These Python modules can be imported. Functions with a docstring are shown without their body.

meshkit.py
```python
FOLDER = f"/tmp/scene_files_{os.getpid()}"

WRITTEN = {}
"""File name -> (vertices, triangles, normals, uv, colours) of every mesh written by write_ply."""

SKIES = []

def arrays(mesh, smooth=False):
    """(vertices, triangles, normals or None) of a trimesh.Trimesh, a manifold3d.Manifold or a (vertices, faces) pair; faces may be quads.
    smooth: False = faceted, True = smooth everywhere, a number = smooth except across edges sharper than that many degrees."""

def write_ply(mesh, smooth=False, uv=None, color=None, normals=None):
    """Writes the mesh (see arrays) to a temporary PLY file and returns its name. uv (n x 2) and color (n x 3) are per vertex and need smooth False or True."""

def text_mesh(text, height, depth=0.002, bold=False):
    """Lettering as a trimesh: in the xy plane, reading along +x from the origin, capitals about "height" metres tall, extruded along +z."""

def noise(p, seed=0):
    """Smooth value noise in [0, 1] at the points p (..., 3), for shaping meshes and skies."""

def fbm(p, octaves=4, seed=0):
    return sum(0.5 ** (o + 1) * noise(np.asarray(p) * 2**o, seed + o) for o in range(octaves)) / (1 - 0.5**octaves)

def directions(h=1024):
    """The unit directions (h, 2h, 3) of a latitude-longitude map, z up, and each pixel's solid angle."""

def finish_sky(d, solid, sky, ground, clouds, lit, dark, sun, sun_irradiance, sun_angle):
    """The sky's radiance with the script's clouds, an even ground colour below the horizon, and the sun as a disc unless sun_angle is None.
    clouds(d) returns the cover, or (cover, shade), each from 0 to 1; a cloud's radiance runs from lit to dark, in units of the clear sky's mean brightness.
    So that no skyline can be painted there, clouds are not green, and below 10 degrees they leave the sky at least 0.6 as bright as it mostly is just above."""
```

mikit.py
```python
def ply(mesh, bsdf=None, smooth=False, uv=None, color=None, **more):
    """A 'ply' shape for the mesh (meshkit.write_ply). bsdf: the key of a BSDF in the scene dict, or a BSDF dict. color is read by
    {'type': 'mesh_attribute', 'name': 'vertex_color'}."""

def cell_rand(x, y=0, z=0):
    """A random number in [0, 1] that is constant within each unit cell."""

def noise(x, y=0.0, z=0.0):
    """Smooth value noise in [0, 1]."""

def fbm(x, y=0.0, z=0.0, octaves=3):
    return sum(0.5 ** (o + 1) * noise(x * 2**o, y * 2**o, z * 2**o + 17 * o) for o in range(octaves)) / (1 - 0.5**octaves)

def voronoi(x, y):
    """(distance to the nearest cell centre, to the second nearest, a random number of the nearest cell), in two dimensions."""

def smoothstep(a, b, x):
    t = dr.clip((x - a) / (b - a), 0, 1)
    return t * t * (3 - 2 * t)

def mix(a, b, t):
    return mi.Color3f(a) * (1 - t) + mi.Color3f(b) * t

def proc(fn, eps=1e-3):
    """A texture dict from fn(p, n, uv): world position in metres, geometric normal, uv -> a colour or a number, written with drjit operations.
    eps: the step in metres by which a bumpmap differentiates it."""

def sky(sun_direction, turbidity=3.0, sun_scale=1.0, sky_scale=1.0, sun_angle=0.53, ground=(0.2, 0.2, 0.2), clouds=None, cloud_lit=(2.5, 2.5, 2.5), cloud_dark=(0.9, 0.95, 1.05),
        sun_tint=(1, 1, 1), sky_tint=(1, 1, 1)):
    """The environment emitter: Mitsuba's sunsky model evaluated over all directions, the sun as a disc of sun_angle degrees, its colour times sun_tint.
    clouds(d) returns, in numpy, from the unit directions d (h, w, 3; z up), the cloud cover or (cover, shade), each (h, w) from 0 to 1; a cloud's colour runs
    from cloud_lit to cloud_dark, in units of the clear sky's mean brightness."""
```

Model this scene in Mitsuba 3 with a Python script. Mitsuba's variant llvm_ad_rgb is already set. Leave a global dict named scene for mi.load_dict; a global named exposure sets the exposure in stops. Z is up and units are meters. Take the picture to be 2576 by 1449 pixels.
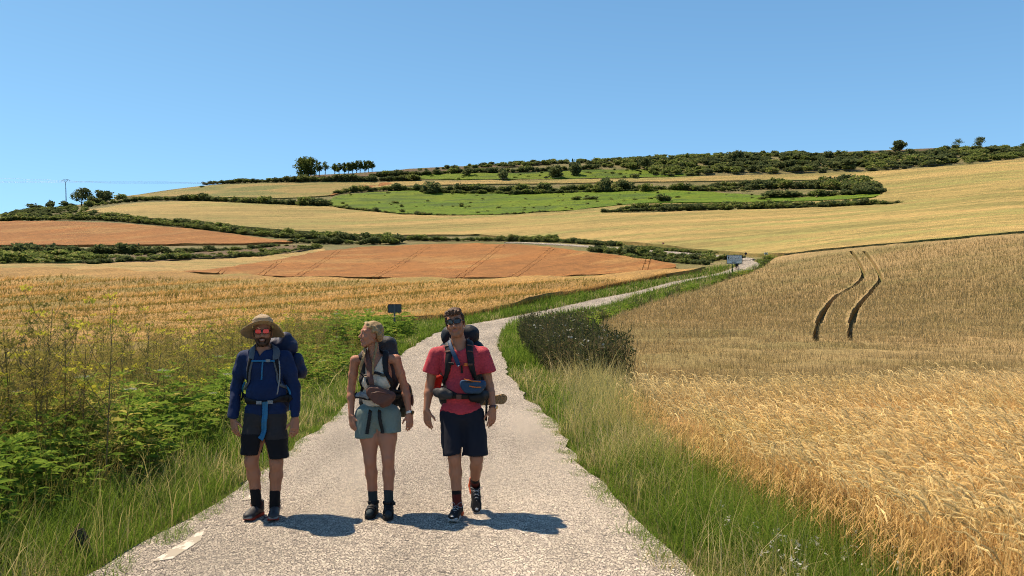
import math, random
import numpy as np, trimesh, shapely, manifold3d
import drjit as dr
import mitsuba as mi
import mikit, meshkit
from shapely.geometry import Polygon, LineString, MultiPolygon
from scipy.interpolate import PchipInterpolator, RegularGridInterpolator
from scipy.ndimage import gaussian_filter

scene, labels = {}, {}
T = mi.ScalarTransform4f

# ------------------------------------------------------------------ camera, sky, exposure
F, CX, CY, HORIZON, EYE = 1936.0, 1288.0, 724.5, 830.0, 1.62      # photograph read at 2576 x 1449
PITCH = math.atan((HORIZON - CY) / F)
CP, SP = math.cos(PITCH), math.sin(PITCH)
scene['camera'] = {'type': 'perspective', 'fov_axis': 'x', 'fov': math.degrees(2 * math.atan(CX / F)), 'near_clip': 0.1, 'far_clip': 5000.0,
                   'to_world': T().look_at(origin=[0, 0, EYE], target=[0, CP, EYE + SP], up=[0, 0, 1])}
SUN_AZ, SUN_EL = math.radians(150), math.radians(62)              # azimuth from +x (right) towards +y (away)
SUN = [math.cos(SUN_EL) * math.cos(SUN_AZ), math.cos(SUN_EL) * math.sin(SUN_AZ), math.sin(SUN_EL)]
scene['sky_light'] = mikit.sky(SUN, turbidity=2.0, sun_scale=1.25, sun_tint=(1.03, 1.0, 0.95), sky_tint=(0.88, 1.08, 1.04))
exposure = 2.15

rng = np.random.default_rng(7)


def tag(key, label=None, cat=None, group=None, kind=None):
    d = labels.setdefault(key, {})
    for k, v in (('label', label), ('category', cat), ('group', group), ('kind', kind)):
        if v:
            d[k] = v


_used = {}


def num(name):
    """name, name_001, name_002 ..."""
    k = _used.get(name, 0)
    _used[name] = k + 1
    return name if k == 0 else f'{name}_{k:03d}'


# ------------------------------------------------------------------ materials
ALBEDO = 0.82         # all the base colours below were chosen under a slightly weaker sun


def C(*v):
    return {'type': 'rgb', 'value': [ALBEDO * float(a) for a in v]}


def dim(fn):
    return lambda p, n, uv: fn(p, n, uv) * ALBEDO


def two(b):
    return {'type': 'twosided', 'bsdf': b}


def diffuse(key, fn, rough=0.9, spec=0.2, bump=None, scale=1.0, eps=1e-3, **kw):
    col = C(*fn) if isinstance(fn, (tuple, list)) else mikit.proc(dim(fn))
    b = {'type': 'principled', 'base_color': col, 'roughness': rough, 'specular': spec, **kw}
    if bump is not None:
        b = {'type': 'bumpmap', 'arbitrary': mikit.proc(bump, eps), 'scale': scale, 'bsdf': b}
    scene['mat_' + key] = two(b)
    return key


def leafy(key, fn, trans=0.9, rough=0.6):
    col = C(*fn) if isinstance(fn, (tuple, list)) else mikit.proc(dim(fn))
    scene['mat_' + key] = {'type': 'principledthin', 'base_color': col, 'roughness': rough, 'diff_trans': trans, 'spec_trans': 0.0, 'eta': 1.4}
    return key


noise, fbm, mix, sstep, vor = mikit.noise, mikit.fbm, mikit.mix, mikit.smoothstep, mikit.voronoi


# ------------------------------------------------------------------ terrain: knots of elevation over distance, per direction
def py_to_z(py, Y):
    yc = (CY - np.asarray(py, float)) / F
    return EYE + Y * (SP + yc * CP) / (CP - yc * SP)


KY = [0.0, 16.0, 22.0, 30.0, 45.0, 65.0, 90.0, 120.0, 170.0, 270.0, 400.0, 550.0, 700.0, 1000.0, 1800.0]
KX = [-2600, 0, 200, 400, 800, 1200, 1600, 2000, 2300, 2576, 5200]
KP = {  # rows of the picture at 30 45 65 90 120 170 270 400 550 700 1000
    -2600: [905, 870, 830, 780, 720, 680, 640, 585, 560, 570, 640],
    0:    [900, 856, 812, 755, 689, 657, 625, 560, 540, 552, 640],
    200:  [900, 856, 812, 755, 692, 657, 624, 556, 519, 521, 600],
    400:  [900, 856, 812, 756, 697, 658, 622, 557, 500, 480, 560],
    800:  [897, 848, 806, 754, 708, 664, 618, 560, 487, 441, 520],
    1200: [892, 842, 800, 750, 710, 668, 613, 547, 482, 414, 490],
    1600: [892, 842, 800, 748, 700, 640, 578, 526, 466, 400, 470],
    2000: [896, 842, 790, 730, 646, 605, 560, 506, 452, 385, 455],
    2300: [898, 842, 778, 700, 612, 578, 535, 480, 430, 373, 440],
    2576: [900, 842, 770, 680, 588, 555, 510, 455, 405, 368, 430],
    5200: [900, 842, 760, 660, 570, 530, 480, 425, 385, 360, 400]}
_yd = np.concatenate([[0.0], np.exp(np.linspace(math.log(4), math.log(1800), 420))])
_cols = []
for k in KX:
    z = [0, 0, 0.16] + [float(py_to_z(p, y)) for p, y in zip(KP[k], KY[3:14])]
    z.append(z[-1] - 40)
    _cols.append(PchipInterpolator(KY, z)(_yd))
_wd = (np.linspace(-2600, 5200, 520) - CX) / F
_tab = PchipInterpolator((np.array(KX) - CX) / F, np.array(_cols), axis=0)(_wd)
_tab = gaussian_filter(_tab, (6, 2), mode='nearest')
_tab[:, _yd < 16] = 0
_rgi = RegularGridInterpolator((_wd, _yd), _tab, bounds_error=False, fill_value=None)


def ter(x, y):
    x, y = np.broadcast_arrays(np.asarray(x, float), np.asarray(y, float))
    yy = np.clip(y, 0.5, 1800)
    w = np.clip(x / yy, _wd[0], _wd[-1])
    return np.where(y < 14, 0.0, _rgi(np.stack([w, yy], -1)))


def ray(px, py):
    xc, yc = (np.asarray(px, float) - CX) / F, (CY - np.asarray(py, float)) / F
    Y = CP - yc * SP
    return xc / Y, (SP + yc * CP) / Y      # dx/dY, dz/dY


_ys = np.exp(np.linspace(math.log(3.0), math.log(1000), 3000))


def ground(px, py, lift=0.0):
    """Where the sight line through a pixel of the photograph meets the ground raised by lift: (n, 3)."""
    out = []
    for a, b in zip(np.atleast_1d(px), np.atleast_1d(py)):
        dx, dz = ray(a, b)
        gap = EYE + dz * _ys - ter(dx * _ys, _ys) - lift
        hit = np.nonzero(gap < 0)[0]
        if len(hit) and hit[0] > 0:
            i = hit[0]
            t = gap[i - 1] / (gap[i - 1] - gap[i])
            Y = _ys[i - 1] + t * (_ys[i] - _ys[i - 1])
        else:
            m = (_ys > 200) & (_ys < 750)
            Y = _ys[m][np.argmin(gap[m] / _ys[m])]
        out.append((dx * Y, Y, tz(dx * Y, Y)))
    return np.array(out)


def gpoly(pts, lift=0.0):
    p = np.array(pts, float)
    return ground(p[:, 0], p[:, 1], lift)[:, :2]


def at(px, py, Y):
    dx, dz = ray(px, py)
    return np.array([dx * Y, Y, EYE + dz * Y])


def PLY(mesh, bsdf, smooth=False, **kw):
    return mikit.ply(mesh, 'mat_' + bsdf, smooth, **kw)


def tz(x, y):
    return ter(x, y).item()


def put(key, mesh, bsdf, smooth=False, uv=None, color=None, **more):
    scene[key] = PLY(mesh, bsdf, smooth, uv=uv, color=color, **more)
    return key


def densify(line, step):
    """Points along a polyline every step metres."""
    p = np.asarray(line, float)
    d = np.r_[0, np.cumsum(np.linalg.norm(np.diff(p, axis=0), axis=1))]
    n = max(2, int(d[-1] / step) + 1)
    s = np.linspace(0, d[-1], n)
    return np.stack([np.interp(s, d, p[:, k]) for k in range(p.shape[1])], 1)


def spline(pts, n=12):
    """A smooth line through the points (Catmull-Rom by chord length)."""
    p = np.asarray(pts, float)
    t = np.r_[0, np.cumsum(np.sqrt(np.linalg.norm(np.diff(p, axis=0), axis=1)) + 1e-9)]
    return PchipInterpolator(t, p)(np.linspace(0, t[-1], n * (len(p) - 1) + 1))


def sheet(poly, height, dw=0.006, ds=0.025, rough=0.0, freq=0.5, seed=0, skirt=True, under=0.4):
    """A field, road or bank: the polygon (x, y) laid on the ground at a height (number or function of x, y), with sides down to the ground."""
    hf = height if callable(height) else (lambda x, y: np.full(np.shape(x), float(height)))

    def lift(x, y):
        z = ter(x, y) + hf(x, y)
        if rough:
            z = z + rough * (meshkit.fbm(np.stack([x * freq, y * freq, 0 * x], -1), 3, seed) - 0.5)
        return z

    polys = [g for g in (poly.geoms if hasattr(poly, 'geoms') else [poly]) if g.geom_type == 'Polygon' and g.area > 0.05]
    V, Fc, n0 = [], [], 0
    for g in polys:
        def warp(r):
            r = np.asarray(r)[:, :2]
            r = densify(r, max(0.4, 0.012 * np.median(np.maximum(r[:, 1], 3))))
            y = np.maximum(r[:, 1], 2.5)
            return np.stack([r[:, 0] / y, np.log(y)], 1)
        q = Polygon(warp(g.exterior.coords), [warp(i.coords) for i in g.interiors]).buffer(0)
        for q in (q.geoms if hasattr(q, 'geoms') else [q]):
            x0, y0, x1, y1 = q.bounds
            nx, ny = max(1, int((x1 - x0) / dw)), max(1, int((y1 - y0) / ds))
            gx, gy = np.linspace(x0, x1, nx + 1), np.linspace(y0, y1, ny + 1)
            ix, iy = np.meshgrid(np.arange(nx), np.arange(ny), indexing='ij')
            ix, iy = ix.ravel(), iy.ravel()
            boxes = shapely.box(gx[ix], gy[iy], gx[ix + 1], gy[iy + 1])
            shapely.prepare(q)
            full = shapely.contains(q, boxes)
            part = shapely.intersects(q, boxes) & ~full
            ii, jj = np.meshgrid(np.arange(nx + 1), np.arange(ny + 1), indexing='ij')
            vv = np.stack([gx[ii].ravel(), gy[jj].ravel()], 1)
            a = ix[full] * (ny + 1) + iy[full]
            ff = np.vstack([np.stack([a, a + ny + 1, a + ny + 2], 1), np.stack([a, a + ny + 2, a + 1], 1)])
            use, inv = np.unique(ff, return_inverse=True)
            if len(use):
                V.append(vv[use])
                Fc.append(inv.reshape(-1, 3) + n0)
                n0 += len(use)
            cut = shapely.intersection(boxes[part], q)
            tri = shapely.get_parts(shapely.constrained_delaunay_triangles(cut))
            if len(tri):
                c = shapely.get_coordinates(tri).reshape(-1, 4, 2)[:, :3]
                e1, e2 = c[:, 1] - c[:, 0], c[:, 2] - c[:, 0]
                cr = e1[:, 0] * e2[:, 1] - e1[:, 1] * e2[:, 0]
                c = np.where((cr < 0)[:, None, None], c[:, ::-1], c)
                V.append(c.reshape(-1, 2))
                Fc.append(np.arange(len(c) * 3).reshape(-1, 3) + n0)
                n0 += len(c) * 3
    P = np.vstack(V)
    y = np.exp(P[:, 1])
    x = P[:, 0] * y
    V3 = [np.stack([x, y, lift(x, y)], 1)]
    F3 = [np.vstack(Fc)]
    n0 = len(x)
    if skirt:
        for g in polys:
            for r in [g.exterior, *g.interiors]:
                c = np.asarray(r.coords)[:, :2]
                c = densify(c, max(0.3, 0.006 * np.median(np.maximum(c[:, 1], 3))))
                top = np.c_[c, lift(c[:, 0], c[:, 1])]
                bot = np.c_[c, ter(c[:, 0], c[:, 1]) - under]
                n = len(c)
                i = np.arange(n - 1)
                V3 += [top, bot]
                F3.append(np.vstack([np.stack([i, i + n, i + n + 1], 1), np.stack([i, i + n + 1, i + 1], 1)]) + n0)
                n0 += 2 * n
    v, f = np.vstack(V3), np.vstack(F3)
    _, first, inv = np.unique(np.round(v, 4), axis=0, return_index=True, return_inverse=True)
    return v[first], inv.ravel()[f]
# ------------------------------------------------------------------ the land: base ground, road, fields
def tone(a, b, c=None, f1=0.05, f2=1.0, fine=12.0, stretch=1.0, ang=0.0, k=1.0):
    """A colour function: wide patches from a to b, streaks along a direction, fine grain."""
    ca, sa = math.cos(ang), math.sin(ang)

    def fn(p, n, uv):
        u, v = p.x * ca + p.y * sa, (p.y * ca - p.x * sa) * stretch
        big = fbm(u * f1, v * f1, 3.0, 3)
        mid = fbm(u * f2 * 0.35, v * f2, 7.0, 3)
        col = mix(a, b, sstep(0.3, 0.7, big * 0.55 + mid * 0.45))
        if c is not None:
            col = mix(col, c, sstep(0.52, 0.72, fbm(u * f1 * 1.7 + 40, v * f1 * 2.3, 11.0, 3)) * 0.8)
        g = noise(p.x * fine, p.y * fine, p.z * fine) * 0.6 + noise(p.x * fine * 0.37, p.y * fine * 0.37, 5.0) * 0.4
        return col * (1 - 0.45 * k + 0.9 * k * g)
    return fn


diffuse('soil', tone((0.135, 0.115, 0.045), (0.090, 0.092, 0.028), (0.17, 0.135, 0.065), f1=0.12, f2=1.0))
gx = np.r_[-np.cumsum(0.6 * 1.03 ** np.arange(150))[::-1], 0, np.cumsum(0.6 * 1.03 ** np.arange(150))]
gy = np.r_[-np.cumsum(0.5 * 1.05 ** np.arange(60))[::-1], 0, np.cumsum(0.5 * 1.0225 ** np.arange(200))]
X, Y = np.meshgrid(gx, gy, indexing='ij')
Z = ter(X, Y) - 0.06 - 0.0006 * np.maximum(Y, 0)
i, j = np.meshgrid(np.arange(len(gx) - 1), np.arange(len(gy) - 1), indexing='ij')
a = (i * len(gy) + j).ravel()
put('ground', (np.stack([X.ravel(), Y.ravel(), Z.ravel()], 1), np.vstack([np.stack([a, a + len(gy), a + len(gy) + 1], 1), np.stack([a, a + len(gy) + 1, a + 1], 1)])), 'soil', True)
tag('ground', 'green and brown ground of the valley and the hillside', 'ground', kind='structure')

# the road: read along both edges, from behind the camera to the hairpin
left = [(250, 1449), (574, 1250), (720, 1137), (870, 1020), (940, 955), (1011, 890), (1086, 843), (1176, 817), (1214, 810), (1308, 793), (1407, 773), (1526, 747), (1586, 736),
        (1699, 708), (1811, 686), (1851, 671), (1866, 658)]
right = [(1740, 1449), (1480, 1180), (1393, 1070), (1330, 1005), (1303, 978), (1268, 910), (1255, 864), (1262, 835), (1296, 815), (1393, 795), (1526, 768), (1586, 749), (1655, 728), (1774, 698),
         (1848, 686), (1893, 679), (1911, 667), (1897, 657), (1880, 651)]
L, R = gpoly(left), gpoly(right)
# before its bend the road keeps a steady width, also where its far edge is foreshortened
L = spline(np.vstack([[[-2.6, -30], [-2.7, -5], [-2.72, 2]], L]), 6)
R = spline(np.vstack([[[1.75, -30], [1.6, -5], [1.35, 2]], R]), 6)
ROAD = Polygon(np.vstack([L, R[::-1]])).buffer(0)
ROAD = max(getattr(ROAD, 'geoms', [ROAD]), key=lambda g: g.area)
# the edge is frayed
ex = densify(np.asarray(ROAD.exterior.coords), 0.12)
fr = meshkit.fbm(np.stack([ex[:, 0] * 1.3, ex[:, 1] * 1.3, 0 * ex[:, 0]], -1), 4, 5) - 0.5
nrm = np.stack([np.gradient(ex[:, 1]), -np.gradient(ex[:, 0])], 1)
nrm /= np.linalg.norm(nrm, axis=1, keepdims=True) + 1e-9
ROAD = Polygon(ex + nrm * (fr * 0.40)[:, None]).buffer(0)
ROAD = max(getattr(ROAD, 'geoms', [ROAD]), key=lambda g: g.area)


def road_color(p, n, uv):
    d1, d2, r = vor(p.x * 40, p.y * 40)
    stone = mix((0.23, 0.200, 0.162), (0.60, 0.530, 0.435), r)
    col = mix((0.06, 0.05, 0.045), stone, sstep(0.03, 0.30, d2 - d1))
    wear = fbm(p.x * 0.9, p.y * 0.35, 2.0, 4)
    col = col * (0.72 + 0.52 * wear)
    lane = dr.exp(-dr.square((p.x + 0.75 + 0.0 * p.y - 1.0) / 0.45)) + dr.exp(-dr.square((p.x + 0.75 + 1.1) / 0.45))
    col = col * (1 + 0.08 * lane * sstep(60.0, 30.0, p.y) - 0.03)
    tar = sstep(0.60, 0.72, fbm(p.x * 2.6 + 9, p.y * 0.7, 4.0, 4)) * 0.12
    col = col * (1 - tar)
    e1, e2, _ = vor(p.x * 0.55 + 0.6 * noise(p.x * 2, p.y * 2), p.y * 0.4 + 0.6 * noise(p.x * 2, p.y * 2, 5))
    crack = (1 - sstep(0.004, 0.03, e2 - e1)) * sstep(0.40, 0.58, noise(p.x * 0.35, p.y * 0.35, 8))
    return col * (1 - 0.5 * crack)


def road_bump(p, n, uv):
    d1, d2, r = vor(p.x * 40, p.y * 40)
    return sstep(0.0, 0.35, d2 - d1) * (0.4 + 0.6 * r)


diffuse('road_chips', road_color, 0.85, 0.3, bump=road_bump, scale=0.004, eps=1.5e-3)
put('road', sheet(ROAD, 0.0, dw=0.02, ds=0.03, skirt=True, under=0.2), 'road_chips')
tag('road', 'pale chip-sealed country road winding up to a bend', 'road', kind='structure')
# the upper road that climbs back left behind the orange field
up = spline(ground(*np.array([(1885, 655), (1850, 649), (1789, 644), (1700, 636), (1600, 629), (1513, 622), (1457, 618), (1380, 613.5), (1303, 610), (1270, 610)]).T)[:, :2], 8)
put('road_001', sheet(LineString(up).buffer(1.1, cap_style='flat'), 0.05, dw=0.01, ds=0.02), 'road_chips')
tag('road_001', 'upper stretch of the road, a thin white line climbing behind the orange field', 'road', kind='structure')
# remains of the painted edge line
diffuse('old_paint', lambda p, n, uv: mix((0.34, 0.30, 0.24), (0.58, 0.53, 0.45), sstep(0.44, 0.66, fbm(p.x * 26, p.y * 16, 0, 4))), 0.7)
for x, y, l in ((-2.52, 7.55, 0.7), (-2.46, 5.85, 1.1)):
    k = num('road__edge_line')
    c = np.array([(-0.06, -l / 2), (0.055, -l / 2 + 0.1), (0.07, l / 2 - 0.06), (-0.05, l / 2)]) + (x, y)
    g = Polygon(c).intersection(ROAD.buffer(-0.03))
    put(k, sheet(g, 0.005, dw=0.01, ds=0.02, skirt=False), 'old_paint')

# -- fields
def lines(pairs, width, lift):
    """Wheel tracks: gaps of this width along the pixel lines."""
    return shapely.union_all([LineString(spline(gpoly(q, lift), 8)).buffer(width / 2) for q in pairs])


# 1 barley on the left
top1 = [(1779, 669), (1700, 672), (1550, 684), (1400, 692), (1200, 696), (1000, 697), (800, 695), (600, 688), (400, 680), (200, 672), (0, 669), (-300, 667)]
edge1 = gpoly([(1214, 792), (1296, 777), (1397, 751), (1526, 723), (1675, 695)])
TOP1 = gpoly(top1, 0.8)
near1 = np.array([(-40, 9), (-12, 9), (-9.0, 11), (-8.6, 16), (-8.6, 24), (-8.8, 34), (-8.9, 43), (-8.3, 53)])
FIELD1 = Polygon(np.vstack([near1, edge1, TOP1])).buffer(0)
# 2 orange wheat behind it
b2 = TOP1[1:9] * 1.012
t2 = gpoly([(520, 678), (600, 668), (700, 652), (800, 632), (900, 622), (1050, 615), (1200, 612), (1300, 614), (1380, 620), (1480, 634), (1560, 643), (1640, 653), (1700, 664)], 0.6)
FIELD2 = Polygon(np.vstack([b2[::-1], t2[::-1]])).buffer(0)
pairs = []
for a, b in (((470, 740), (560, 676)), ((560, 740), (700, 655)), ((655, 740), (850, 628)), ((870, 735), (1075, 616)), ((1090, 735), (1260, 613)), ((1225, 735), (1393, 618)), ((1580, 735), (1625, 652))):
    m = ((a[0] + b[0]) / 2 + 6, (a[1] + b[1]) / 2)
    for s in (0, 15):
        pairs.append([(a[0] + s * 1.25, a[1]), (m[0] + s, m[1]), (b[0] + s * 0.75, b[1])])
pairs += [[(1240, 622), (1330, 626), (1440, 640), (1560, 655), (1650, 664)], [(1260, 619), (1340, 622), (1450, 635), (1570, 650), (1655, 660)]]
FIELD2 = FIELD2.difference(lines(pairs, 0.10, 0.6))
# 3 the other orange field, far left
FIELD3 = Polygon(gpoly([(-250, 562), (0, 557), (130, 556), (300, 562), (480, 575), (600, 590), (700, 603), (738, 608), (650, 612), (500, 613), (250, 616), (0, 617), (-250, 618)], 0.5)).buffer(0)
# 4 pale barley across the whole slope
up4 = [(215, 529), (330, 511), (480, 506), (640, 513), (820, 519), (900, 529), (1000, 539), (1150, 543), (1300, 539), (1450, 529), (1560, 517), (1640, 512.5), (1800, 511), (2000, 508), (2200, 498), (2222, 487), (2216, 470),
       (2180, 457), (2100, 451), (1900, 453), (1700, 456), (1500, 459), (1200, 463), (1000, 467), (955, 471), (880, 476), (850, 482), (835, 470), (900, 462), (1000, 457), (1200, 453), (1400, 451), (1600, 449), (1800, 442), (2000, 438), (2150, 433), (2300, 425),
       (2450, 413), (2576, 399), (3000, 370)]
lo4 = [(3000, 545), (2576, 583), (2400, 600), (2250, 611), (2100, 624), (1960, 640), (1900, 637), (1800, 629), (1700, 621), (1600, 611), (1400, 599), (1200, 589), (1000, 591), (900, 589), (700, 577), (500, 559), (300, 544)]
FIELD4 = Polygon(gpoly(up4 + lo4, 0.5)).buffer(0)
low_bank = Polygon(gpoly([(1505, 537), (1560, 527), (1640, 517), (1800, 514), (2000, 516), (2200, 507), (2282, 511), (2240, 517), (2000, 527), (1800, 532), (1600, 539)])).buffer(0)
FIELD4 = FIELD4.difference(low_bank)
# 5 yellow-green field, top left, and its orange end
FIELD5 = Polygon(gpoly([(290, 497), (400, 485), (510, 467), (600, 462.5), (760, 460), (945, 459), (930, 463), (870, 473), (826, 492), (700, 499), (500, 495), (380, 496)], 0.4)).buffer(0)
FIELD6 = Polygon(gpoly([(947, 459.5), (990, 459), (985, 463), (955, 470), (880, 477), (832, 492), (828, 490), (872, 474), (932, 464)], 0.4)).buffer(0)
# 7 brown-green wheat on the right
l7 = gpoly([(1534, 958), (1522, 900), (1512, 850), (1514, 834), (1566, 808), (1636, 780), (1700, 757), (1778, 736), (1819, 719), (1882, 699), (1926, 678), (1953, 655)])
t7 = gpoly([(1962, 643), (2100, 627), (2250, 613), (2400, 602), (2576, 586), (3000, 548)], 0.6)
FIELD7 = Polygon(np.vstack([[(2.75, 18.6)], l7, t7, [(70, 55), (45, 22), (20, 18), (10.5, 16.6), (7, 14.9), (4, 13.7), (2.7, 13.4)]])).buffer(0)
tram = [[(2055, 850), (2052, 835), (2072, 785), (2105, 745), (2155, 715), (2172, 690), (2160, 660), (2140, 632)], [(2180, 862), (2146, 848), (2142, 815), (2158, 772), (2195, 730), (2215, 700), (2200, 668), (2172, 632)]]
TRAM7 = shapely.union_all([LineString(q).buffer(0.14).union(LineString(q[q[:, 1] > 48]).buffer(0.24)) for q in (spline(gpoly(t, 0.5), 8) for t in tram)])
FIELD7 = FIELD7.difference(TRAM7)
# 8 ripe barley beside the road
FIELD8 = Polygon([(2.0, 1.0), (2.25, 3.5), (2.28, 5.2), (2.12, 7.5), (1.92, 9.6), (1.72, 12.2), (4, 12.9), (7, 14.2), (10.5, 15.9), (20, 17.0), (30, 16.5), (25, 4), (12, 0.5)])
# meadows
MEADOW = Polygon(gpoly([(822, 505), (850, 492), (880, 488), (1000, 480), (1200, 478), (1500, 474), (1700, 478), (1900, 490), (2000, 496), (2100, 494), (2210, 484), (2216, 492), (2195, 497), (2000, 507), (1800, 510), (1640, 511.5), (1560, 516), (1450, 528), (1300, 538),
                        (1150, 542), (1000, 538), (900, 528), (820, 517)])).buffer(0)
MEADOW2 = Polygon(gpoly([(1020, 450), (1060, 441), (1150, 437), (1300, 436), (1500, 428), (1640, 427), (1720, 436), (1760, 442), (1600, 448), (1400, 450), (1200, 452)])).buffer(0)
FALLOW = Polygon(gpoly([(205, 661), (330, 645), (500, 634), (740, 618), (800, 622), (700, 642), (500, 652), (300, 664)])).buffer(0)
BRUSHY = Polygon(gpoly([(-300, 645), (0, 642), (200, 642), (330, 645), (230, 660), (0, 667), (-300, 668)])).buffer(0)
SKYFIELD = Polygon(gpoly([(700, 447), (940, 434), (1050, 424), (1200, 417.5), (1320, 410), (1420, 406), (1430, 409), (1300, 420), (1100, 432), (940, 443), (760, 450)])).buffer(0)
SKYFIELD2 = Polygon(gpoly([(1900, 391), (2100, 385), (2260, 378), (2420, 371), (2500, 371), (2470, 376), (2300, 384), (2050, 396)])).buffer(0)

ROWS = math.atan2(*(ground(900, 730) - ground(0, 800))[0, [1, 0]])
barley_left = tone((0.33, 0.195, 0.060), (0.23, 0.14, 0.046), (0.19, 0.15, 0.045), f1=0.05, f2=0.55, fine=9, stretch=2.0, ang=ROWS)
wheat_orange = tone((0.245, 0.103, 0.026), (0.185, 0.082, 0.022), (0.25, 0.135, 0.042), f1=0.03, f2=0.30, fine=2.4, stretch=2.2, ang=0.95, k=0.9)
pale = tone((0.31, 0.215, 0.075), (0.165, 0.140, 0.042), (0.20, 0.185, 0.055), f1=0.010, f2=0.075, fine=1.6, stretch=4.5, ang=0.10, k=0.7)
wheat_right = tone((0.260, 0.178, 0.078), (0.185, 0.140, 0.054), (0.140, 0.118, 0.040), f1=0.035, f2=0.25, fine=9, stretch=2.2, ang=0.25, k=0.8)
diffuse('barley_left', barley_left)
diffuse('wheat_orange', wheat_orange)
diffuse('barley_pale', pale)
diffuse('wheat_brown', wheat_right)
diffuse('yellow_green', tone((0.16, 0.145, 0.040), (0.22, 0.16, 0.052), (0.105, 0.12, 0.032), f1=0.012, f2=0.06, fine=1.6, stretch=2.5, k=0.4))
diffuse('meadow_grass', tone((0.066, 0.118, 0.002), (0.100, 0.138, 0.004), (0.042, 0.074, 0.008), f1=0.03, f2=0.2, fine=1.6, stretch=1.6, k=0.8))
diffuse('fallow_dry', tone((0.115, 0.072, 0.038), (0.085, 0.060, 0.030), (0.075, 0.072, 0.028), f1=0.06, f2=0.4, fine=2.5, k=0.8))
diffuse('bank_grass', tone((0.085, 0.110, 0.026), (0.120, 0.118, 0.036), (0.055, 0.072, 0.020), f1=0.06, f2=0.4, fine=2.0, k=1.0))
diffuse('straw_margin', tone((0.34, 0.215, 0.080), (0.24, 0.175, 0.060), (0.16, 0.145, 0.045), f1=0.05, f2=0.4, fine=3, stretch=3, k=0.9))
diffuse('barley_floor', tone((0.34, 0.20, 0.075), (0.20, 0.115, 0.042), f1=0.6, f2=3, fine=30))


def field(name, poly, h, mat, label, rough=0.25, freq=0.25, dw=0.005, ds=0.02, seed=0):
    put(name, sheet(poly, h, dw, ds, rough, freq, seed), mat)
    tag(name, label, 'field', kind='structure')


def ridges(x, y):
    v = y * math.cos(ROWS) - x * math.sin(ROWS)
    return 0.62 + 0.20 * np.sin(v * 0.55 + 1.2 * np.sin(0.05 * x)) * np.clip((y - 12) / 20, 0, 1)


def H7(x, y):
    return np.interp(y, [13, 24, 60], [0.22, 0.30, 0.55])


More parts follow.
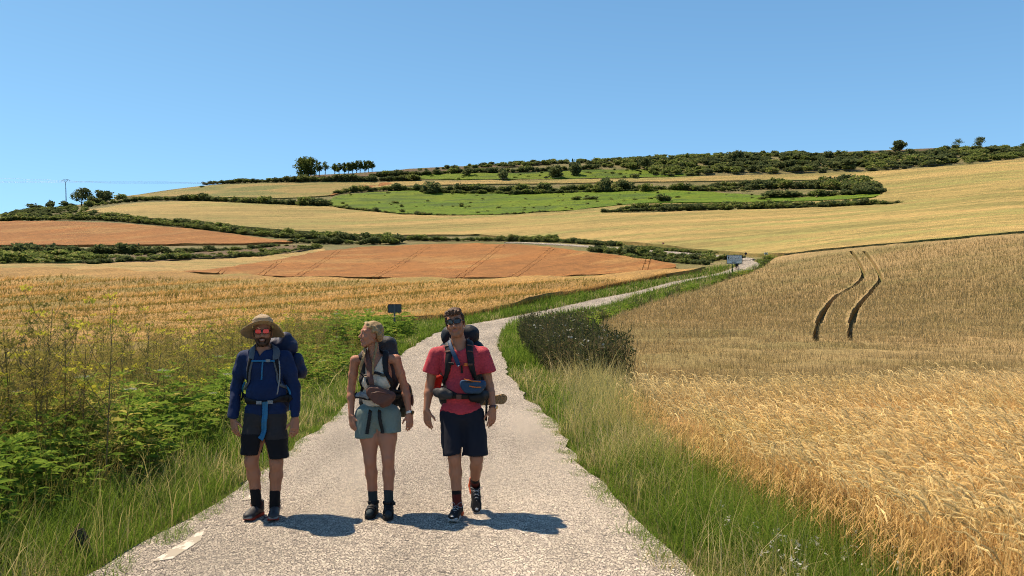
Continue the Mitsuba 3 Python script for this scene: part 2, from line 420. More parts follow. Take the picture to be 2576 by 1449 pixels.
field('barley_field', FIELD8.buffer(-0.40), lambda x, y: np.full(np.shape(x), 0.30), 'barley_floor', 'ripe golden barley field in the right foreground beside the grass verge', 0.25, 0.8, 0.02, 0.05, 3)
field('barley_field_001', FIELD1, ridges, 'barley_left', 'golden barley field with lengthwise bands left of the road, behind the roadside weeds', 0.30, 0.5, 0.005, 0.018, 1)
field('wheat_field', FIELD2, 0.6, 'wheat_orange', 'orange ripe wheat field with wheel tracks in the middle of the valley', 0.5, 0.2, 0.005, 0.02, 2)
field('wheat_field_001', FIELD3, 0.6, 'wheat_orange', 'orange ripe wheat field at the far left below the hedged bank', 0.5, 0.15, seed=4)
field('pale_field', FIELD4, 0.6, 'barley_pale', 'wide pale straw-coloured barley slope across the far hillside', 0.7, 0.1, 0.005, 0.015, 5)
field('yellow_field', FIELD5, 0.5, 'yellow_green', 'yellow-green field high on the left of the hill', 0.6, 0.1, seed=6)
field('wheat_field_002', FIELD6, 0.5, 'wheat_orange', 'small orange patch at the right end of the yellow-green hill field', 0.5, 0.1, seed=7)
field('wheat_field_003', FIELD7, H7, 'wheat_brown', 'brown-green wheat field with two curved wheel tracks right of the road', 0.22, 0.6, 0.005, 0.014, 8)
field('meadow', MEADOW, 0.25, 'meadow_grass', 'bright green meadow terrace in the middle of the hillside', 1.2, 0.12, seed=9)
field('meadow_001', MEADOW2, 0.25, 'meadow_grass', 'narrow bright green meadow just below the skyline', 1.2, 0.12, seed=10)
MARGIN = Polygon(gpoly([(-300, 664), (0, 666), (230, 666), (400, 660), (520, 654), (640, 649), (745, 637), (815, 626), (822, 636), (700, 655), (600, 672), (545, 690), (400, 690), (200, 682), (0, 680), (-300, 678)])).difference(FIELD2.buffer(0.3)).difference(FIELD1)
field('field_margin', MARGIN, 0.2, 'straw_margin', 'dry straw-coloured margin between the left barley and the hedges behind', 0.5, 0.3, seed=15)
field('fallow_strip', FALLOW, 0.2, 'fallow_dry', 'brown fallow strip between hedges on the left of the valley', 0.4, 0.2, seed=11)
field('rough_strip', BRUSHY, 0.3, 'bank_grass', 'rough green strip under the dark hedge at the left edge', 0.8, 0.3, seed=12)
field('fallow_strip_001', SKYFIELD, 0.3, 'fallow_dry', 'brown strip of land along the skyline beside the row of trees', 0.5, 0.1, seed=13)
field('fallow_strip_002', SKYFIELD2, 0.3, 'fallow_dry', 'brown strip of land along the skyline below the lone round trees', 0.5, 0.1, seed=14)
# ------------------------------------------------------------------ far vegetation: shrubs, hedges, trees
def leaf_color(a, b, dry=None):
    """uv.x: a leaf's own random tone."""
    def fn(p, n, uv):
        col = mix(a, b, uv.x)
        if dry is not None:
            col = mix(col, dry, sstep(0.86, 0.92, uv.x))
        return col * (0.8 + 0.4 * noise(p.x * 0.45, p.y * 0.45, p.z * 0.45))
    return fn


leafy('hedge_leaf', leaf_color((0.100, 0.150, 0.042), (0.270, 0.310, 0.085), (0.36, 0.32, 0.14)), 1.0)
leafy('dark_leaf', leaf_color((0.065, 0.095, 0.044), (0.180, 0.205, 0.080)), 0.9)
leafy('tree_leaf', leaf_color((0.055, 0.085, 0.022), (0.160, 0.190, 0.048)), 0.9)
diffuse('bark', tone((0.06, 0.05, 0.035), (0.035, 0.03, 0.022), f1=1, f2=6, fine=20))


def leaf_cloud(c, size, r, up=0.3):
    """One folded leaf or leaf spray (two triangles) at every point of c: (vertices, faces, uv)."""
    n = len(c)
    d = r.normal(size=(n, 3))
    d[:, 2] = np.abs(d[:, 2]) * up + 0.1 * d[:, 2]
    d /= np.linalg.norm(d, axis=1, keepdims=True)
    s = np.cross(d, r.normal(size=(n, 3)))
    s /= np.linalg.norm(s, axis=1, keepdims=True) + 1e-9
    L = size * r.uniform(0.6, 1.3, (n, 1))
    w = L * r.uniform(0.28, 0.5, (n, 1))
    m = c + d * L * 0.5 + np.cross(d, s) * L * 0.08
    v = np.stack([c, m + s * w, c + d * L, m - s * w], 1).reshape(-1, 3)
    i = np.arange(n) * 4
    f = np.vstack([np.stack([i, i + 1, i + 2], 1), np.stack([i, i + 2, i + 3], 1)])
    return v, f, np.repeat(np.c_[r.random(n), np.full(n, 0.5)], 4, axis=0)


def blob_points(n, blobs, r, shell=0.55):
    """Points in a union of ellipsoids (centre, radii), mostly near their surfaces."""
    k = r.choice(len(blobs), n, p=np.array([np.prod(b[1]) ** 0.66 for b in blobs]) / sum(np.prod(b[1]) ** 0.66 for b in blobs))
    d = r.normal(size=(n, 3))
    d /= np.linalg.norm(d, axis=1, keepdims=True)
    rad = shell + (1 - shell) * r.random((n, 1)) ** 0.7
    c, e = np.array([b[0] for b in blobs])[k], np.array([b[1] for b in blobs])[k]
    return c + d * e * rad * (0.85 + 0.3 * r.random((n, 1)))


def tube(path, radii, sides=6):
    p = np.asarray(path, float)
    t = np.gradient(p, axis=0)
    t /= np.linalg.norm(t, axis=1, keepdims=True) + 1e-12
    a = np.cross(t, np.where(np.abs(t[:, 2:]) < 0.9, [0, 0, 1.0], [1.0, 0, 0]))
    a /= np.linalg.norm(a, axis=1, keepdims=True) + 1e-12
    b, an = np.cross(t, a), np.arange(sides) * 2 * np.pi / sides
    rr = np.broadcast_to(radii, (len(p),))[:, None, None]
    v = (p[:, None] + rr * (np.cos(an)[None, :, None] * a[:, None] + np.sin(an)[None, :, None] * b[:, None])).reshape(-1, 3)
    i, j = np.meshgrid(np.arange(len(p) - 1), np.arange(sides), indexing='ij')
    q = np.stack([i * sides + j, i * sides + (j + 1) % sides, (i + 1) * sides + (j + 1) % sides, (i + 1) * sides + j], -1).reshape(-1, 4)
    f = np.vstack([q[:, [0, 1, 2]], q[:, [0, 2, 3]]])
    e = len(v)
    caps = [np.array([[e, (k + 1) % sides, k] for k in range(sides)]), np.array([[e + 1, (len(p) - 1) * sides + k, (len(p) - 1) * sides + (k + 1) % sides] for k in range(sides)])]
    return np.vstack([v, p[:1], p[-1:]]), np.vstack([f, *caps])


def join(parts):
    """(vertices, faces[, uv]) pieces as one."""
    n0, V, Fs, U = 0, [], [], []
    for p in parts:
        V.append(p[0])
        Fs.append(np.asarray(p[1]) + n0)
        n0 += len(p[0])
        U.append(p[2] if len(p) > 2 else np.full((len(p[0]), 2), 0.5))
    return np.vstack(V), np.vstack(Fs), np.vstack(U)


def shrub_cloud(seed, n=420, size=0.34):
    """A shrub about 2 m wide and 1.6 m tall (unit of the hedges and the scrub)."""
    r = np.random.default_rng(seed)
    blobs = [((r.normal(0, 0.35), r.normal(0, 0.35), r.uniform(0.4, 0.9)), (r.uniform(0.4, 0.7), r.uniform(0.4, 0.7), r.uniform(0.35, 0.65))) for _ in range(5)]
    c = blob_points(n, blobs, r, 0.6)
    c[:, 2] = np.abs(c[:, 2])
    return leaf_cloud(c, size, r, 0.5)


N_SHRUB = 6
for k in range(N_SHRUB):
    v, f, uv = shrub_cloud(100 + k)
    scene[f'shrub_kind_{k}'] = {'type': 'shapegroup', 'leaves': PLY((v, f), 'hedge_leaf', uv=uv)}
    v, f, uv = shrub_cloud(200 + k)
    scene[f'dark_shrub_kind_{k}'] = {'type': 'shapegroup', 'leaves': PLY((v, f), 'dark_leaf', uv=uv)}


def inst(key, group, p, s=(1, 1, 1), rot=0.0):
    s = (s, s, s) if np.isscalar(s) else s
    scene[key] = {'type': 'instance', 'g': {'type': 'ref', 'id': group}, 'to_world': T().translate([float(a) for a in p]).rotate([0, 0, 1], float(rot)).scale([float(a) for a in s])}


hr = np.random.default_rng(11)


def hedge(label, px, h, w=1.3, dark=0.5, step=0.42, jit=0.5, name='hedge', group='hedges on the field banks'):
    """Shrubs along a pixel line on the ground; h: the height in metres (or a pair, from one end to the other)."""
    key = num(name)
    p = spline(gpoly(px), 10)
    h = np.broadcast_to(h, 2) * 0.72
    q = densify(p, step * h.mean())
    for k, c in enumerate(q):
        t = k / max(1, len(q) - 1)
        hh = (h[0] + (h[1] - h[0]) * t) * hr.choice([hr.uniform(0.35, 0.8), hr.uniform(0.7, 1.35)]) * (0.62 + 0.76 * meshkit.noise(np.array([c[0] * 0.09, c[1] * 0.09, 3.0])))
        c = c + hr.normal(0, jit * 0.4 * hh, 2)
        kind = ('dark_' if hr.random() < dark else '') + f'shrub_kind_{hr.integers(N_SHRUB)}'
        inst(f'{key}__shrub_{k + 1:03d}', kind, (c[0], c[1], tz(c[0], c[1]) - 0.1), (hh * w * 0.6, hh * w * 0.6, hh * 0.62), hr.uniform(0, 360))
    tag(key, label, 'hedge', group)
    for k in range(len(q)):
        labels[f'{key}__shrub_{k + 1:03d}'] = {'kind': 'stuff'}


# hedges and scrub banks, from near to far
hedge('dark hedge below the orange field at the left edge of the valley', [(-150, 641), (0, 640), (200, 640), (380, 639), (560, 632), (700, 618)], (4.2, 2.2), dark=0.9)
hedge('thin hedge along the lower side of the brown fallow strip', [(230, 665), (400, 656), (520, 650), (640, 645), (740, 632), (800, 623)], (1.8, 1.6), dark=0.5)
hedge('long green hedge between the far left orange field and the pale slope', [(0, 558), (130, 553), (240, 553), (380, 563), (520, 577), (660, 593), (760, 600)], 3.4, dark=0.35)
hedge('upper row of the long hedge under the pale slope', [(240, 545), (400, 557), (560, 572), (700, 587), (800, 593), (900, 596)], 2.8, dark=0.6)
hedge('thick dark hedge above the left end of the middle orange field', [(740, 610), (800, 611), (860, 613), (930, 614), (1000, 612)], (3.0, 4.4), dark=0.75)
hedge('broad thicket with the darkest bushes at the middle of the valley', [(700, 597), (800, 600), (900, 604), (990, 607)], 4.2, dark=0.6)
hedge('low hedge running above the upper road under the pale slope', [(990, 604), (1100, 605), (1250, 605), (1400, 608), (1500, 614), (1560, 618)], (2.4, 2.2), dark=0.4)
hedge('green verge bushes between the orange field and the upper road', [(1480, 630), (1560, 638), (1640, 645), (1720, 651), (1790, 656)], (1.9, 2.6), dark=0.4)
hedge('second row of verge bushes beside the tip of the orange field', [(1570, 647), (1650, 655), (1720, 660), (1780, 664)], (1.2, 1.8), dark=0.4)
hedge('bushes inside the hairpin behind the information sign', [(1790, 655), (1815, 652), (1840, 650), (1855, 652)], 1.4, dark=0.1)
hedge('verge bushes above the upper road near the triangular sign', [(1570, 622), (1640, 628), (1700, 632), (1760, 636), (1800, 637)], 0.9, dark=0.3)
hedge('bushes behind the outer edge of the hairpin bend', [(1905, 656), (1925, 662), (1935, 655), (1930, 648)], 1.0, dark=0.3, step=0.4)
hedge('low hedge on the boundary of the brown wheat and the pale slope', [(2200, 620), (2270, 612), (2350, 606), (2440, 600), (2576, 586), (2700, 574)], (0.5, 0.8), dark=0.3)
hedge('lower hillside hedge tapering to the right below the meadow', [(1520, 536), (1570, 533), (1640, 530), (1700, 530), (1800, 528), (1900, 526)], (2.6, 4.6), dark=0.55)
hedge('right half of the lower hillside hedge', [(1900, 526), (2000, 524), (2100, 521), (2200, 516), (2270, 513)], (4.8, 3.0), dark=0.55)
hedge('upper row of the lower hillside hedge', [(1560, 530), (1640, 524), (1750, 521), (1900, 519), (2050, 518), (2180, 512)], (2.8, 3.4), dark=0.5)
hedge('hedge along the top edge of the left hillside field', [(220, 520), (330, 507), (450, 503), (560, 507), (680, 513), (800, 518), (830, 517)], (4.4, 6.0), dark=0.6)
hedge('lower edge hedge of the meadow terrace', [(830, 520), (900, 528), (1000, 539), (1100, 543), (1250, 542), (1400, 534)], 1.8, dark=0.5)
hedge('long scrub hedge above the left part of the meadow', [(840, 488), (900, 482), (1000, 478), (1100, 480), (1200, 482), (1300, 484), (1400, 482)], (4.8, 7.0), dark=0.55)
hedge('long scrub hedge above the middle part of the meadow', [(1400, 480), (1500, 478), (1600, 477), (1700, 478), (1800, 480), (1880, 480)], 6.0, dark=0.55)
hedge('front row of scrub above the middle of the meadow', [(1060, 484), (1200, 487), (1350, 488), (1500, 483), (1650, 481)], 4.2, dark=0.6)
hedge('scrub at the right end of the meadow terrace', [(1760, 478), (1850, 476), (1950, 474), (2050, 474), (2130, 476), (2190, 482)], (6.5, 7.0), dark=0.6)
hedge('middle row of scrub at the right end of the meadow terrace', [(1800, 471), (1900, 468), (2000, 465), (2100, 464), (2170, 468), (2200, 476)], 6.5, dark=0.6)
hedge('lowest row of scrub at the right end of the meadow terrace', [(1930, 493), (2000, 495), (2080, 493), (2150, 490), (2205, 489)], 4.5, dark=0.8)
hedge('dark hedge along the top of the yellow-green field', [(515, 464), (620, 459), (740, 456), (860, 455), (960, 454), (1050, 452)], (3.6, 6.4), dark=0.75)
hedge('upper hedge above the narrow meadow', [(930, 444), (1050, 441), (1180, 434), (1300, 432), (1420, 427), (1500, 424)], 5.0, dark=0.6)

# the scrub that covers the hill below the skyline
SCRUB = Polygon(gpoly([(1640, 447), (1640, 430), (1560, 422), (1480, 421), (1480, 414), (1640, 405), (1800, 398), (1950, 395), (2100, 392), (2260, 386), (2400, 378), (2500, 377), (2650, 374), (2800, 372), (2800, 388), (2576, 397), (2450, 411), (2300, 423), (2150, 431),
                       (2000, 436), (1800, 441)])).buffer(0)
SCRUB2 = Polygon(gpoly([(1000, 432), (1250, 415), (1480, 404), (1640, 399), (1800, 392), (1960, 387), (2060, 386), (2040, 390), (1800, 397), (1640, 405), (1400, 414), (1200, 425)])).buffer(0)
BANK0 = Polygon(gpoly([(5, 550), (40, 530), (100, 521), (180, 521), (230, 528), (250, 540), (260, 550), (130, 554), (20, 556)])).buffer(0)
for poly, n, h0, lab in ((SCRUB, 620, 5.0, 'dense green scrub covering the hilltop on the right below the skyline'), (SCRUB2, 260, 3.6, 'thin line of low scrub along the skyline in the middle'), (BANK0, 170, 2.6, 'green scrubby bank at the far left end of the pale slope')):
    key = num('scrub')
    x0, y0, x1, y1 = poly.bounds
    k = 0
    shapely.prepare(poly)
    while k < n:
        x, y = hr.uniform(x0, x1), hr.uniform(y0, y1)
        if not shapely.contains_xy(poly, x, y):
            continue
        k += 1
        h = h0 * hr.uniform(0.5, 1.2)
        inst(f'{key}__{k:03d}', ('dark_' if meshkit.noise(np.array([x * 0.03, y * 0.03, 0])) + hr.normal(0, 0.2) > 0.5 else '') + f'shrub_kind_{hr.integers(N_SHRUB)}', (x, y, tz(x, y) - 0.3),
             (h * 0.85, h * 0.85, h * 0.62), hr.uniform(0, 360))
    tag(key, lab, 'scrub', kind='stuff')

# single bushes that stand out
BUSH = [(1175, 441, 28, 18, 1, 'round dark bush on the narrow upper meadow'), (1265, 452, 30, 30, 1, 'upright dark bush at the lower edge of the narrow upper meadow'), (1400, 446, 48, 28, 1, 'wide dark bush in the middle of the narrow upper meadow'),
        (1452, 442, 34, 42, 1, 'tall dark bush, the tallest on the narrow upper meadow'), (1625, 425, 36, 30, 1, 'round dark bush at the right end of the narrow upper meadow'), (1600, 449, 22, 14, 0, 'small bush below the right end of the narrow upper meadow'),
        (1525, 481, 34, 34, 1, 'tall grey-green bush in the hedge above the meadow'), (1570, 479, 40, 26, 1, 'rounded bush right of the tall grey-green bush above the meadow'), (1628, 483, 30, 22, 0, 'bush at the top edge of the meadow near its middle'),
        (1085, 487, 60, 34, 1, 'broad bush in the hedge near the left end of the meadow'), (1300, 485, 40, 24, 0, 'bush in the hedge above the left of the meadow'), (1670, 507, 42, 18, 1, 'dark low bush on the pale track right of the meadow middle'),
        (1480, 503, 36, 9, 1, 'flat grey bush lying on the meadow'), (945, 535, 16, 14, 1, 'small bush at the lower left rim of the meadow'), (1015, 534, 14, 10, 0, 'small pointed bush low on the left meadow'), (1163, 520, 18, 12, 0, 'little bush in the left part of the meadow'),
        (1050, 541, 26, 12, 1, 'bush pair at the bottom rim of the meadow'), (1010, 521, 10, 8, 0, 'tiny bush at the left of the meadow'), (1960, 497, 90, 20, 1, 'wide dark thicket on the right of the meadow'), (1850, 408, 40, 28, 1, 'dark bush on the scrub hill left of the skyline gap'),
        (1985, 424, 50, 22, 1, 'dark bush low on the scrub hill'), (2120, 425, 60, 26, 1, 'broad dark bush in the middle of the scrub hill'), (2010, 402, 44, 16, 1, 'flat dark bush high on the scrub hill'), (2290, 411, 40, 22, 0, 'bush on the right flank of the scrub hill'),
        (2350, 412, 60, 20, 1, 'dark bush at the foot of the right scrub hill'), (95, 518, 44, 14, 1, 'low round bush on the skyline at the far left'), (120, 517, 14, 16, 1, 'small peaked bush on the skyline left of the pole'), (130, 515, 20, 22, 1, 'small tree-like bush just left of the pole'),
        (170, 522, 30, 16, 1, 'bush at the foot of the power pole'), (240, 514, 40, 20, 1, 'bush between the left tree and the next clump'), (262, 510, 44, 32, 1, 'dark clump right of the left tree'), (300, 503, 24, 16, 0, 'small bush at the end of the left clump'),
        (148, 661, 16, 22, 1, 'single dark bush in the rough strip at the left edge'), (510, 472, 14, 6, 1, 'tiny bush at the left tip of the skyline hedge')]
for px, py, w, h, dk, lab in BUSH:
    p = ground(px, py)[0]
    s = p[1] / F
    key = num('bush')
    inst(key, f'{"dark_" if dk else ""}shrub_kind_{hr.integers(N_SHRUB)}', (p[0], p[1], p[2] - 0.2), (w * s / 1.9, w * s / 1.9, h * s / 1.35), hr.uniform(0, 360))
    tag(key, lab, 'bush', 'bushes on the hillside')


def tree(label, px, py, w, h, n, trunk=0.3, blobs=7, seed=0, lean=0.0, Y=None, group=None, leaf='tree_leaf', low=0.12, size=None):
    """px, py: the foot in the picture; w, h: width and height in picture pixels at its distance."""
    r = np.random.default_rng(seed)
    p = ground(px, py)[0]
    s = p[1] / F
    w, h = w * s, h * s
    key = num('tree')
    tr = np.array([(0, 0, -0.4), (0.01 * w, 0, 0.2 * h), (lean * w * 0.4, 0, 0.5 * h), (lean * w, 0, 0.8 * h)])
    parts = [tube(tr, [0.035 * h, 0.028 * h, 0.018 * h, 0.006 * h], 7)]
    B = []
    for k in range(blobs):
        a = 2 * math.pi * k / blobs + r.uniform(-0.4, 0.4)
        t = r.uniform(low + 0.2, 0.86)
        rad = w * 0.5 * math.sin(math.pi * min(0.95, max(0.12, t)) ** 0.9) * 0.62
        c = np.array([rad * math.cos(a) + lean * w * t, rad * math.sin(a), t * h])
        B.append((c, (w * r.uniform(0.16, 0.25), w * r.uniform(0.16, 0.25), min(h * 0.16, w * 0.22) * r.uniform(0.8, 1.2))))
        st = np.array([lean * w * t * 0.4, 0, h * max(low, t - 0.3)])
        parts.append(tube(np.array([st, (st + c) / 2 + (0, 0, 0.03 * h), c]), [0.014 * h, 0.009 * h, 0.003 * h], 5))
    B.append((np.array([lean * w * 0.85, 0, 0.87 * h]), (w * 0.22, w * 0.22, h * 0.13)))
    B.append((np.array([lean * w * 0.5, 0, 0.55 * h]), (w * 0.3, w * 0.3, h * 0.22)))
    c = blob_points(n, B, r, 0.35)
    v, f, uv = leaf_cloud(c, size or 0.055 * (w + h), r, 0.8)
    M = T().translate([float(q) for q in p])
    tv, tf, _ = join(parts)
    scene[f'{key}__trunk'] = PLY((tv, tf), 'bark', True, to_world=M)
    scene[f'{key}__crown'] = PLY((v, f), leaf, uv=uv, to_world=M)
    tag(key, label, 'tree', group)


tree('big round tree, the largest on the skyline', 773, 449, 70, 55, 2200, blobs=18, seed=1, low=0.0, size=1.6)
tree('small tree at the right shoulder of the big round skyline tree', 803, 444, 20, 38, 420, seed=2, blobs=6, low=0.2, size=1.0)
tree('slim tree between the big round tree and the row on the skyline', 818, 439, 26, 33, 420, seed=3, blobs=7, low=0.25, size=1.0)
for k, (x, y, w, h) in enumerate([(842, 438, 17, 27), (853, 438, 17, 28), (866, 437, 17, 29), (877, 437, 16, 28), (887, 436, 15, 29), (897, 435, 15, 31), (906, 434, 17, 31), (918, 433, 16, 28), (927, 432, 17, 28), (936, 431, 15, 24)]):
    tree(f'{("first", "second", "third", "fourth", "fifth", "sixth", "seventh", "eighth", "ninth", "last")[k]} slim tree from the left in the row on the skyline', x, y, w * 1.1, h, 460, seed=20 + k, blobs=10, low=0.06, group='row of slim trees on the skyline', size=1.15)
tree('broad dark tree beside the power pole at the left', 205, 517, 54, 45, 1400, seed=4, blobs=14, lean=0.05, leaf='dark_leaf', low=0.1, size=1.2)
tree('compact dark round tree alone on the right skyline', 2262, 382, 38, 29, 1500, seed=5, blobs=14, leaf='dark_leaf', low=0.0, size=1.3)
tree('pale sparse tree on the right skyline, left of its dark neighbour', 2410, 371, 32, 22, 260, seed=6, blobs=8, low=0.25, size=0.9)
tree('dark spreading tree, the rightmost on the skyline', 2466, 373, 34, 28, 520, seed=7, blobs=9, leaf='dark_leaf', low=0.15, size=1.1)

# low tussocks on the rough strip and single small bushes on the meadows
for poly, n, h0, name, lab in ((BRUSHY, 260, 0.9, 'tussocks', 'low green tussocks on the rough strip at the left edge'), (FALLOW, 120, 0.5, 'tussocks', 'dry tussocks on the brown fallow strip'),
                               (MEADOW, 130, 0.7, 'tussocks', 'low tussocks scattered on the big meadow terrace'), (MEADOW2, 50, 0.9, 'tussocks', 'low tussocks scattered on the narrow upper meadow')):
    key = num(name)
    x0, y0, x1, y1 = poly.bounds
    k = 0
    shapely.prepare(poly)
    while k < n:
        x, y = hr.uniform(x0, x1), hr.uniform(y0, y1)
        if not shapely.contains_xy(poly, x, y):
            continue
        k += 1
        h = h0 * hr.lognormal(0, 0.45)
        inst(f'{key}__{k:03d}', f'shrub_kind_{hr.integers(N_SHRUB)}', (x, y, tz(x, y) + 0.05), (h * 1.1, h * 1.1, h * 0.6), hr.uniform(0, 360))
    tag(key, lab, 'tussocks', kind='stuff')
# ------------------------------------------------------------------ crops and verges near the camera
def blades(root, h, lean, az, w, r, nseg=2, curl=1.0, tint=None):
    """Curved tapering blades: root (n, 3), height h, lean (0 upright .. 1 flat), direction az, width w."""
    n = len(root)
    h, lean, az, w = (np.broadcast_to(a, n).astype(float) for a in (h, lean, az, w))
    d = np.stack([np.cos(az), np.sin(az), 0 * az], 1)
    face = az + np.pi / 2 + r.normal(0, 0.6, n)
    s = np.stack([np.cos(face), np.sin(face), 0 * face], 1)
    V, U = [], []
    tn = r.random(n) if tint is None else tint
    for k in range(nseg + 1):
        t = k / nseg
        bend = lean * t ** (1 + curl)
        c = root + d * (h * bend)[:, None] + np.array([0, 0, 1.0]) * (h * t * np.sqrt(np.maximum(0.02, 1 - (lean * t ** curl) ** 2 * 0.8)))[:, None]
        ww = (w * (1 - t) ** 0.7 * 0.5)[:, None]
        u = np.c_[tn, np.full(n, t)]
        if k < nseg:
            V += [c - s * ww, c + s * ww]
            U += [u, u]
        else:
            V.append(c)
            U.append(u)
    m = 2 * nseg + 1
    v = np.stack(V, 1).reshape(-1, 3)
    uv = np.stack(U, 1).reshape(-1, 2)
    i = np.arange(n) * m
    f = []
    for k in range(nseg - 1):
        a = i + 2 * k
        f += [np.stack([a, a + 1, a + 3], 1), np.stack([a, a + 3, a + 2], 1)]
    a = i + 2 * (nseg - 1)
    f.append(np.stack([a, a + 1, a + 2], 1))
    return v, np.vstack(f), uv


def strips(paths, widths, side, tint, vv):
    """Flat ribbons: paths (n, k, 3), widths (n, k) or (k,), side (n, 3) or (n, k, 3)."""
    n, k, _ = paths.shape
    side = side[:, None] if side.ndim == 2 else side
    ww = np.broadcast_to(widths, (n, k))[..., None] * 0.5
    v = np.stack([paths - side * ww, paths + side * ww], 2).reshape(n * k * 2, 3)
    uv = np.stack([np.repeat(tint, k * 2), np.broadcast_to(np.repeat(vv, 2), (n, 2 * k)).ravel()], 1)
    i = (np.arange(n) * k * 2)[:, None] + (np.arange(k - 1) * 2)[None]
    i = i.ravel()
    return v, np.vstack([np.stack([i, i + 1, i + 3], 1), np.stack([i, i + 3, i + 2], 1)]), uv


def unit(v):
    return v / (np.linalg.norm(v, axis=-1, keepdims=True) + 1e-9)


def sample(poly, n, r, ymin=0.5, ymax=200, power=2.0):
    """n points in the polygon whose density falls with distance to the power."""
    shapely.prepare(poly)
    out = []
    x0, y0, x1, y1 = poly.bounds
    y0, y1 = max(y0, ymin), min(y1, ymax)
    got = 0
    while got < n:
        m = 4 * n
        if power == 0:
            y, x = r.uniform(y0, y1, m), r.uniform(x0, x1, m)
        else:
            y = np.exp(r.uniform(math.log(y0), math.log(y1), m)) if power == 2 else y0 + (y1 - y0) * r.random(m) ** 2
            x = r.uniform(-1.05, 1.05, m) * y * 0.68
        ok = shapely.contains_xy(poly, x, y)
        out.append(np.c_[x[ok], y[ok]])
        got += ok.sum()
    return np.vstack(out)[:n]


def crop_color(ear, stem, green, banded=False):
    def fn(p, n, uv):
        patch = fbm(p.x * 0.5, p.y * 1.1, 3.0, 3)
        e = mix(ear, ear, 0.5) * (0.55 + 0.65 * uv.x)
        col = mix(stem, e, sstep(0.35, 0.75, uv.y))
        if banded:
            v = p.y * math.cos(ROWS) - p.x * math.sin(ROWS)
            band = 0.5 + 0.5 * dr.sin(v * 0.55 + 1.2 * dr.sin(0.05 * p.x) + 1.5 * noise(p.x * 0.05, p.y * 0.05, 2.0))
            col = mix(col, green, sstep(0.40, 0.80, band * 0.85 + 0.25 * patch) * 0.95)
        return mix(col, green, sstep(0.56, 0.72, patch) * 0.45 * (0.4 + uv.x))
    return fn


leafy('ripe_barley', crop_color((1.06, 0.86, 0.44), (0.72, 0.49, 0.20), (0.80, 0.64, 0.26)), 0.9, 0.4)
leafy('left_barley', crop_color((0.76, 0.47, 0.165), (0.40, 0.24, 0.085), (0.21, 0.18, 0.045), True), 0.75, 0.45)
leafy('brown_wheat', crop_color((0.56, 0.41, 0.19), (0.20, 0.19, 0.058), (0.30, 0.26, 0.085)), 0.8, 0.5)


def stalks(xy, h, az, r, awn=3, size=1.0):
    """Barley stalks that arch over into a nodding, bearded ear."""
    n = len(xy)
    g = np.c_[xy, ter(xy[:, 0], xy[:, 1])]
    h = h * r.normal(1, 0.09, n)
    d = np.stack([np.cos(az), np.sin(az), 0 * az], 1)
    up = np.array([0, 0, 1.0])
    lean = r.uniform(0.02, 0.16, n)[:, None]
    H = h[:, None]
    p0, p1 = g, g + d * H * lean * 0.4 + up * H * 0.6
    p2 = g + d * H * lean + up * H * 0.93
    nod = r.uniform(0.35, 1.0, n)[:, None]
    e0 = p2 + d * 0.035 * size + up * 0.03 * size
    e1 = e0 + d * 0.05 * size + up * (0.02 - 0.05 * nod) * size
    e2 = e1 + d * 0.04 * size + up * (-0.012 - 0.06 * nod) * size
    s = unit(np.cross(d, up) + 0.5 * r.normal(size=(n, 3)))
    tn = r.random(n)
    W = size
    parts = [strips(np.stack([p0, p1, p2, e0], 1), np.array([0.004, 0.0035, 0.003, 0.003]) * W, s, tn, np.array([0.0, 0.25, 0.5, 0.6]))]
    for q in (s, unit(np.cross(s, e2 - e0))):
        parts.append(strips(np.stack([e0, e1, e2], 1), np.array([0.007, 0.012, 0.006]) * W, q, tn, np.array([0.8, 1.0, 1.0])))
    for k in range(awn):
        dirn = unit(e2 - e1 + 0.018 * size * r.normal(size=(n, 3)))
        L = size * r.uniform(0.07, 0.13, (n, 1))
        b = e1 + (e2 - e1) * (k / max(1, awn - 1)) * 0.9
        parts.append(strips(np.stack([b, b + dirn * L], 1), np.array([0.0035, 0.0009]) * W, s, np.clip(tn + 0.15, 0, 1), np.array([1.0, 1.0])))
    lp = g + up * H * r.uniform(0.35, 0.7, (n, 1))
    la = r.uniform(0, 2 * np.pi, n)
    ld = np.stack([np.cos(la), np.sin(la), 0 * la], 1)
    parts.append(strips(np.stack([lp, lp + ld * 0.07 * size + up * 0.05 * size, lp + ld * 0.15 * size - up * 0.02 * size], 1), np.array([0.006, 0.007, 0.001]) * W, unit(np.cross(ld, up)), tn, np.array([0.3, 0.35, 0.4])))
    return join(parts)


br = np.random.default_rng(21)


def clumpy(xy, f, seed):
    return meshkit.fbm(np.stack([xy[:, 0] * f, xy[:, 1] * f, 0 * xy[:, 0]], -1), 3, seed)


# ripe barley in the right foreground
xy = sample(FIELD8.buffer(0.12), 42000, br, 1.5, 17.5, 0)
keep = (np.abs(xy[:, 0]) < xy[:, 1] * 0.70 + 0.8)
xy = xy[keep]
xy = np.vstack([xy, sample(FIELD8.buffer(0.12).intersection(shapely.box(1, 2.5, 8, 9)), 13000, br, 2.5, 9, 0)])
c = clumpy(xy, 0.8, 4)
wind = -0.35 + 2.2 * (clumpy(xy, 0.45, 9) - 0.5) + br.normal(0, 0.65, len(xy))
hh = 0.70 + 0.50 * (c - 0.5) + 0.10 * (xy[:, 1] > 10.5)
v, f, uv = stalks(xy, hh, wind, br, 3, 1.05)
put('ripe_barley', (v, f), 'ripe_barley', uv=uv)
tag('ripe_barley', 'ripe golden barley ears nodding in the right foreground', 'barley', kind='stuff')

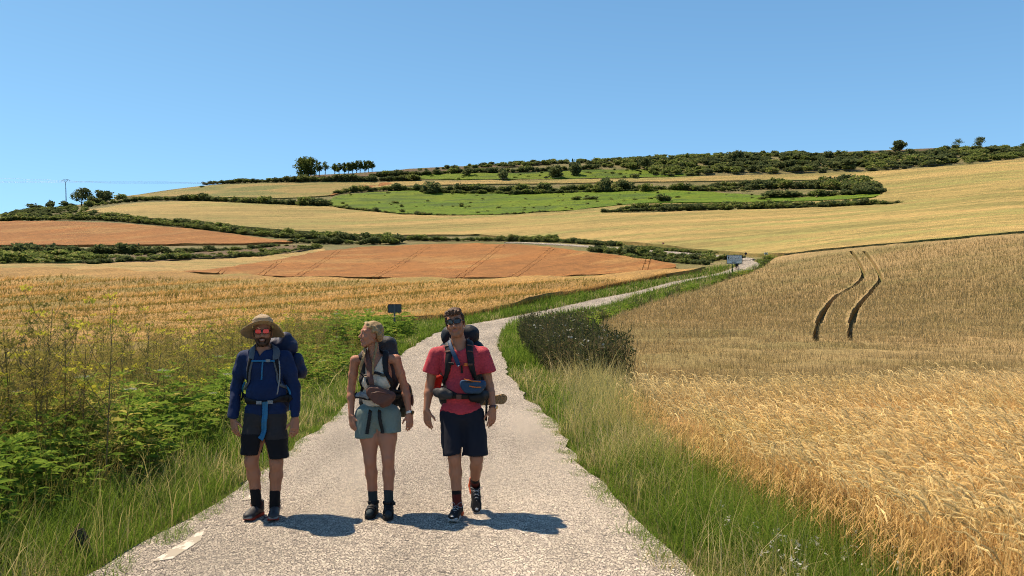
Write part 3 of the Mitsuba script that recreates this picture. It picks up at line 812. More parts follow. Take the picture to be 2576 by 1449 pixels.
# barley on the left behind the weeds, up to the crest
xy = np.vstack([sample(FIELD1, 66000, br, 11, 110, 2), sample(FIELD1, 20000, br, 9.2, 30, 2)])
z = ter(xy[:, 0], xy[:, 1]) + ridges(xy[:, 0], xy[:, 1]) - 0.16
sz = 0.20 * np.clip(xy[:, 1] / 28, 0.8, 3.2)
az = -0.2 + br.normal(0, 0.8, len(xy))
v, f, uv = blades(np.c_[xy, z], sz * br.uniform(0.7, 1.5, len(xy)), br.uniform(0.3, 1.0, len(xy)), az, sz * 0.16, br, 2, 1.2)
uv[:, 1] = 0.5 + 0.5 * uv[:, 1]
E1 = densify(np.vstack([near1[2:], edge1]), 0.06)
E1 = E1[br.random(len(E1)) < 0.9]
E1 = np.vstack([E1 + br.normal(0, 0.16, E1.shape) for _ in range(4)])
v2, f2, uv2 = blades(np.c_[E1, ter(E1[:, 0], E1[:, 1])], br.uniform(0.55, 0.9, len(E1)), br.uniform(0.05, 0.4, len(E1)), br.uniform(-3, 3, len(E1)), 0.02 * np.clip(E1[:, 1] / 25, 1, 3), br, 2, 1.0)
v, f, uv = join([(v, f, uv), (v2, f2, uv2)])
put('left_barley', (v, f), 'left_barley', uv=uv)
tag('left_barley', 'golden barley ears standing on the field left of the road', 'barley', kind='stuff')

# wheat on the right
xy = sample(FIELD7.difference(shapely.union_all([TRAM7.buffer(0.16)]).intersection(shapely.box(0, 46, 200, 200))), 105000, br, 13, 112, 2)
z = ter(xy[:, 0], xy[:, 1]) + H7(xy[:, 0], xy[:, 1]) - 0.15
sz = np.maximum(0.19 * np.clip(xy[:, 1] / 24, 0.75, 3.0), 0.55 - H7(xy[:, 0], xy[:, 1]))
v, f, uv = blades(np.c_[xy, z], sz * br.uniform(0.8, 1.5, len(xy)), br.uniform(0.0, 0.45, len(xy)), br.uniform(-3, 3, len(xy)), 0.022 * np.clip(xy[:, 1] / 24, 0.75, 3.0), br, 2, 1.0)
uv[:, 1] = 0.35 + 0.65 * uv[:, 1]
E7 = np.vstack([densify(np.vstack([[(4, 13.7), (2.7, 13.4), (2.75, 18.6)], l7]), 0.05), densify([(4, 13.7), (7, 14.9), (10.5, 16.6), (20, 18)], 0.03)])
E7 = np.vstack([E7 + br.normal(0, 0.15, E7.shape) for _ in range(4)])
v2, f2, uv2 = blades(np.c_[E7, ter(E7[:, 0], E7[:, 1])], br.uniform(0.4, 0.68, len(E7)), br.uniform(0.0, 0.3, len(E7)), br.uniform(-3, 3, len(E7)), 0.014 * np.clip(E7[:, 1] / 20, 1, 3), br, 2, 1.0)
v, f, uv = join([(v, f, uv), (v2, f2, uv2)])
put('brown_wheat', (v, f), 'brown_wheat', uv=uv)
tag('brown_wheat', 'short upright wheat ears standing on the brown-green field on the right', 'wheat', kind='stuff')


# -- grass on the verges
def grass_color(a, b, dry):
    def fn(p, n, uv):
        patch = fbm(p.x * 0.8, p.y * 0.8, 1.0, 3)
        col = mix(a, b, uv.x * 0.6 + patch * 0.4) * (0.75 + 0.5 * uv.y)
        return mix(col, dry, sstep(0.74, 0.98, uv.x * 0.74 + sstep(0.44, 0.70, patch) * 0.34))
    return fn


leafy('grass_blade', grass_color((0.080, 0.170, 0.022), (0.255, 0.340, 0.050), (0.66, 0.54, 0.27)), 1.0, 0.4)
leafy('dry_grass', grass_color((0.36, 0.34, 0.11), (0.60, 0.50, 0.22), (0.80, 0.66, 0.36)), 0.9, 0.45)
gr = np.random.default_rng(31)
ROAD_KEEP = ROAD.buffer(-0.06)
shapely.prepare(ROAD_KEEP)


def side(line, y):
    """x of an edge line at distance y (before the bend)."""
    m = line[:, 1] < 48
    o = np.argsort(line[m][:, 1])
    return np.interp(y, line[m][o, 1], line[m][o, 0])


def off_road(xy):
    return ~shapely.contains_xy(ROAD_KEEP, xy[:, 0], xy[:, 1])


def grass(key, label, xy, h, w, lean=(0.15, 0.8), mat='grass_blade', nseg=3):
    xy = xy[off_road(xy)]
    n = len(xy)
    hv = (h(xy) if callable(h) else h) * gr.lognormal(0, 0.3, n)
    wv = (w(xy) if callable(w) else w) * gr.uniform(0.7, 1.3, n)
    az = gr.uniform(-np.pi, np.pi, n)
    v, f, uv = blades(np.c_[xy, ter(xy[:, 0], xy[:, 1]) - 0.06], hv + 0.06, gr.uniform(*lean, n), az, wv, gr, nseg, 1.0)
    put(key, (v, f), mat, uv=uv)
    tag(key, label, 'grass', kind='stuff')


# left verge: short grass along the road, taller towards the weeds
n = 44000
y = np.exp(gr.uniform(math.log(3.2), math.log(44), n))
t = gr.random(n) ** 1.15
wid = 1.55 + 0.02 * y
x = side(L, y) - (t * wid) + 0.10 * gr.normal(size=n) * (t < 0.1)
xyL, tL = np.c_[x, y], t
grass('verge_grass', 'green grass verge between the road and the weeds on the left', xyL, lambda q: (0.05 + 0.24 * np.clip((side(L, q[:, 1]) - q[:, 0]) / 0.9, 0, 1)) * (0.35 + 1.2 * clumpy(q, 1.3, 2)), lambda q: 0.006 * np.clip(q[:, 1] / 7, 0.75, 4))
# right verge
n = 46000
y = np.exp(gr.uniform(math.log(3.2), math.log(46), n))
t = gr.random(n) ** 1.05
xr = side(R, y)
far = np.interp(y, [3, 5.2, 7.6, 12.2, 18, 22, 30, 46], [2.45, 2.5, 2.3, 1.95, 2.9, 3.3, 4.2, 5.4])
x = xr + t * (far - xr) + 0.12 * gr.normal(size=n) * (t < 0.12)
grass('verge_grass_001', 'green grass verge between the road and the ripe barley on the right', np.c_[x, y], lambda q: (0.05 + 0.24 * np.clip((q[:, 0] - side(R, q[:, 1])) / 0.6, 0, 1)) * (0.3 + 1.3 * clumpy(q, 1.1, 6)), lambda q: 0.006 * np.clip(q[:, 1] / 7, 0.75, 4))
# tufts that creep onto the asphalt edge
tx = []
for _ in range(150):
    yy = math.exp(gr.uniform(math.log(3.6), math.log(16)))
    s = 1 if gr.random() < 0.7 else 0
    cx = (side(R, np.array([yy]))[0] - gr.uniform(-0.10, 0.20)) if s else (side(L, np.array([yy]))[0] + gr.uniform(-0.05, 0.12))
    tx.append(np.array([cx, yy]) + gr.normal(0, 0.055, (40, 2)))
ROAD_KEEP = ROAD.buffer(-0.35)
shapely.prepare(ROAD_KEEP)
grass('grass_tufts', 'small grass tufts growing on the frayed edge of the asphalt', np.vstack(tx), 0.07, 0.006, (0.3, 0.95))
ROAD_KEEP = ROAD.buffer(-0.06)
shapely.prepare(ROAD_KEEP)
# far verges along the bend, both sides of the road
FARV = ROAD.buffer(4.6).intersection(shapely.box(-14, 24, 60, 125)).difference(ROAD).difference(FIELD1.buffer(0.1)).difference(FIELD7.buffer(0.1))
xy = sample(FARV, 46000, gr, 26, 122, 2)
grass('verge_grass_002', 'green grass verges along both sides of the road towards the bend', xy, lambda q: (0.22 + 0.5 * np.clip(clumpy(q, 0.35, 8) - 0.35, 0, 1)) * np.clip(q[:, 1] / 45, 1, 1.7), lambda q: 0.010 * np.clip(q[:, 1] / 14, 1, 8), (0.1, 0.6), nseg=2)
# dry seeding grass on the right verge, and thin dark stems in front of the barley
n = 9000
y = np.exp(gr.uniform(math.log(8.5), math.log(30), n))
x = np.interp(y, [5, 8, 12, 18, 24, 30], [2.05, 1.9, 1.6, 2.0, 2.1, 1.8]) + gr.normal(0, 0.35, n)
grass('dry_grass', 'pale dry seeding grass on the right verge below the dark flowering weeds', np.c_[x, y], lambda q: np.interp(q[:, 1], [8, 11, 16, 24], [0.30, 0.42, 0.65, 0.65]), lambda q: 0.006 * np.clip(q[:, 1] / 8, 1, 3), (0.1, 0.6), 'dry_grass')
# thin seed-headed stalks that stand above the verge grass
n = 2400
y = np.exp(gr.uniform(math.log(3.6), math.log(24), n))
u = gr.random(n)
x = np.where(u < 0.62, side(R, y) + gr.uniform(0.05, 1.15, n), side(L, y) - gr.uniform(0.1, 1.0, n))
grass('seed_stalks', 'thin pale seed stalks standing above the verge grass', np.c_[x, y], lambda q: 0.26 + 0.22 * clumpy(q, 0.8, 3), lambda q: 0.007 * np.clip(q[:, 1] / 8, 0.8, 3), (0.1, 0.75), 'dry_grass')
# ------------------------------------------------------------------ roadside weeds, one plant at a time
leafy('weed_leaf', grass_color((0.060, 0.140, 0.020), (0.290, 0.390, 0.058), (0.52, 0.47, 0.12)), 0.75, 0.22)
leafy('weed_leaf_dark', grass_color((0.040, 0.055, 0.022), (0.085, 0.095, 0.035), (0.20, 0.15, 0.075)), 0.7, 0.6)
diffuse('weed_stem', lambda p, n, uv: mix((0.09, 0.11, 0.03), (0.16, 0.11, 0.045), noise(p.x * 3, p.y * 3, p.z * 2)), 0.6)
diffuse('dry_stem', lambda p, n, uv: mix((0.14, 0.10, 0.045), (0.24, 0.19, 0.085), noise(p.x * 3, p.y * 3, p.z * 2)), 0.6)
leafy('yellow_umbel', (0.60, 0.55, 0.07), 0.6)
leafy('white_umbel', (0.55, 0.55, 0.46), 0.6)
leafy('olive_frond', grass_color((0.20, 0.19, 0.045), (0.40, 0.32, 0.10), (0.58, 0.43, 0.16)), 0.8, 0.45)
leafy('poppy_petal', (0.55, 0.035, 0.012), 0.8)


def lance(base, d, nrm, L, w):
    """A lance-shaped leaf folded along its midrib: base, direction, upward normal, length, width -> 6 triangles."""
    s = np.cross(d, nrm)
    a, b = base + d * L * 0.35 + nrm * L * 0.02, base + d * L * 0.7 - nrm * L * 0.03
    t = base + d * L - nrm * L * 0.16
    v = np.array([base, a + s * w / 2 + nrm * w * 0.2, a, a - s * w / 2 + nrm * w * 0.2, b + s * w * 0.36 + nrm * w * 0.1, b, b - s * w * 0.36 + nrm * w * 0.1, t])
    f = np.array([[0, 1, 2], [0, 2, 3], [1, 4, 5], [1, 5, 2], [2, 5, 6], [2, 6, 3], [4, 7, 5], [5, 7, 6]])
    return v, f


def danewort(seed, h, flower=False, nodes=6, leaf=0.30):
    """Upright stem with opposite pinnate leaves of long leaflets."""
    r = np.random.default_rng(seed)
    lean = r.normal(0, 0.06, 2)
    stem, lv = [tube(np.array([(0, 0, -0.05), (lean[0] * 0.4, lean[1] * 0.4, h * 0.5), (lean[0], lean[1], h)]), [0.008, 0.006, 0.003], 5)], []
    a0 = r.uniform(0, 3)
    for k in range(nodes):
        t = 0.18 + 0.82 * k / (nodes - 1)
        p = np.array([lean[0] * t, lean[1] * t, h * t])
        size = leaf * (1.0 - 0.45 * abs(t - 0.6)) * (0.55 if k == nodes - 1 else 1)
        a0 += math.pi / 2 + r.normal(0, 0.25)
        for o in ((0, math.pi) if k < nodes - 1 else (0, math.pi / 2, math.pi, 4.7)):
            a = a0 + o + r.normal(0, 0.2)
            el = r.uniform(0.05, 0.55) + (0.35 if k == nodes - 1 else 0)
            d = np.array([math.cos(a) * math.cos(el), math.sin(a) * math.cos(el), math.sin(el)])
            sd = np.array([-math.sin(a), math.cos(a), 0])
            n = np.cross(d, sd) * -1
            n = n if n[2] > 0 else -n
            for j in range(5):
                q, sgn = (1.0, 0) if j == 4 else (0.34 + 0.27 * (j // 2), 1 if j % 2 else -1)
                dd = unit(d * (0.75 if sgn else 1) + sd * sgn * 0.8 - n * 0.12 * q + r.normal(0, 0.09, 3))
                nn = unit(n + r.normal(0, 0.45, 3))
                nn = unit(nn - dd * (nn @ dd))
                tnt = r.random()
                v, f = lance(p + d * size * q - n * size * 0.18 * q * q, dd, nn, size * r.uniform(0.6, 0.8), size * r.uniform(0.19, 0.27))
                lv.append((v, f, np.c_[np.full(8, tnt), np.full(8, 0.3 + 0.6 * t)]))
    fl = []
    if flower:
        for _ in range(70):
            a, q = r.uniform(0, 6.28), math.sqrt(r.random()) * 0.07
            c = np.array([lean[0] + q * math.cos(a), lean[1] + q * math.sin(a), h + 0.05 + 0.02 * r.random()])
            e = r.normal(0, 0.006, (3, 3))
            fl.append((c + e, np.array([[0, 1, 2]])))
    return join(stem), join(lv), join(fl) if fl else None


def fennel(seed, h, spread=0.25, umbels=5, fronds=34, dry=True):
    """A tall thin umbellifer: stem, thin upright branches, feathery fronds, small umbels."""
    r = np.random.default_rng(seed)
    lean = r.normal(0, 0.07, 2)
    top = np.array([lean[0], lean[1], h])
    stem, fr, um = [tube(np.array([(0, 0, -0.05), top * 0.5, top]), [0.008, 0.006, 0.0025], 5)], [], []
    for k in range(umbels + 3):
        t = r.uniform(0.35, 0.9)
        p = top * t
        a = r.uniform(0, 6.28)
        L = h * r.uniform(0.14, 0.36)
        e = p + np.array([math.cos(a) * L * 0.55, math.sin(a) * L * 0.55, L * 0.85])
        m = (p + e) / 2 + np.array([math.cos(a) * 0.02, math.sin(a) * 0.02, -0.02])
        stem.append(tube(np.array([p, m, e]), [0.004, 0.003, 0.002], 4))
        for j in range(7):
            b = 6.28 * j / 7
            ee = e + np.array([math.cos(b) * 0.045, math.sin(b) * 0.045, 0.04 + 0.01 * r.random()]) * r.uniform(0.7, 1.3)
            stem.append((np.array([e + (0.0012, 0, 0), e - (0.0012, 0, 0), ee]), np.array([[0, 1, 2]])))
            um.append((ee + r.normal(0, 0.015, (6, 3)), np.array([[0, 1, 2], [3, 4, 5]])))
    for k in range(fronds):
        t = r.uniform(0.12, 0.97)
        p = top * t + r.normal(0, 0.02, 3)
        a, el = r.uniform(0, 6.28), r.uniform(0.2, 1.1)
        d = np.array([math.cos(a) * math.cos(el), math.sin(a) * math.cos(el), math.sin(el)])
        L = spread * r.uniform(0.4, 1.1)
        for j in range(9):
            q = p + d * L * (j / 9)
            dd = unit(d + r.normal(0, 0.6, 3))
            s = unit(np.cross(dd, r.normal(size=3)))
            l2 = L * 0.32 * (1.1 - j / 12)
            fr.append((np.array([q - s * 0.0036, q + s * 0.0036, q + dd * l2]), np.array([[0, 1, 2]]), np.c_[np.full(3, r.random()), np.full(3, t)]))
    return join(stem), join(fr), join(um)


def daisy(seed, h):
    """A stiff dark weed: many thin stems with narrow leaves and white flower heads on top."""
    r = np.random.default_rng(seed)
    st, lv, fl = [], [], []
    for stem_ in range(16):
        a, q = r.uniform(0, 6.28), r.uniform(0.0, 0.22)
        b = np.array([q * 0.4 * math.cos(a), q * 0.4 * math.sin(a), -0.05])
        e = np.array([q * 1.5 * math.cos(a), q * 1.5 * math.sin(a), h * r.uniform(0.7, 1.08)])
        st.append(tube(np.array([b, (b + e) / 2 + r.normal(0, 0.02, 3), e]), [0.006, 0.005, 0.003], 3))
        for _ in range(13):
            t = r.uniform(0.12, 0.95)
            p = b + (e - b) * t
            d = unit(r.normal(size=3) + (0, 0, 0.7))
            s = unit(np.cross(d, r.normal(size=3)))
            l2 = r.uniform(0.06, 0.16)
            lv.append((np.array([p, p + d * l2 * 0.5 + s * 0.013, p + d * l2, p + d * l2 * 0.5 - s * 0.013]), np.array([[0, 1, 2], [0, 2, 3]]), np.c_[np.full(4, r.random()), np.full(4, t)]))
        c = e
        if r.random() < 0.06 or (not fl and stem_ == 15):
            nrm = unit(r.normal(size=3) * 0.5 + (0.0, -0.3, 1.0))
            s1 = unit(np.cross(nrm, (1, 0.2, 0)))
            s2 = np.cross(nrm, s1)
            ring = np.array([c + (s1 * math.cos(k) + s2 * math.sin(k)) * 0.026 - nrm * 0.004 for k in np.arange(8) * math.pi / 4])
            fl.append((np.vstack([c[None], ring]), np.array([[0, 1 + k, 1 + (k + 1) % 8] for k in range(8)])))
        else:
            lv.append((c + r.normal(0, 0.012, (6, 3)), np.array([[0, 1, 2], [3, 4, 5]])))
    return join(st), join(lv), join(fl)


def group(key, **ch):
    scene[key] = {'type': 'shapegroup', **ch}


for k in range(7):
    st, lv, fl = [], [], []
    for m_ in range(3):
        a_ = danewort(300 + 10 * k + m_, [0.95, 0.8, 1.0, 0.7, 0.88, 0.6, 0.5][k] * (1, 0.8, 0.62)[m_], flower=k == 2 and m_ == 0, nodes=[7, 6, 7, 6, 6, 5, 5][k], leaf=[0.30, 0.27, 0.30, 0.26, 0.28, 0.24, 0.22][k])
        o_ = np.array([(0, 0, 0), (0.11, 0.07, 0), (-0.08, -0.12, 0)][m_])
        st.append((a_[0][0] + o_, a_[0][1]))
        lv.append((a_[1][0] + o_, *a_[1][1:]))
        if a_[2]:
            fl.append((a_[2][0] + o_, a_[2][1]))
    st, lv, fl = join(st), join(lv), join(fl) if fl else None
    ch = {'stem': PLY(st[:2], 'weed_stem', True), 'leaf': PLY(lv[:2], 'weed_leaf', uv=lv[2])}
    if fl:
        ch['flower'] = PLY(fl[:2], 'white_umbel')
    group(f'leafy_weed_kind_{k}', **ch)
for k in range(6):
    st, fr, um = fennel(400 + k, [1.5, 1.25, 1.35, 1.1, 1.6, 1.2][k], 0.24, [6, 5, 6, 4, 7, 5][k], [80, 72, 84, 70, 90, 74][k])
    group(f'tall_weed_kind_{k}', stem=PLY(st[:2], 'dry_stem', True), frond=PLY(fr[:2], 'olive_frond', uv=fr[2]), umbel=PLY(um[:2], 'yellow_umbel' if k in (1, 4) else 'olive_frond'))
for k in range(4):
    st, lv, fl = daisy(500 + k, [1.1, 1.0, 1.2, 0.9][k])
    group(f'flower_weed_kind_{k}', stem=PLY(st[:2], 'dry_stem'), leaf=PLY(lv[:2], 'weed_leaf_dark', uv=lv[2]), flower=PLY(fl[:2], 'white_umbel'))

wr = np.random.default_rng(41)


def spread(n, fn, gap):
    """Up to n places from fn() no closer to each other than gap(y)."""
    got = []
    tries = 0
    while len(got) < n and tries < n * 60:
        tries += 1
        p = fn()
        if all((p[0] - q[0]) ** 2 + (p[1] - q[1]) ** 2 > gap(p[1]) ** 2 for q in got):
            got.append(p)
    return sorted(got, key=lambda q: q[1])


def leafy_spot():
    y = math.exp(wr.uniform(math.log(3.6), math.log(27)))
    x = side(L, np.array([y]))[0] - np.interp(y, [4, 8, 20], [1.3, 1.15, 0.95]) - 3.0 * wr.random() ** 1.3
    return x, y


def plant(name, group_key, x, y, s, label, cat, grp, rot=None):
    key = num(name)
    inst(key, group_key, (x, y, tz(x, y) - 0.03), s, wr.uniform(0, 360) if rot is None else rot)
    tag(key, label, cat, grp)
    for q in ('leaf', 'frond', 'umbel', 'flower'):
        if q in scene[group_key]:
            labels[f'{key}__{q}'] = {'kind': 'stuff'}
    return key


def where(x, y):
    """Says in words where a weed of the left thicket stands."""
    px = CX + F * x / y
    row = 'nearest the road' if side(L, np.array([y]))[0] - x < 1.7 else 'in the middle rows' if side(L, np.array([y]))[0] - x < 2.9 else 'in the back rows'
    at_ = 'at the left edge of the picture' if px < 120 else 'well left of the hatted man' if px < 330 else 'just left of the hatted man' if px < 575 else 'behind the hatted man' if px < 760 else 'between the hatted man and the woman' if px < 875 else 'behind the woman'
    return f'{row}, {at_}'


k = 0
for x, y in spread(285, leafy_spot, lambda y: 0.15 + 0.011 * y):
    d = side(L, np.array([y]))[0] - x
    front = d < 1.35
    kind = wr.integers(2, 7) if front else wr.integers(0, 5)
    s = wr.uniform(0.7, 1.1) * (0.9 if front else 0.98)
    plant('leafy_weed', f'leafy_weed_kind_{kind}', x, y, (s * 1.05, s * 1.05, s), f'green leafy weed {where(x, y)}', 'weed plant', 'leafy weeds left of the road')


def tall_spot():
    y = math.exp(wr.uniform(math.log(5.2), math.log(34)))
    x = side(L, np.array([y]))[0] - 1.6 - 4.3 * wr.random() ** 0.8
    return x, y


for x, y in spread(290, tall_spot, lambda y: 0.10 + 0.008 * y):
    s = wr.uniform(0.82, 1.2)
    plant('tall_weed', f'tall_weed_kind_{wr.integers(6)}', x, y, (s * 1.1, s * 1.1, s), f'thin tall olive-brown weed {where(x, y)}', 'weed plant', 'tall thin weeds left of the road')
# the tallest stalk, and two others that stand clear against the field
for px, base, Y, kind, h, lab in ((262, 1300, 7.4, 4, 1.10, 'tallest branching stalk, standing far above the weeds on the left'), (100, 1240, 7.6, 0, 1.0, 'tall brown stalk near the left edge of the weeds'), (205, 1200, 8.2, 2, 1.12, 'tall stalk just left of the tallest branching one')):
    a = at(px, base, Y)
    plant('tall_stalk', f'tall_weed_kind_{kind}', a[0], Y, (h, h, h), lab, 'weed plant', None, 20.0)
# a mixed undergrowth that nobody could count: low stems between the plants
n = 30000
y = np.exp(gr.uniform(math.log(4.0), math.log(38), n))
x = side(L, y) - 1.0 - gr.random(n) * 5.4
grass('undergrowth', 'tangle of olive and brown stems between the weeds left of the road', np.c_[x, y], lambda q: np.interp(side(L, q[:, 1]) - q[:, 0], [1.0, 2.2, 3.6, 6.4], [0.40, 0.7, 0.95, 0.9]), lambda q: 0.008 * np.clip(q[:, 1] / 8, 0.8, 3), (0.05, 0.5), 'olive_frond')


# nettle-like bushes around the foot of the back-facing sign
def sign_spot():
    return wr.uniform(-10.5, -5.2), wr.uniform(27, 47)


for x, y in spread(90, sign_spot, lambda y: 0.45):
    if x > side(L, np.array([y]))[0] - 0.9:
        continue
    s = wr.uniform(1.0, 1.7)
    plant('roadside_nettle', f'leafy_weed_kind_{wr.integers(0, 5)}', x, y, s, f'bright green leafy plant {"in front of" if y < 36 else "beside" if y < 41 else "behind"} the grey back of the road sign', 'weed plant', 'leafy clump around the road sign')


for k in range(16):
    a = ground(993, 858)[0]
    x, y = a[0] + wr.uniform(-1.9, 0.35), a[1] - wr.uniform(0.4, 2.0)
    s = wr.uniform(1.05, 1.35)
    plant('roadside_nettle', f'leafy_weed_kind_{wr.integers(0, 5)}', x, y, s, 'bright green leafy plant right at the post of the grey-backed road sign', 'weed plant', 'leafy clump around the road sign')


# dark flowering weeds on the right of the road
def flower_spot():
    y = 19.0 + 22 * wr.random() ** 1.35
    xr = np.interp(y, [19.5, 22, 26, 30, 36, 41], [2.0, 1.4, 0.85, 0.6, 0.5, 0.6])
    xf = np.interp(y, [19.5, 22, 26, 30, 36, 41], [2.75, 2.95, 3.0, 3.1, 3.3, 3.2])
    return wr.uniform(xr, xf), y


for x, y in spread(170, flower_spot, lambda y: 0.24):
    s = wr.uniform(1.0, 1.45)
    plant('flower_weed', f'flower_weed_kind_{wr.integers(4)}', x, y, (s * 1.25, s * 1.25, s), f'dark weed with white flower heads at the {"near end" if y < 24 else "near half" if y < 29 else "far half" if y < 35 else "far end"} of the right-hand stand', 'weed plant', 'dark flowering weeds right of the road')
# taller weeds along the far right verge
def far_spot():
    k = wr.integers(len(l7))
    t = wr.random()
    a, b = l7[k], l7[min(k + 1, len(l7) - 1)]
    p = a + (b - a) * t
    return p[0] - wr.uniform(0.4, 1.6), p[1] + wr.uniform(0, 0.8)


for x, y in spread(110, far_spot, lambda y: 0.5):
    if shapely.contains_xy(ROAD.buffer(0.3), x, y) or y < 28:
        continue
    s = wr.uniform(0.9, 1.5)
    plant('verge_weed', f'{"leafy_weed" if wr.random() < 0.6 else "flower_weed"}_kind_{wr.integers(4)}', x, y, (s * 1.4, s * 1.4, s * 0.9), f'bushy green weed on the right verge, {"just past the dark flowering stand" if y < 45 else "half way to the bend" if y < 70 else "near the information sign"}', 'weed plant', 'weeds on the far right verge')


# poppies at the edge of the barley
def poppy(seed):
    r = np.random.default_rng(seed)
    h = 0.5
    pts = []
    for k in range(5):
        a = 6.28 * k / 5
        d, s = np.array([math.cos(a), math.sin(a), 0.35]), np.array([-math.sin(a), math.cos(a), 0])
        c = np.array([0, 0, h])
        pts.append((np.array([c, c + d * 0.03 + s * 0.026, c + d * 0.045, c + d * 0.03 - s * 0.026]), np.array([[0, 1, 2], [0, 2, 3]])))
    return tube(np.array([(0, 0, 0), (0.02, 0, h * 0.5), (0, 0, h)]), 0.0022, 4), join(pts)


st, pt = poppy(1)
group('poppy_kind', stem=PLY(st, 'weed_stem', True), petals=PLY(pt[:2], 'poppy_petal'))
for (px, py, Y), lab in (((1758, 1128, 9.0), 'red poppy, the brightest one at the edge of the barley'), ((1740, 1158, 8.6), 'small red poppy just below the brightest one'), ((1868, 1262, 7.2), 'orange-red poppy lower down beside the barley')):
    a = at(px, py, Y)
    key = num('poppy')
    inst(key, 'poppy_kind', (a[0], Y, a[2] - 0.5), 1.0, 0)
    tag(key, lab, 'flower', 'poppies beside the barley')
# small white flowers low on the right verge
fl = []
for _ in range(60):
    y = wr.uniform(4.3, 6.2)
    c0 = np.array([wr.uniform(1.6, 2.9), y, wr.uniform(0.12, 0.26)])
    for _ in range(5):
        c = c0 + wr.normal(0, 0.015, 3)
        fl.append((c + wr.normal(0, 0.008, (6, 3)), np.array([[0, 1, 2], [3, 4, 5]])))
m = join(fl)
put('wildflowers', m[:2], 'white_umbel')
tag('wildflowers', 'tiny white flowers scattered in the grass at the lower right', 'flowers', kind='stuff')
# the broken dry stump in the grass at the lower left
r = np.random.default_rng(5)
a = ground(205, 1398)[0]
pc = [tube(np.array([(0.02, 0.02, -0.05), (0.0, 0.0, 0.10), (-0.015, -0.01, 0.19)]), [0.055, 0.05, 0.028], 7)]
put('dry_stump__stub', join(pc)[:2], 'bark', True, to_world=T().translate([float(q) for q in a]))
sp = [tube(np.array([(-0.16, -0.06, -0.02), (-0.06, -0.04, 0.12), (-0.005, -0.03, 0.235)]), [0.009, 0.010, 0.007], 5), tube(np.array([(0.14, -0.03, -0.02), (0.06, -0.03, 0.09), (0.01, -0.02, 0.2)]), [0.007, 0.008, 0.005], 5),
      tube(np.array([(-0.24, -0.08, 0.02), (-0.17, -0.10, 0.06), (-0.13, -0.12, 0.11)]), [0.006, 0.006, 0.004], 5)]
put('dry_stump__splinter', join(sp)[:2], 'dry_stem', True, to_world=T().translate([float(q) for q in a]))
tag('dry_stump', 'small broken dry stump in the grass at the lower left', 'stump')
# ------------------------------------------------------------------ people: tools (signed distances, meshing, ribbons)
class Form:
    """A smooth union of round cones and ellipsoids as a signed distance."""

    def __init__(self, k=0.02):
        self.p, self.k = [], k

    def cone(self, a, b, ra, rb=None, k=None):
        self.p.append(('c', np.asarray(a, float), np.asarray(b, float), ra, ra if rb is None else rb, self.k if k is None else k))
        return self

    def chain(self, pts, radii, k=None):
        for i in range(len(pts) - 1):
            self.cone(pts[i], pts[i + 1], radii[i], radii[i + 1], k)
        return self

    def ell(self, c, r, M=None, k=None):
        self.p.append(('e', np.asarray(c, float), np.asarray(r, float), np.eye(3) if M is None else np.asarray(M, float), 0, self.k if k is None else k))
        return self

    def bounds(self, pad=0.03):
        lo, hi = np.full(3, 9e9), np.full(3, -9e9)
        for q in self.p:
            if q[0] == 'c':
                r = max(q[3], q[4])
                lo, hi = np.minimum(lo, np.minimum(q[1], q[2]) - r), np.maximum(hi, np.maximum(q[1], q[2]) + r)
            else:
                e = np.sqrt(((q[3] * q[2][:, None]) ** 2).sum(0))
                lo, hi = np.minimum(lo, q[1] - e), np.maximum(hi, q[1] + e)
        return lo - pad, hi + pad

    def __call__(self, P, far=0.06):
        d = np.full(len(P), far)
        for q in self.p:
            if q[0] == 'c':
                r = max(q[3], q[4])
                lo, hi = np.minimum(q[1], q[2]) - r - far, np.maximum(q[1], q[2]) + r + far
            else:
                e = np.sqrt(((q[3] * q[2][:, None]) ** 2).sum(0))
                lo, hi = q[1] - e - far, q[1] + e + far
            m = np.nonzero(((P > lo) & (P < hi)).all(1))[0]
            if not len(m):
                continue
            X = P[m]
            if q[0] == 'c':
                ab = q[2] - q[1]
                t = np.clip(((X - q[1]) @ ab) / max(ab @ ab, 1e-12), 0, 1)
                v = np.linalg.norm(X - q[1] - t[:, None] * ab, axis=1) - (q[3] + (q[4] - q[3]) * t)
            else:
                L = (X - q[1]) @ q[3].T
                k0 = np.linalg.norm(L / q[2], axis=1)
                k1 = np.linalg.norm(L / q[2] ** 2, axis=1)
                v = np.where(k1 > 1e-9, k0 * (k0 - 1) / np.maximum(k1, 1e-9), -q[2].min())
            k = q[5]
            a = d[m]
            hh = np.clip(0.5 + 0.5 * (a - v) / max(k, 1e-6), 0, 1)
            d[m] = a + (v - a) * hh - k * hh * (1 - hh)
        return d


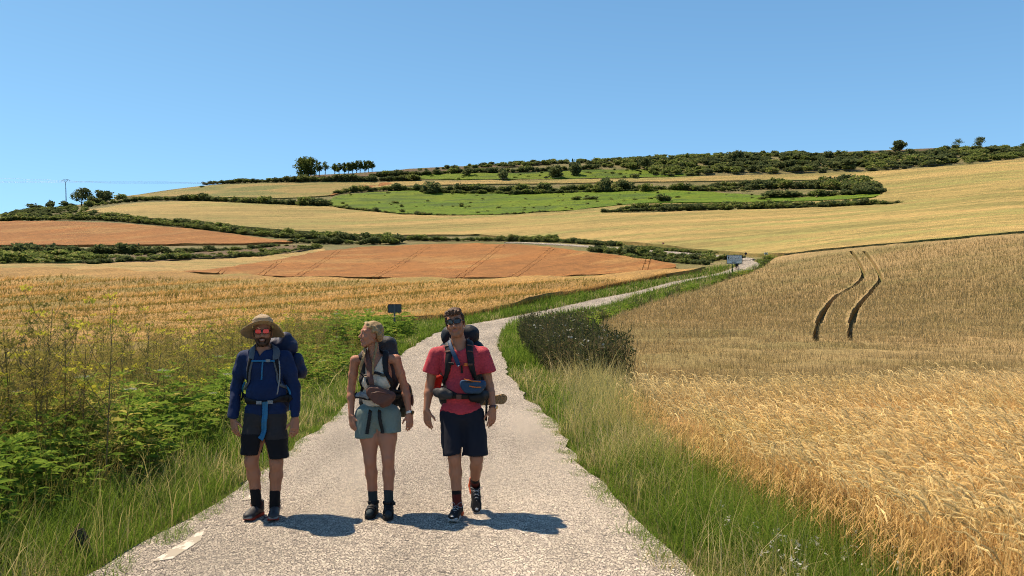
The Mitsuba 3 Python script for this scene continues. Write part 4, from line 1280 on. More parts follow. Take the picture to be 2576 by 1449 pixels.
def net(f, lo, hi, h=0.005):
    """Surface nets of f inside the box, evaluated only in blocks near the surface: (vertices, faces)."""
    B = 8
    n = np.maximum(1, np.ceil((hi - lo) / (h * B)).astype(int))
    g = np.stack(np.meshgrid(*[np.arange(k) for k in n], indexing='ij'), -1).reshape(-1, 3)
    c = lo + (g + 0.5) * B * h
    dc = f(c)
    G = np.where(dc < 0, -1.0, 1.0).astype(np.float32).reshape(n)
    G = np.repeat(np.repeat(np.repeat(G, B, 0), B, 1), B, 2)
    near = g[np.abs(dc) < B * h * 0.9 + 0.014]
    o = np.stack(np.meshgrid(*[np.arange(B)] * 3, indexing='ij'), -1).reshape(-1, 3)
    idx = (near[:, None] * B + o[None]).reshape(-1, 3)
    G[tuple(idx.T)] = f(lo + idx * h)
    s = G < 0
    cs = np.zeros(np.array(s.shape) - 1, np.uint8)
    corners = [(a, b, c) for a in (0, 1) for b in (0, 1) for c in (0, 1)]
    sh = cs.shape
    for a, b, c in corners:
        cs += s[a:a + sh[0], b:b + sh[1], c:c + sh[2]]
    act = np.argwhere((cs > 0) & (cs < 8))
    vid = np.full(sh, -1, np.int64)
    vid[tuple(act.T)] = np.arange(len(act))
    val = np.stack([G[tuple((act + k).T)] for k in np.array(corners)], 1)
    acc, cnt = np.zeros((len(act), 3)), np.zeros(len(act))
    cr = np.array(corners, float)
    for i in range(8):
        for j in range(i + 1, 8):
            if np.abs(cr[i] - cr[j]).sum() == 1:
                a, b = val[:, i], val[:, j]
                m = (a < 0) != (b < 0)
                t = np.where(m, a / np.where(m, a - b, 1), 0)
                acc += np.where(m[:, None], cr[i] + t[:, None] * (cr[j] - cr[i]), 0)
                cnt += m
    V = lo + (act + acc / cnt[:, None]) * h
    F = []
    for ax in range(3):
        u, w = (ax + 1) % 3, (ax + 2) % 3
        sl = [slice(1, None)] * 3
        sl[ax] = slice(None)
        A = s[tuple(sl)]
        lo_s, hi_s = [slice(None)] * 3, [slice(None)] * 3
        lo_s[ax], hi_s[ax] = slice(None, -1), slice(1, None)
        e = np.argwhere(A[tuple(lo_s)] != A[tuple(hi_s)])
        off = np.ones(3, int)
        off[ax] = 0
        e = e + off
        ok = (e[:, u] < sh[u]) & (e[:, w] < sh[w]) & (e[:, ax] < sh[ax])
        e = e[ok]
        du, dw = np.eye(3, dtype=int)[u], np.eye(3, dtype=int)[w]
        q = np.stack([vid[tuple((e - du - dw).T)], vid[tuple((e - dw).T)], vid[tuple(e.T)], vid[tuple((e - du).T)]], 1)
        flip = ~s[tuple(e.T)]
        q = np.where(flip[:, None], q[:, ::-1], q)
        q = q[(q >= 0).all(1)]
        F += [q[:, [0, 1, 2]], q[:, [0, 2, 3]]]
    F = np.vstack(F)
    if np.einsum('ij,ij->', V[F[:, 0]], np.cross(V[F[:, 1]], V[F[:, 2]])) < 0:
        F = F[:, ::-1]
    return V, F


def relax(V, F, it=2, lam=0.5):
    e = np.vstack([F[:, [0, 1]], F[:, [1, 2]], F[:, [2, 0]]])
    import scipy.sparse as sp
    n = len(V)
    A = sp.coo_matrix((np.ones(2 * len(e)), (np.r_[e[:, 0], e[:, 1]], np.r_[e[:, 1], e[:, 0]])), shape=(n, n)).tocsr()
    A.data[:] = 1
    deg = np.maximum(np.asarray(A.sum(1)).ravel(), 1)[:, None]
    for _ in range(it):
        V = V + lam * (A @ V / deg - V)
    return V


def normals(V, F):
    N = np.zeros_like(V)
    fn = np.cross(V[F[:, 1]] - V[F[:, 0]], V[F[:, 2]] - V[F[:, 0]])
    for k in range(3):
        np.add.at(N, F[:, k], fn)
    return unit(N)


def crumple(V, F, amp, freq, seed=0, stretch=(1, 1, 1)):
    """Cloth folds: the vertices moved along their normals by noise."""
    q = V * np.asarray(stretch) * freq
    w = meshkit.noise(q * 0.5, seed + 9)[:, None] * 1.2
    return V + normals(V, F) * amp * ((meshkit.fbm(q + w, 3, seed) - 0.5) * 2)[:, None]


def cloth(f, lo, hi, h=0.006, amp=0.004, freq=11, seed=0, stretch=(1, 1, 0.6), it=2):
    V, Fc = net(f, lo, hi, h)
    V = relax(V, Fc, it)
    if amp:
        V = crumple(V, Fc, amp, freq, seed, stretch)
        if freq < 12 and amp > 0.005:
            V = crumple(V, Fc, amp * 0.32, freq * 3.1, seed + 40, (1, 1, stretch[2] * 0.8))
    return V, Fc


def grad(f, P, e=0.003):
    I = np.eye(3) * e
    g = np.stack([f(P + I[k]) - f(P - I[k]) for k in range(3)], 1)
    return unit(g)


def snap(f, P, off, it=6):
    for _ in range(it):
        P = P - np.clip(f(P) - off, -0.03, 0.03)[:, None] * grad(f, P) * 0.9
    return P


def ribbon(f, path, width, thick=0.006, off=0.003, n=40, wdir=None, hug=True):
    """A strap that follows the surface of f along a path: a closed strip with thickness."""
    p = spline(path, 10)
    p = np.stack([np.interp(np.linspace(0, 1, n), np.linspace(0, 1, len(p)), p[:, k]) for k in range(3)], 1)
    if hug:
        p = snap(f, p, off)
        p = relax_line(p)
        p = snap(f, p, off, 2)
    t = unit(np.gradient(p, axis=0))
    g = grad(f, p) if hug else np.broadcast_to(np.asarray(wdir, float), p.shape)
    s = unit(np.cross(t, g))
    g = unit(np.cross(s, t))
    w = np.interp(np.linspace(0, 1, n), np.linspace(0, 1, len(np.atleast_1d(width))), np.atleast_1d(width))[:, None] / 2
    rows = []
    for a in (-1, -0.5, 0, 0.5, 1):
        q = p + s * w * a
        if hug:
            q = q - np.clip(f(q) - off, -0.02, 0.02)[:, None] * g
        rows.append(q)
    top = [q + g * thick * (0.55 if k in (0, 4) else 1) for k, q in enumerate(rows)]
    ring = rows + top[::-1]
    m = len(ring)
    V = np.stack(ring, 1).reshape(-1, 3)
    i, j = np.meshgrid(np.arange(n - 1), np.arange(m), indexing='ij')
    q = np.stack([i * m + j, i * m + (j + 1) % m, (i + 1) * m + (j + 1) % m, (i + 1) * m + j], -1).reshape(-1, 4)
    F = np.vstack([q[:, [0, 1, 2]], q[:, [0, 2, 3]]])
    cap = np.array([[0, j, j + 1] for j in range(1, m - 1)])
    return V, np.vstack([F, cap, (n - 1) * m + cap[:, ::-1]])


def relax_line(p, it=4):
    for _ in range(it):
        p[1:-1] = 0.5 * p[1:-1] + 0.25 * (p[:-2] + p[2:])
    return p


def rot_frame(yaw, pitch=0.0, roll=0.0):
    """Rows: the head's right (seen from the camera), forward and up. yaw > 0 turns the face to the right of the picture; 0 faces the camera."""
    cy, sy = math.cos(yaw), math.sin(yaw)
    r, f, u = np.array([cy, sy, 0]), np.array([sy, -cy, 0]), np.array([0, 0, 1.0])
    cp, sp = math.cos(pitch), math.sin(pitch)
    f, u = f * cp + u * sp, u * cp - f * sp
    cr, sr = math.cos(roll), math.sin(roll)
    r, u = r * cr + u * sr, u * cr - r * sr
    return np.stack([r, f, u])


def head_form(B, C0, M, s=1.0, slim=1.0):
    """Adds a head to a body form: C0 the middle of the head, M its frame, s its scale."""
    def w(x, y, z):
        return C0 + s * (x * slim * M[0] + y * M[1] + z * M[2])
    B.ell(w(0, -0.014, 0.034), np.array([0.073 * slim, 0.092, 0.079]) * s, M, 0.02)
    B.ell(w(0, 0.016, -0.030), np.array([0.062 * slim, 0.068, 0.084]) * s, M, 0.03)
    B.cone(w(0, 0.058, -0.098), w(0, 0.060, -0.094), 0.021 * s, k=0.02)
    for g in (-1, 1):
        B.cone(w(g * 0.052, 0.0, -0.058), w(g * 0.016, 0.060, -0.100), 0.017 * s, 0.016 * s, 0.02)
        B.ell(w(g * 0.034, 0.062, -0.032), np.array([0.022, 0.020, 0.024]) * s, M, 0.02)
        B.ell(w(g * 0.076, -0.010, -0.012), np.array([0.009, 0.018, 0.032]) * s, M, 0.004)
        B.cone(w(g * 0.010, 0.097, -0.037), w(g * 0.012, 0.094, -0.036), 0.0085 * s, k=0.006)
    B.cone(w(0, 0.080, 0.008), w(0, 0.106, -0.032), 0.008 * s, 0.011 * s, 0.010)
    B.cone(w(-0.040, 0.070, 0.022), w(0.040, 0.070, 0.022), 0.014 * s, k=0.014)
    B.cone(w(-0.019, 0.082, -0.060), w(0.019, 0.082, -0.060), 0.0065 * s, k=0.006)
    B.cone(w(-0.017, 0.081, -0.071), w(0.017, 0.081, -0.071), 0.0075 * s, k=0.006)
    return w


def hand_form(B, W, d, n, thumb, s=1.0, curl=0.5):
    """A relaxed hand: W the wrist, d towards the fingers, n out of the back of the hand, thumb the thumb's side."""
    d = unit(np.asarray(d, float))
    thumb = np.asarray(thumb, float)
    thumb = unit(thumb - d * (thumb @ d))
    n0 = unit(np.cross(d, thumb))
    n = n0 if n0 @ np.asarray(n, float) > 0 else -n0
    return _hand(B, np.asarray(W, float), d, n, thumb, s, curl)


def _hand(B, W, d, n, th, s, curl):
    k = 0.006
    for a in (-0.026, -0.009, 0.009, 0.026):
        B.cone(W + d * 0.012 * s + th * a * 0.75 * s, W + d * 0.088 * s + th * a * 1.05 * s, 0.0150 * s, 0.0125 * s, 0.012)
    B.cone(W + d * 0.02 * s + th * 0.022 * s - n * 0.006 * s, W + d * 0.045 * s + th * 0.032 * s - n * 0.01 * s, 0.017 * s, 0.013 * s, 0.012)
    for i, (a, L) in enumerate(((0.030, 0.072), (0.010, 0.082), (-0.010, 0.076), (-0.029, 0.058))):
        p = W + d * (0.090 - 0.004 * abs(i - 1)) * s + th * a * s
        c, dd = curl * (0.8 + 0.22 * i), d + th * a * 2.2
        for j, l in enumerate((0.45, 0.32, 0.23)):
            c2 = c * (0.35 + 0.45 * j)
            v = unit(dd * math.cos(c2) - n * math.sin(c2))
            q = p + v * L * l * s
            B.cone(p, q, (0.0092, 0.0084, 0.0076)[j] * s, (0.0084, 0.0076, 0.0066)[j] * s, k)
            p = q
    p = W + d * 0.040 * s + th * 0.034 * s - n * 0.008 * s
    for v, L, r0, r1 in ((unit(d * 0.75 + th * 0.65 - n * 0.25), 0.036, 0.0115, 0.0098), (unit(d * 0.95 + th * 0.25 - n * 0.3), 0.030, 0.0098, 0.0078)):
        q = p + v * L * s
        B.cone(p, q, r0 * s, r1 * s, k)
        p = q


def down_to(hip, knee, z):
    """The point of a thigh's axis at the height z."""
    return hip + (knee - hip) * (hip[2] - z) / (hip[2] - knee[2])


class Spot:
    """Reads points of one person off a crop of the photograph (origin ox, oy; 2.8975 crop pixels per photograph pixel) at the depth Y0 + dy."""

    def __init__(self, ox, oy, Y0):
        self.ox, self.oy, self.Y0 = ox, oy, Y0

    def __call__(self, cx, cy, dy=0.0):
        return at((self.ox + cx / 2.8975) * 0.638889, (self.oy + cy / 2.8975) * 0.638889, self.Y0 + dy)


def skin_parts(B, sh, el, wr, hip, kn, an, toe, neck, head, arm=(0.050, 0.040, 0.026), leg=(0.078, 0.056, 0.036), calf=0.056):
    """Limbs of a body: pairs of joints (left of the picture, right of the picture)."""
    for k in (0, 1):
        mid = (sh[k] + el[k]) / 2
        B.chain([sh[k], mid, el[k], (el[k] * 0.7 + wr[k] * 0.3), wr[k]], [arm[0], arm[0] * 0.95, arm[1], arm[1] * 1.02, arm[2]], 0.02)
        th = (hip[k] + kn[k]) / 2
        back = np.array([0, 0.012, 0])
        B.chain([hip[k], th, kn[k]], [leg[0] * 1.12, leg[0], leg[1]], 0.025)
        B.chain([kn[k], kn[k] * 0.68 + an[k] * 0.32 + back, kn[k] * 0.35 + an[k] * 0.65 + back * 0.6, an[k]], [leg[1] * 0.96, calf, calf * 0.78, leg[2]], 0.02)
        B.cone(kn[k] + (0, -0.018, 0.01), kn[k] + (0, -0.016, -0.03), leg[1] * 0.74, leg[1] * 0.66, 0.02)
        B.cone(an[k], an[k] - (kn[k] - an[k]) * 0.12, leg[2], 0.026, 0.01)
    return B
# ------------------------------------------------------------------ people: materials
scene['mat_skin'] = two({'type': 'principled', 'base_color': {'type': 'mesh_attribute', 'name': 'vertex_color'}, 'roughness': 0.6, 'specular': 0.25})


def fabric(key, col, vary=0.25, rough=0.85, f=160.0, sheen=0.3):
    col = np.array(col)
    return diffuse(key, lambda p, n, uv: mi.Color3f(col.tolist()) * (1 - vary + 2 * vary * (0.6 * noise(p.x * f, p.y * f, p.z * f) + 0.4 * noise(p.x * 9, p.y * 9, p.z * 9))), rough, 0.25, sheen=sheen)


fabric('navy_fleece', (0.006, 0.020, 0.075), 0.3)
fabric('grey_shorts', (0.030, 0.028, 0.031))
fabric('black_cloth', (0.007, 0.007, 0.010))
fabric('black_strap', (0.008, 0.008, 0.010), 0.2, 0.6)
fabric('grey_strap', (0.085, 0.10, 0.12), 0.2, 0.6)
fabric('dark_grey_strap', (0.045, 0.05, 0.06), 0.2, 0.6)
fabric('blue_webbing', (0.015, 0.14, 0.30), 0.15, 0.5)
fabric('navy_pack', (0.008, 0.017, 0.055), 0.25, 0.6)
fabric('hat_cloth', (0.36, 0.27, 0.17), 0.15)
fabric('cream_knit', (0.60, 0.51, 0.41), 0.12)
fabric('sage_shorts', (0.165, 0.215, 0.195), 0.2)
fabric('brown_bag', (0.125, 0.055, 0.042), 0.2, 0.6)
fabric('charcoal_pack', (0.030, 0.032, 0.036), 0.3, 0.6)
fabric('olive_pouch', (0.07, 0.072, 0.04), 0.3, 0.7)
fabric('red_shirt', (0.44, 0.045, 0.065), 0.35, 0.8, 90)
fabric('navy_black', (0.010, 0.012, 0.022), 0.2)
fabric('dark_navy_pack', (0.006, 0.011, 0.019), 0.25, 0.6)
fabric('blue_pouch', (0.018, 0.055, 0.12), 0.2, 0.6)
fabric('red_cloth', (0.45, 0.03, 0.02), 0.2)
fabric('dark_red_sock', (0.10, 0.014, 0.012), 0.25)
fabric('teal_sock', (0.020, 0.034, 0.042), 0.2)
fabric('tan_sole', (0.42, 0.28, 0.14), 0.35, 0.9, 120)
diffuse('orange_trim', (0.60, 0.16, 0.03), 0.6)
diffuse('shoe_dark', lambda p, n, uv: mix((0.02, 0.02, 0.024), (0.045, 0.045, 0.05), noise(p.x * 60, p.y * 60, p.z * 60)), 0.6, 0.4)
diffuse('shoe_grey', (0.19, 0.20, 0.21), 0.5, 0.4)
diffuse('shoe_pale', (0.40, 0.42, 0.43), 0.5, 0.4)
diffuse('sole_red', (0.33, 0.035, 0.02), 0.6)
diffuse('sole_black', (0.014, 0.014, 0.015), 0.7)
diffuse('sole_orange', (0.62, 0.10, 0.03), 0.6)
diffuse('lace_red', (0.20, 0.03, 0.025), 0.7)
diffuse('lace_pale', (0.45, 0.45, 0.45), 0.7)
diffuse('plastic_grey', (0.20, 0.22, 0.24), 0.4, 0.5)
diffuse('plastic_black', (0.012, 0.012, 0.013), 0.25, 0.5)
diffuse('watch_white', (0.66, 0.66, 0.64), 0.4, 0.5)
diffuse('leather_brown', (0.10, 0.035, 0.025), 0.5, 0.5)
scene['mat_steel'] = two({'type': 'principled', 'base_color': C(0.55, 0.55, 0.56), 'roughness': 0.28, 'metallic': 1.0})
scene['mat_red_mirror'] = two({'type': 'principled', 'base_color': C(0.85, 0.055, 0.035), 'roughness': 0.16, 'metallic': 0.75, 'clearcoat': 0.6, 'clearcoat_gloss': 0.95})
scene['mat_brown_lens'] = two({'type': 'principled', 'base_color': C(0.022, 0.013, 0.010), 'roughness': 0.10, 'specular': 0.6})
diffuse('teeth', (0.50, 0.44, 0.38), 0.35, 0.5)
diffuse('eye_white', (0.34, 0.30, 0.28), 0.2, 0.5)
diffuse('eye_dark', (0.05, 0.035, 0.03), 0.15, 0.5)


def hair_mat(key, a, b, f=70):
    diffuse(key, lambda p, n, uv: mix(a, b, 0.55 * noise(p.x * f, p.y * f, p.z * 26) + 0.45 * noise(p.x * 260, p.y * 260, p.z * 60)), 0.6, 0.25)


hair_mat('brown_hair', (0.028, 0.014, 0.008), (0.12, 0.062, 0.034))
diffuse('dark_beard', lambda p, n, uv: mix((0.012, 0.007, 0.005), (0.040, 0.022, 0.013), noise(p.x * 300, p.y * 300, p.z * 150)), 0.9, 0.1)
hair_mat('blond_hair', (0.16, 0.100, 0.045), (0.46, 0.325, 0.165))


def paint_skin(V, head, base, lips=(0.38, 0.13, 0.11), beard=None, flush=0.06):
    """Vertex colours of a body: skin with a little variety, lips, and a beard's stubble."""
    C0, M, s = head
    q = (V - C0) @ M.T / s
    col = np.array(base) * (0.90 + 0.22 * meshkit.fbm(V * 9, 3, 3))[:, None]
    red = meshkit.noise(V * 6, 8)
    col = col * (1 + np.array([0.5, -0.3, -0.6]) * flush * (red - 0.3)[:, None])

    def blend(w, c):
        nonlocal col
        w = np.clip(w, 0, 1)[:, None]
        col = col * (1 - w) + np.array(c) * w
    m = np.exp(-((q[:, 0] / 0.024) ** 2 + ((q[:, 2] + 0.0655) / 0.0095) ** 2)) * (q[:, 1] > 0.07)
    blend(m * 1.1, lips)
    if beard is not None:
        j = np.clip((-0.040 - q[:, 2] - 0.35 * np.maximum(0, 0.035 - np.abs(q[:, 0]))) / 0.014, 0, 1) * np.clip((q[:, 1] + 0.01) / 0.02, 0, 1) * (q[:, 2] > -0.125) * (np.linalg.norm(q, axis=1) < 0.16)
        mouth = np.exp(-((q[:, 0] / 0.022) ** 2 + ((q[:, 2] + 0.065) / 0.011) ** 2))
        must = np.exp(-((q[:, 0] / 0.034) ** 2 + ((q[:, 2] + 0.050) / 0.007) ** 2)) * (q[:, 1] > 0.06)
        blend(np.maximum(j * (1 - mouth), must) * beard[3], beard[:3])
    return np.clip(col * ALBEDO, 0, 1)


def shades(key, head, lens, frame, w=0.026, h=0.020, tilt=0.0):
    """Sunglasses as a part of a person: frame with bridge and temples, two lenses as sub-parts."""
    C0, M, s = head

    def W(p):
        p = np.atleast_2d(p)
        return C0 + s * (p @ M)
    tubes = []
    for g in (-1, 1):
        a = np.linspace(0, 2 * np.pi, 25)
        e = 2 / 3.2
        cx, cz = np.sign(np.cos(a)) * np.abs(np.cos(a)) ** e * w, np.sign(np.sin(a)) * np.abs(np.sin(a)) ** e * h
        rim = np.stack([g * 0.0325 + cx, 0.099 - 0.35 * np.abs(g * 0.0325 + cx) ** 2 / 0.06 + 0 * a, 0.008 + cz + 0.05 * np.abs(cx + g * 0.02)], 1)
        tubes.append(tube(W(rim), 0.0030 * s, 6))
        disc = np.vstack([rim[:-1].mean(0) + (0, 0.004, 0), rim[:-1]])
        f = np.array([[0, 1 + k, 1 + (k + 1) % 24] for k in range(24)])
        back = disc - (0, 0.0022, 0)
        put(num(f'{key}__sunglasses__lens'), (np.vstack([W(disc), W(back)]), np.vstack([f, f[:, ::-1] + 25])), lens, True)
        tubes.append(tube(W([(g * (0.0325 + w), 0.086, 0.014), (g * 0.076, 0.05, 0.012), (g * 0.079, -0.005, 0.006)]), 0.0028 * s, 5))
    tubes.append(tube(W([(-0.009, 0.100, 0.014), (0, 0.103, 0.015), (0.009, 0.100, 0.014)]), 0.0030 * s, 5))
    put(f'{key}__sunglasses__frame', join(tubes)[:2], frame, True)


def foot_frame(an, toe, roll=0.0):
    """Matrix of a shoe: x across, y from the heel to the toe, z up; an: the ankle, toe: the tip of the sole."""
    y = unit(np.asarray(toe) - (np.asarray(an) + 0))
    return y


def shoe_mesh(kind, L=0.285):
    """Parts of one shoe in its own frame (y forwards, the ankle above the origin, the sole's underside at z = 0)."""
    k = L / 0.285
    up = Form(0.018)
    up.ell((0, -0.045 * k, 0.055), (0.037, 0.046 * k, 0.056)).chain([(0, -0.01, 0.062), (0, 0.07 * k, 0.056), (0, 0.12 * k, 0.044)], [0.042, 0.040, 0.040])
    up.ell((0.002, 0.145 * k, 0.040), (0.047, 0.062 * k, 0.037))
    if kind != 'low':
        up.cone((0, -0.022, 0.07), (0, -0.020, 0.128), 0.043, 0.047)
        top = 0.135
    else:
        up.cone((0, -0.03, 0.06), (0, -0.030, 0.10), 0.040, 0.042)
        top = 0.098
    inner = Form(0.01).cone((0, -0.02, 0.06), (0, -0.018, 0.16), 0.033, 0.036)

    def f(P):
        return np.maximum(np.maximum(up(P), P[:, 2] - top + 0.25 * (P[:, 1] - 0.02) * (P[:, 1] > 0.02)), np.maximum(0.016 - P[:, 2], -inner(P)))
    lo, hi = up.bounds()
    upper = cloth(f, lo, hi, 0.004, 0.0012, 60, 3)
    line = LineString([(0, -0.062 * k), (0.0, 0.02), (0.003, 0.10 * k), (0.004, 0.16 * k)])
    fp = shapely.union_all([shapely.Point(0, -0.052 * k).buffer(0.037), shapely.Point(0.004, 0.125 * k).buffer(0.047), shapely.Point(0.002, 0.165 * k).buffer(0.038), line.buffer(0.034)]).buffer(0.02).buffer(-0.02)
    sole = trimesh.creation.extrude_polygon(fp.simplify(0.001), 0.024)
    sv = np.array(sole.vertices)
    sv[:, 2] += 0.018 * np.clip((sv[:, 1] - 0.13 * k) / 0.07, 0, 1) ** 2
    bumper = Form(0.008).ell((0.002, 0.170 * k, 0.034), (0.043, 0.036 * k, 0.024))
    bl, bh = bumper.bounds()
    bm = net(lambda P: np.maximum(bumper(P), np.maximum(0.013 - P[:, 2], 0.163 * k - P[:, 1])), bl, bh, 0.004)
    lace = []
    for q in range(4):
        y, z = 0.035 * k + 0.024 * q * k, 0.103 - 0.0125 * q
        lace += [tube([(-0.026, y, z - 0.008), (0, y + 0.008, z + 0.006), (0.026, y + 0.016, z - 0.008)], 0.0028, 5), tube([(0.026, y, z - 0.008), (0, y + 0.008, z + 0.007), (-0.026, y + 0.016, z - 0.008)], 0.0028, 5)]
    for g in (-1, 1):
        a = np.linspace(0, 5.4, 12)
        lace.append(tube(np.stack([g * (0.012 + 0.035 * np.sin(a / 2) ** 2 + 0.012 * a / 5), 0.03 + 0.016 * np.cos(a), 0.112 + 0.02 * np.sin(a)], 1), 0.0024, 4))
    return {'upper': upper, 'sole': (sv, np.array(sole.faces)), 'bumper': bm, 'lace': join(lace)[:2]}


def place_shoe(key, parts, mats, origin, heading, pitch=0.0, roll=0.0):
    """heading: angle of the toe from straight towards the camera (-y), positive to the right of the picture; pitch > 0 lifts the heel."""
    h = -math.pi + heading
    M = T().translate([float(q) for q in origin]).rotate([0, 0, 1], math.degrees(h)).rotate([1, 0, 0], -math.degrees(pitch)).rotate([0, 1, 0], math.degrees(roll))
    k = num(f'{key}__shoe')
    for n, m in mats.items():
        put(f'{k}__{n}', parts[n], m, n in ('upper', 'bumper', 'lace'), to_world=M)


def rounded_pack(f, res=0.008, amp=0.006, freq=9, seed=1):
    lo, hi = f.bounds()
    return cloth(f, lo, hi, res, amp, freq, seed)


def box_form(F, c, half, r, k=0.03, M=None):
    """A rounded box of crossing round cones along z: enough for a soft bag."""
    c, half = np.asarray(c, float), np.asarray(half, float)
    M = np.eye(3) if M is None else M
    hx, hy, hz = np.maximum(half - r, 0.001)
    for a in (-1, 0, 1):
        for b in (-1, 1):
            F.cone(c + (a * hx) * M[0] + b * hy * M[1] - hz * M[2], c + (a * hx) * M[0] + b * hy * M[1] + hz * M[2], r, k=k)
    for b in (-1, 0, 1):
        F.cone(c - hx * M[0] + b * hz * M[2], c + hx * M[0] + b * hz * M[2], max(r, half[1] * 0.96), k=k)
    return F


def slab(c, half, r=0.003, M=None):
    """A small box with bevelled edges (buckles, plates): centre, half sizes, rows of M its axes."""
    m = trimesh.creation.box(2 * np.asarray(half))
    v = np.array(trimesh.convex.convex_hull(np.vstack([np.array(m.vertices) * (1 - r / np.asarray(half) * e) for e in np.eye(3)])).vertices)
    hull = trimesh.convex.convex_hull(np.vstack([np.array(m.vertices) * (1 - np.minimum(0.9, r / np.asarray(half)) * e) for e in np.eye(3)]))
    V = np.array(hull.vertices) @ (np.eye(3) if M is None else M) + c
    return V, np.array(hull.faces)


# ================================================================== the man in blue with the wide hat
P = Spot(850, 1200, 6.75)
LEG = 1159
KEY = 'person'
sh = [P(324, 602, .02), P(795, 602, .03)]
el = [P(236, 935, .06), P(890, 935, .07)]
wr = [P(193, 1300, -.03), P(908, 1290, -.02)]
hip = [P(482, 1275, .02), P(645, 1275, .03)]
kn = [P(405, 1790, -.03), P(690, 1800, -.04)]
an = [P(468, LEG + 1085, .02), P(668, LEG + 1100, .01)]
toe = [P(398, LEG + 1262, -.14), P(657, LEG + 1258, -.15)]
neck, HC = P(543, 525, .03), P(533, 318, .0)
HM = rot_frame(0.26, 0.03, 0.03)
HEAD = (HC, HM, 1.0)
chest, belly, pelvis = P(553, 740, .02), P(572, 1030, .0), P(568, 1290, .02)
B = Form(0.02)
head_form(B, HC, HM)
B.cone(HC - HM[2] * 0.07 - HM[1] * 0.02, neck, 0.056, 0.060, 0.02).cone(neck, chest, 0.07, 0.11)
B.ell(chest, (.155, .095, .19)).ell(belly, (.150, .10, .17)).ell(pelvis, (.150, .10, .13))
skin_parts(B, sh, el, wr, hip, kn, an, toe, neck, HC)
hand_form(B, wr[0] + (0, 0, -.005), P(222, 1440, -.05) - wr[0], (-0.5, -0.85, 0), (0.8, -0.55, 0), 1.0, 0.55)
hand_form(B, wr[1] + (0, 0, -.005), P(893, 1465, -.05) - wr[1], (0.5, -0.85, 0), (-0.8, -0.55, 0), 1.0, 0.5)
lo, hi = B.bounds()
V, Fc = net(B, lo, hi, 0.0055)
V = relax(V, Fc, 1)
put(f'{KEY}__body', (V, Fc), 'skin', True, color=paint_skin(V, HEAD, (0.38, 0.175, 0.105), beard=(0.03, 0.018, 0.012, 0.9)))
# beard, smile, hair
BD = Form(0.012)
w = lambda x, y, z: HC + x * HM[0] + y * HM[1] + z * HM[2]
for g in (-1, 1):
    BD.chain([w(g * 0.064, 0.006, -0.035), w(g * 0.054, 0.020, -0.072), w(g * 0.033, 0.048, -0.100), w(0, 0.062, -0.108)], [0.004, 0.007, 0.011, 0.015])
    BD.cone(w(g * 0.031, 0.074, -0.062), w(g * 0.020, 0.072, -0.088), 0.005, 0.009)
    BD.cone(w(g * 0.026, 0.086, -0.054), w(g * 0.004, 0.094, -0.049), 0.0042)
bl, bh = BD.bounds(0.02)
put(f'{KEY}__beard', cloth(BD, bl, bh, 0.004, 0.004, 130, 4), 'dark_beard', True)
put(f'{KEY}__teeth', slab(w(0, 0.0880, -0.0655), (0.013, 0.004, 0.0028), 0.002, HM), 'teeth')
HR = Form(0.01)
HR.ell(w(0, -0.024, 0.028), (0.080, 0.094, 0.078), HM)
for g in (-1, 1):
    HR.cone(w(g * 0.074, 0.012, 0.02), w(g * 0.072, 0.018, -0.03), 0.010, 0.007)
bl, bh = HR.bounds(0.02)
hq = lambda X: (X - HC) @ HM.T
put(f'{KEY}__hair', cloth(lambda X: np.maximum(HR(X), np.maximum(hq(X)[:, 1] - 0.045 - 0.3 * (hq(X)[:, 2] - 0.05), -0.06 - hq(X)[:, 2])), bl, bh, 0.005, 0.004, 60, 6), 'brown_hair', True)
shades(KEY, HEAD, 'red_mirror', 'plastic_black', 0.0275, 0.0205)
# shirt
S = Form(0.028)
S.ell(chest + (0, 0, .01), (.178, .112, .20)).ell(P(570, 1000, .0), (.172, .116, .17)).ell(P(572, 1210, .02), (.180, .118, .12))
S.cone(neck + (0, 0, -.02), neck + (0, .0, -.05), .075, .095)
for k in (0, 1):
    S.cone(neck + (0, .01, -.025), sh[k], .056, .050).chain([sh[k], (sh[k] + el[k]) / 2, el[k], wr[k] + (0, 0, .01)], [.058, .059, .050, .041])
S.cone(neck + (0, .01, -.03), neck + (0, .005, .02), .066, .069, 0.015)                  # the collar
HEM = P(570, 1272)[2]


def shirt(X):
    v = np.abs(X[:, 0] - neck[0])
    notch = (X[:, 2] - (neck[2] - .055 + v * 1.5)) * 0.7
    d = np.maximum(S(X), HEM - X[:, 2] + 0.012 * np.sin(X[:, 0] * 14))
    d = np.where(X[:, 1] < neck[1] - .02, np.maximum(d, np.minimum(notch, 0.03)), d)      # the open zip neck
    d = np.where(v < .085, np.maximum(d, X[:, 2] - neck[2] - .035 + 0.3 * (neck[1] + .05 - X[:, 1])), d)
    for k in (0, 1):
        t = (X - wr[k]) @ unit(wr[k] - el[k])
        d = np.where((np.abs(X[:, 0] - wr[k][0]) < .12) & (X[:, 2] < wr[k][2] + .08) & (np.abs(X[:, 0] - pelvis[0]) > .19), np.maximum(d, t - 0.006), d)
    return d


bl, bh = S.bounds()
put(f'{KEY}__shirt', cloth(shirt, bl, bh, 0.0065, 0.014, 8, 11, (1, 1, 0.5)), 'navy_fleece', True)
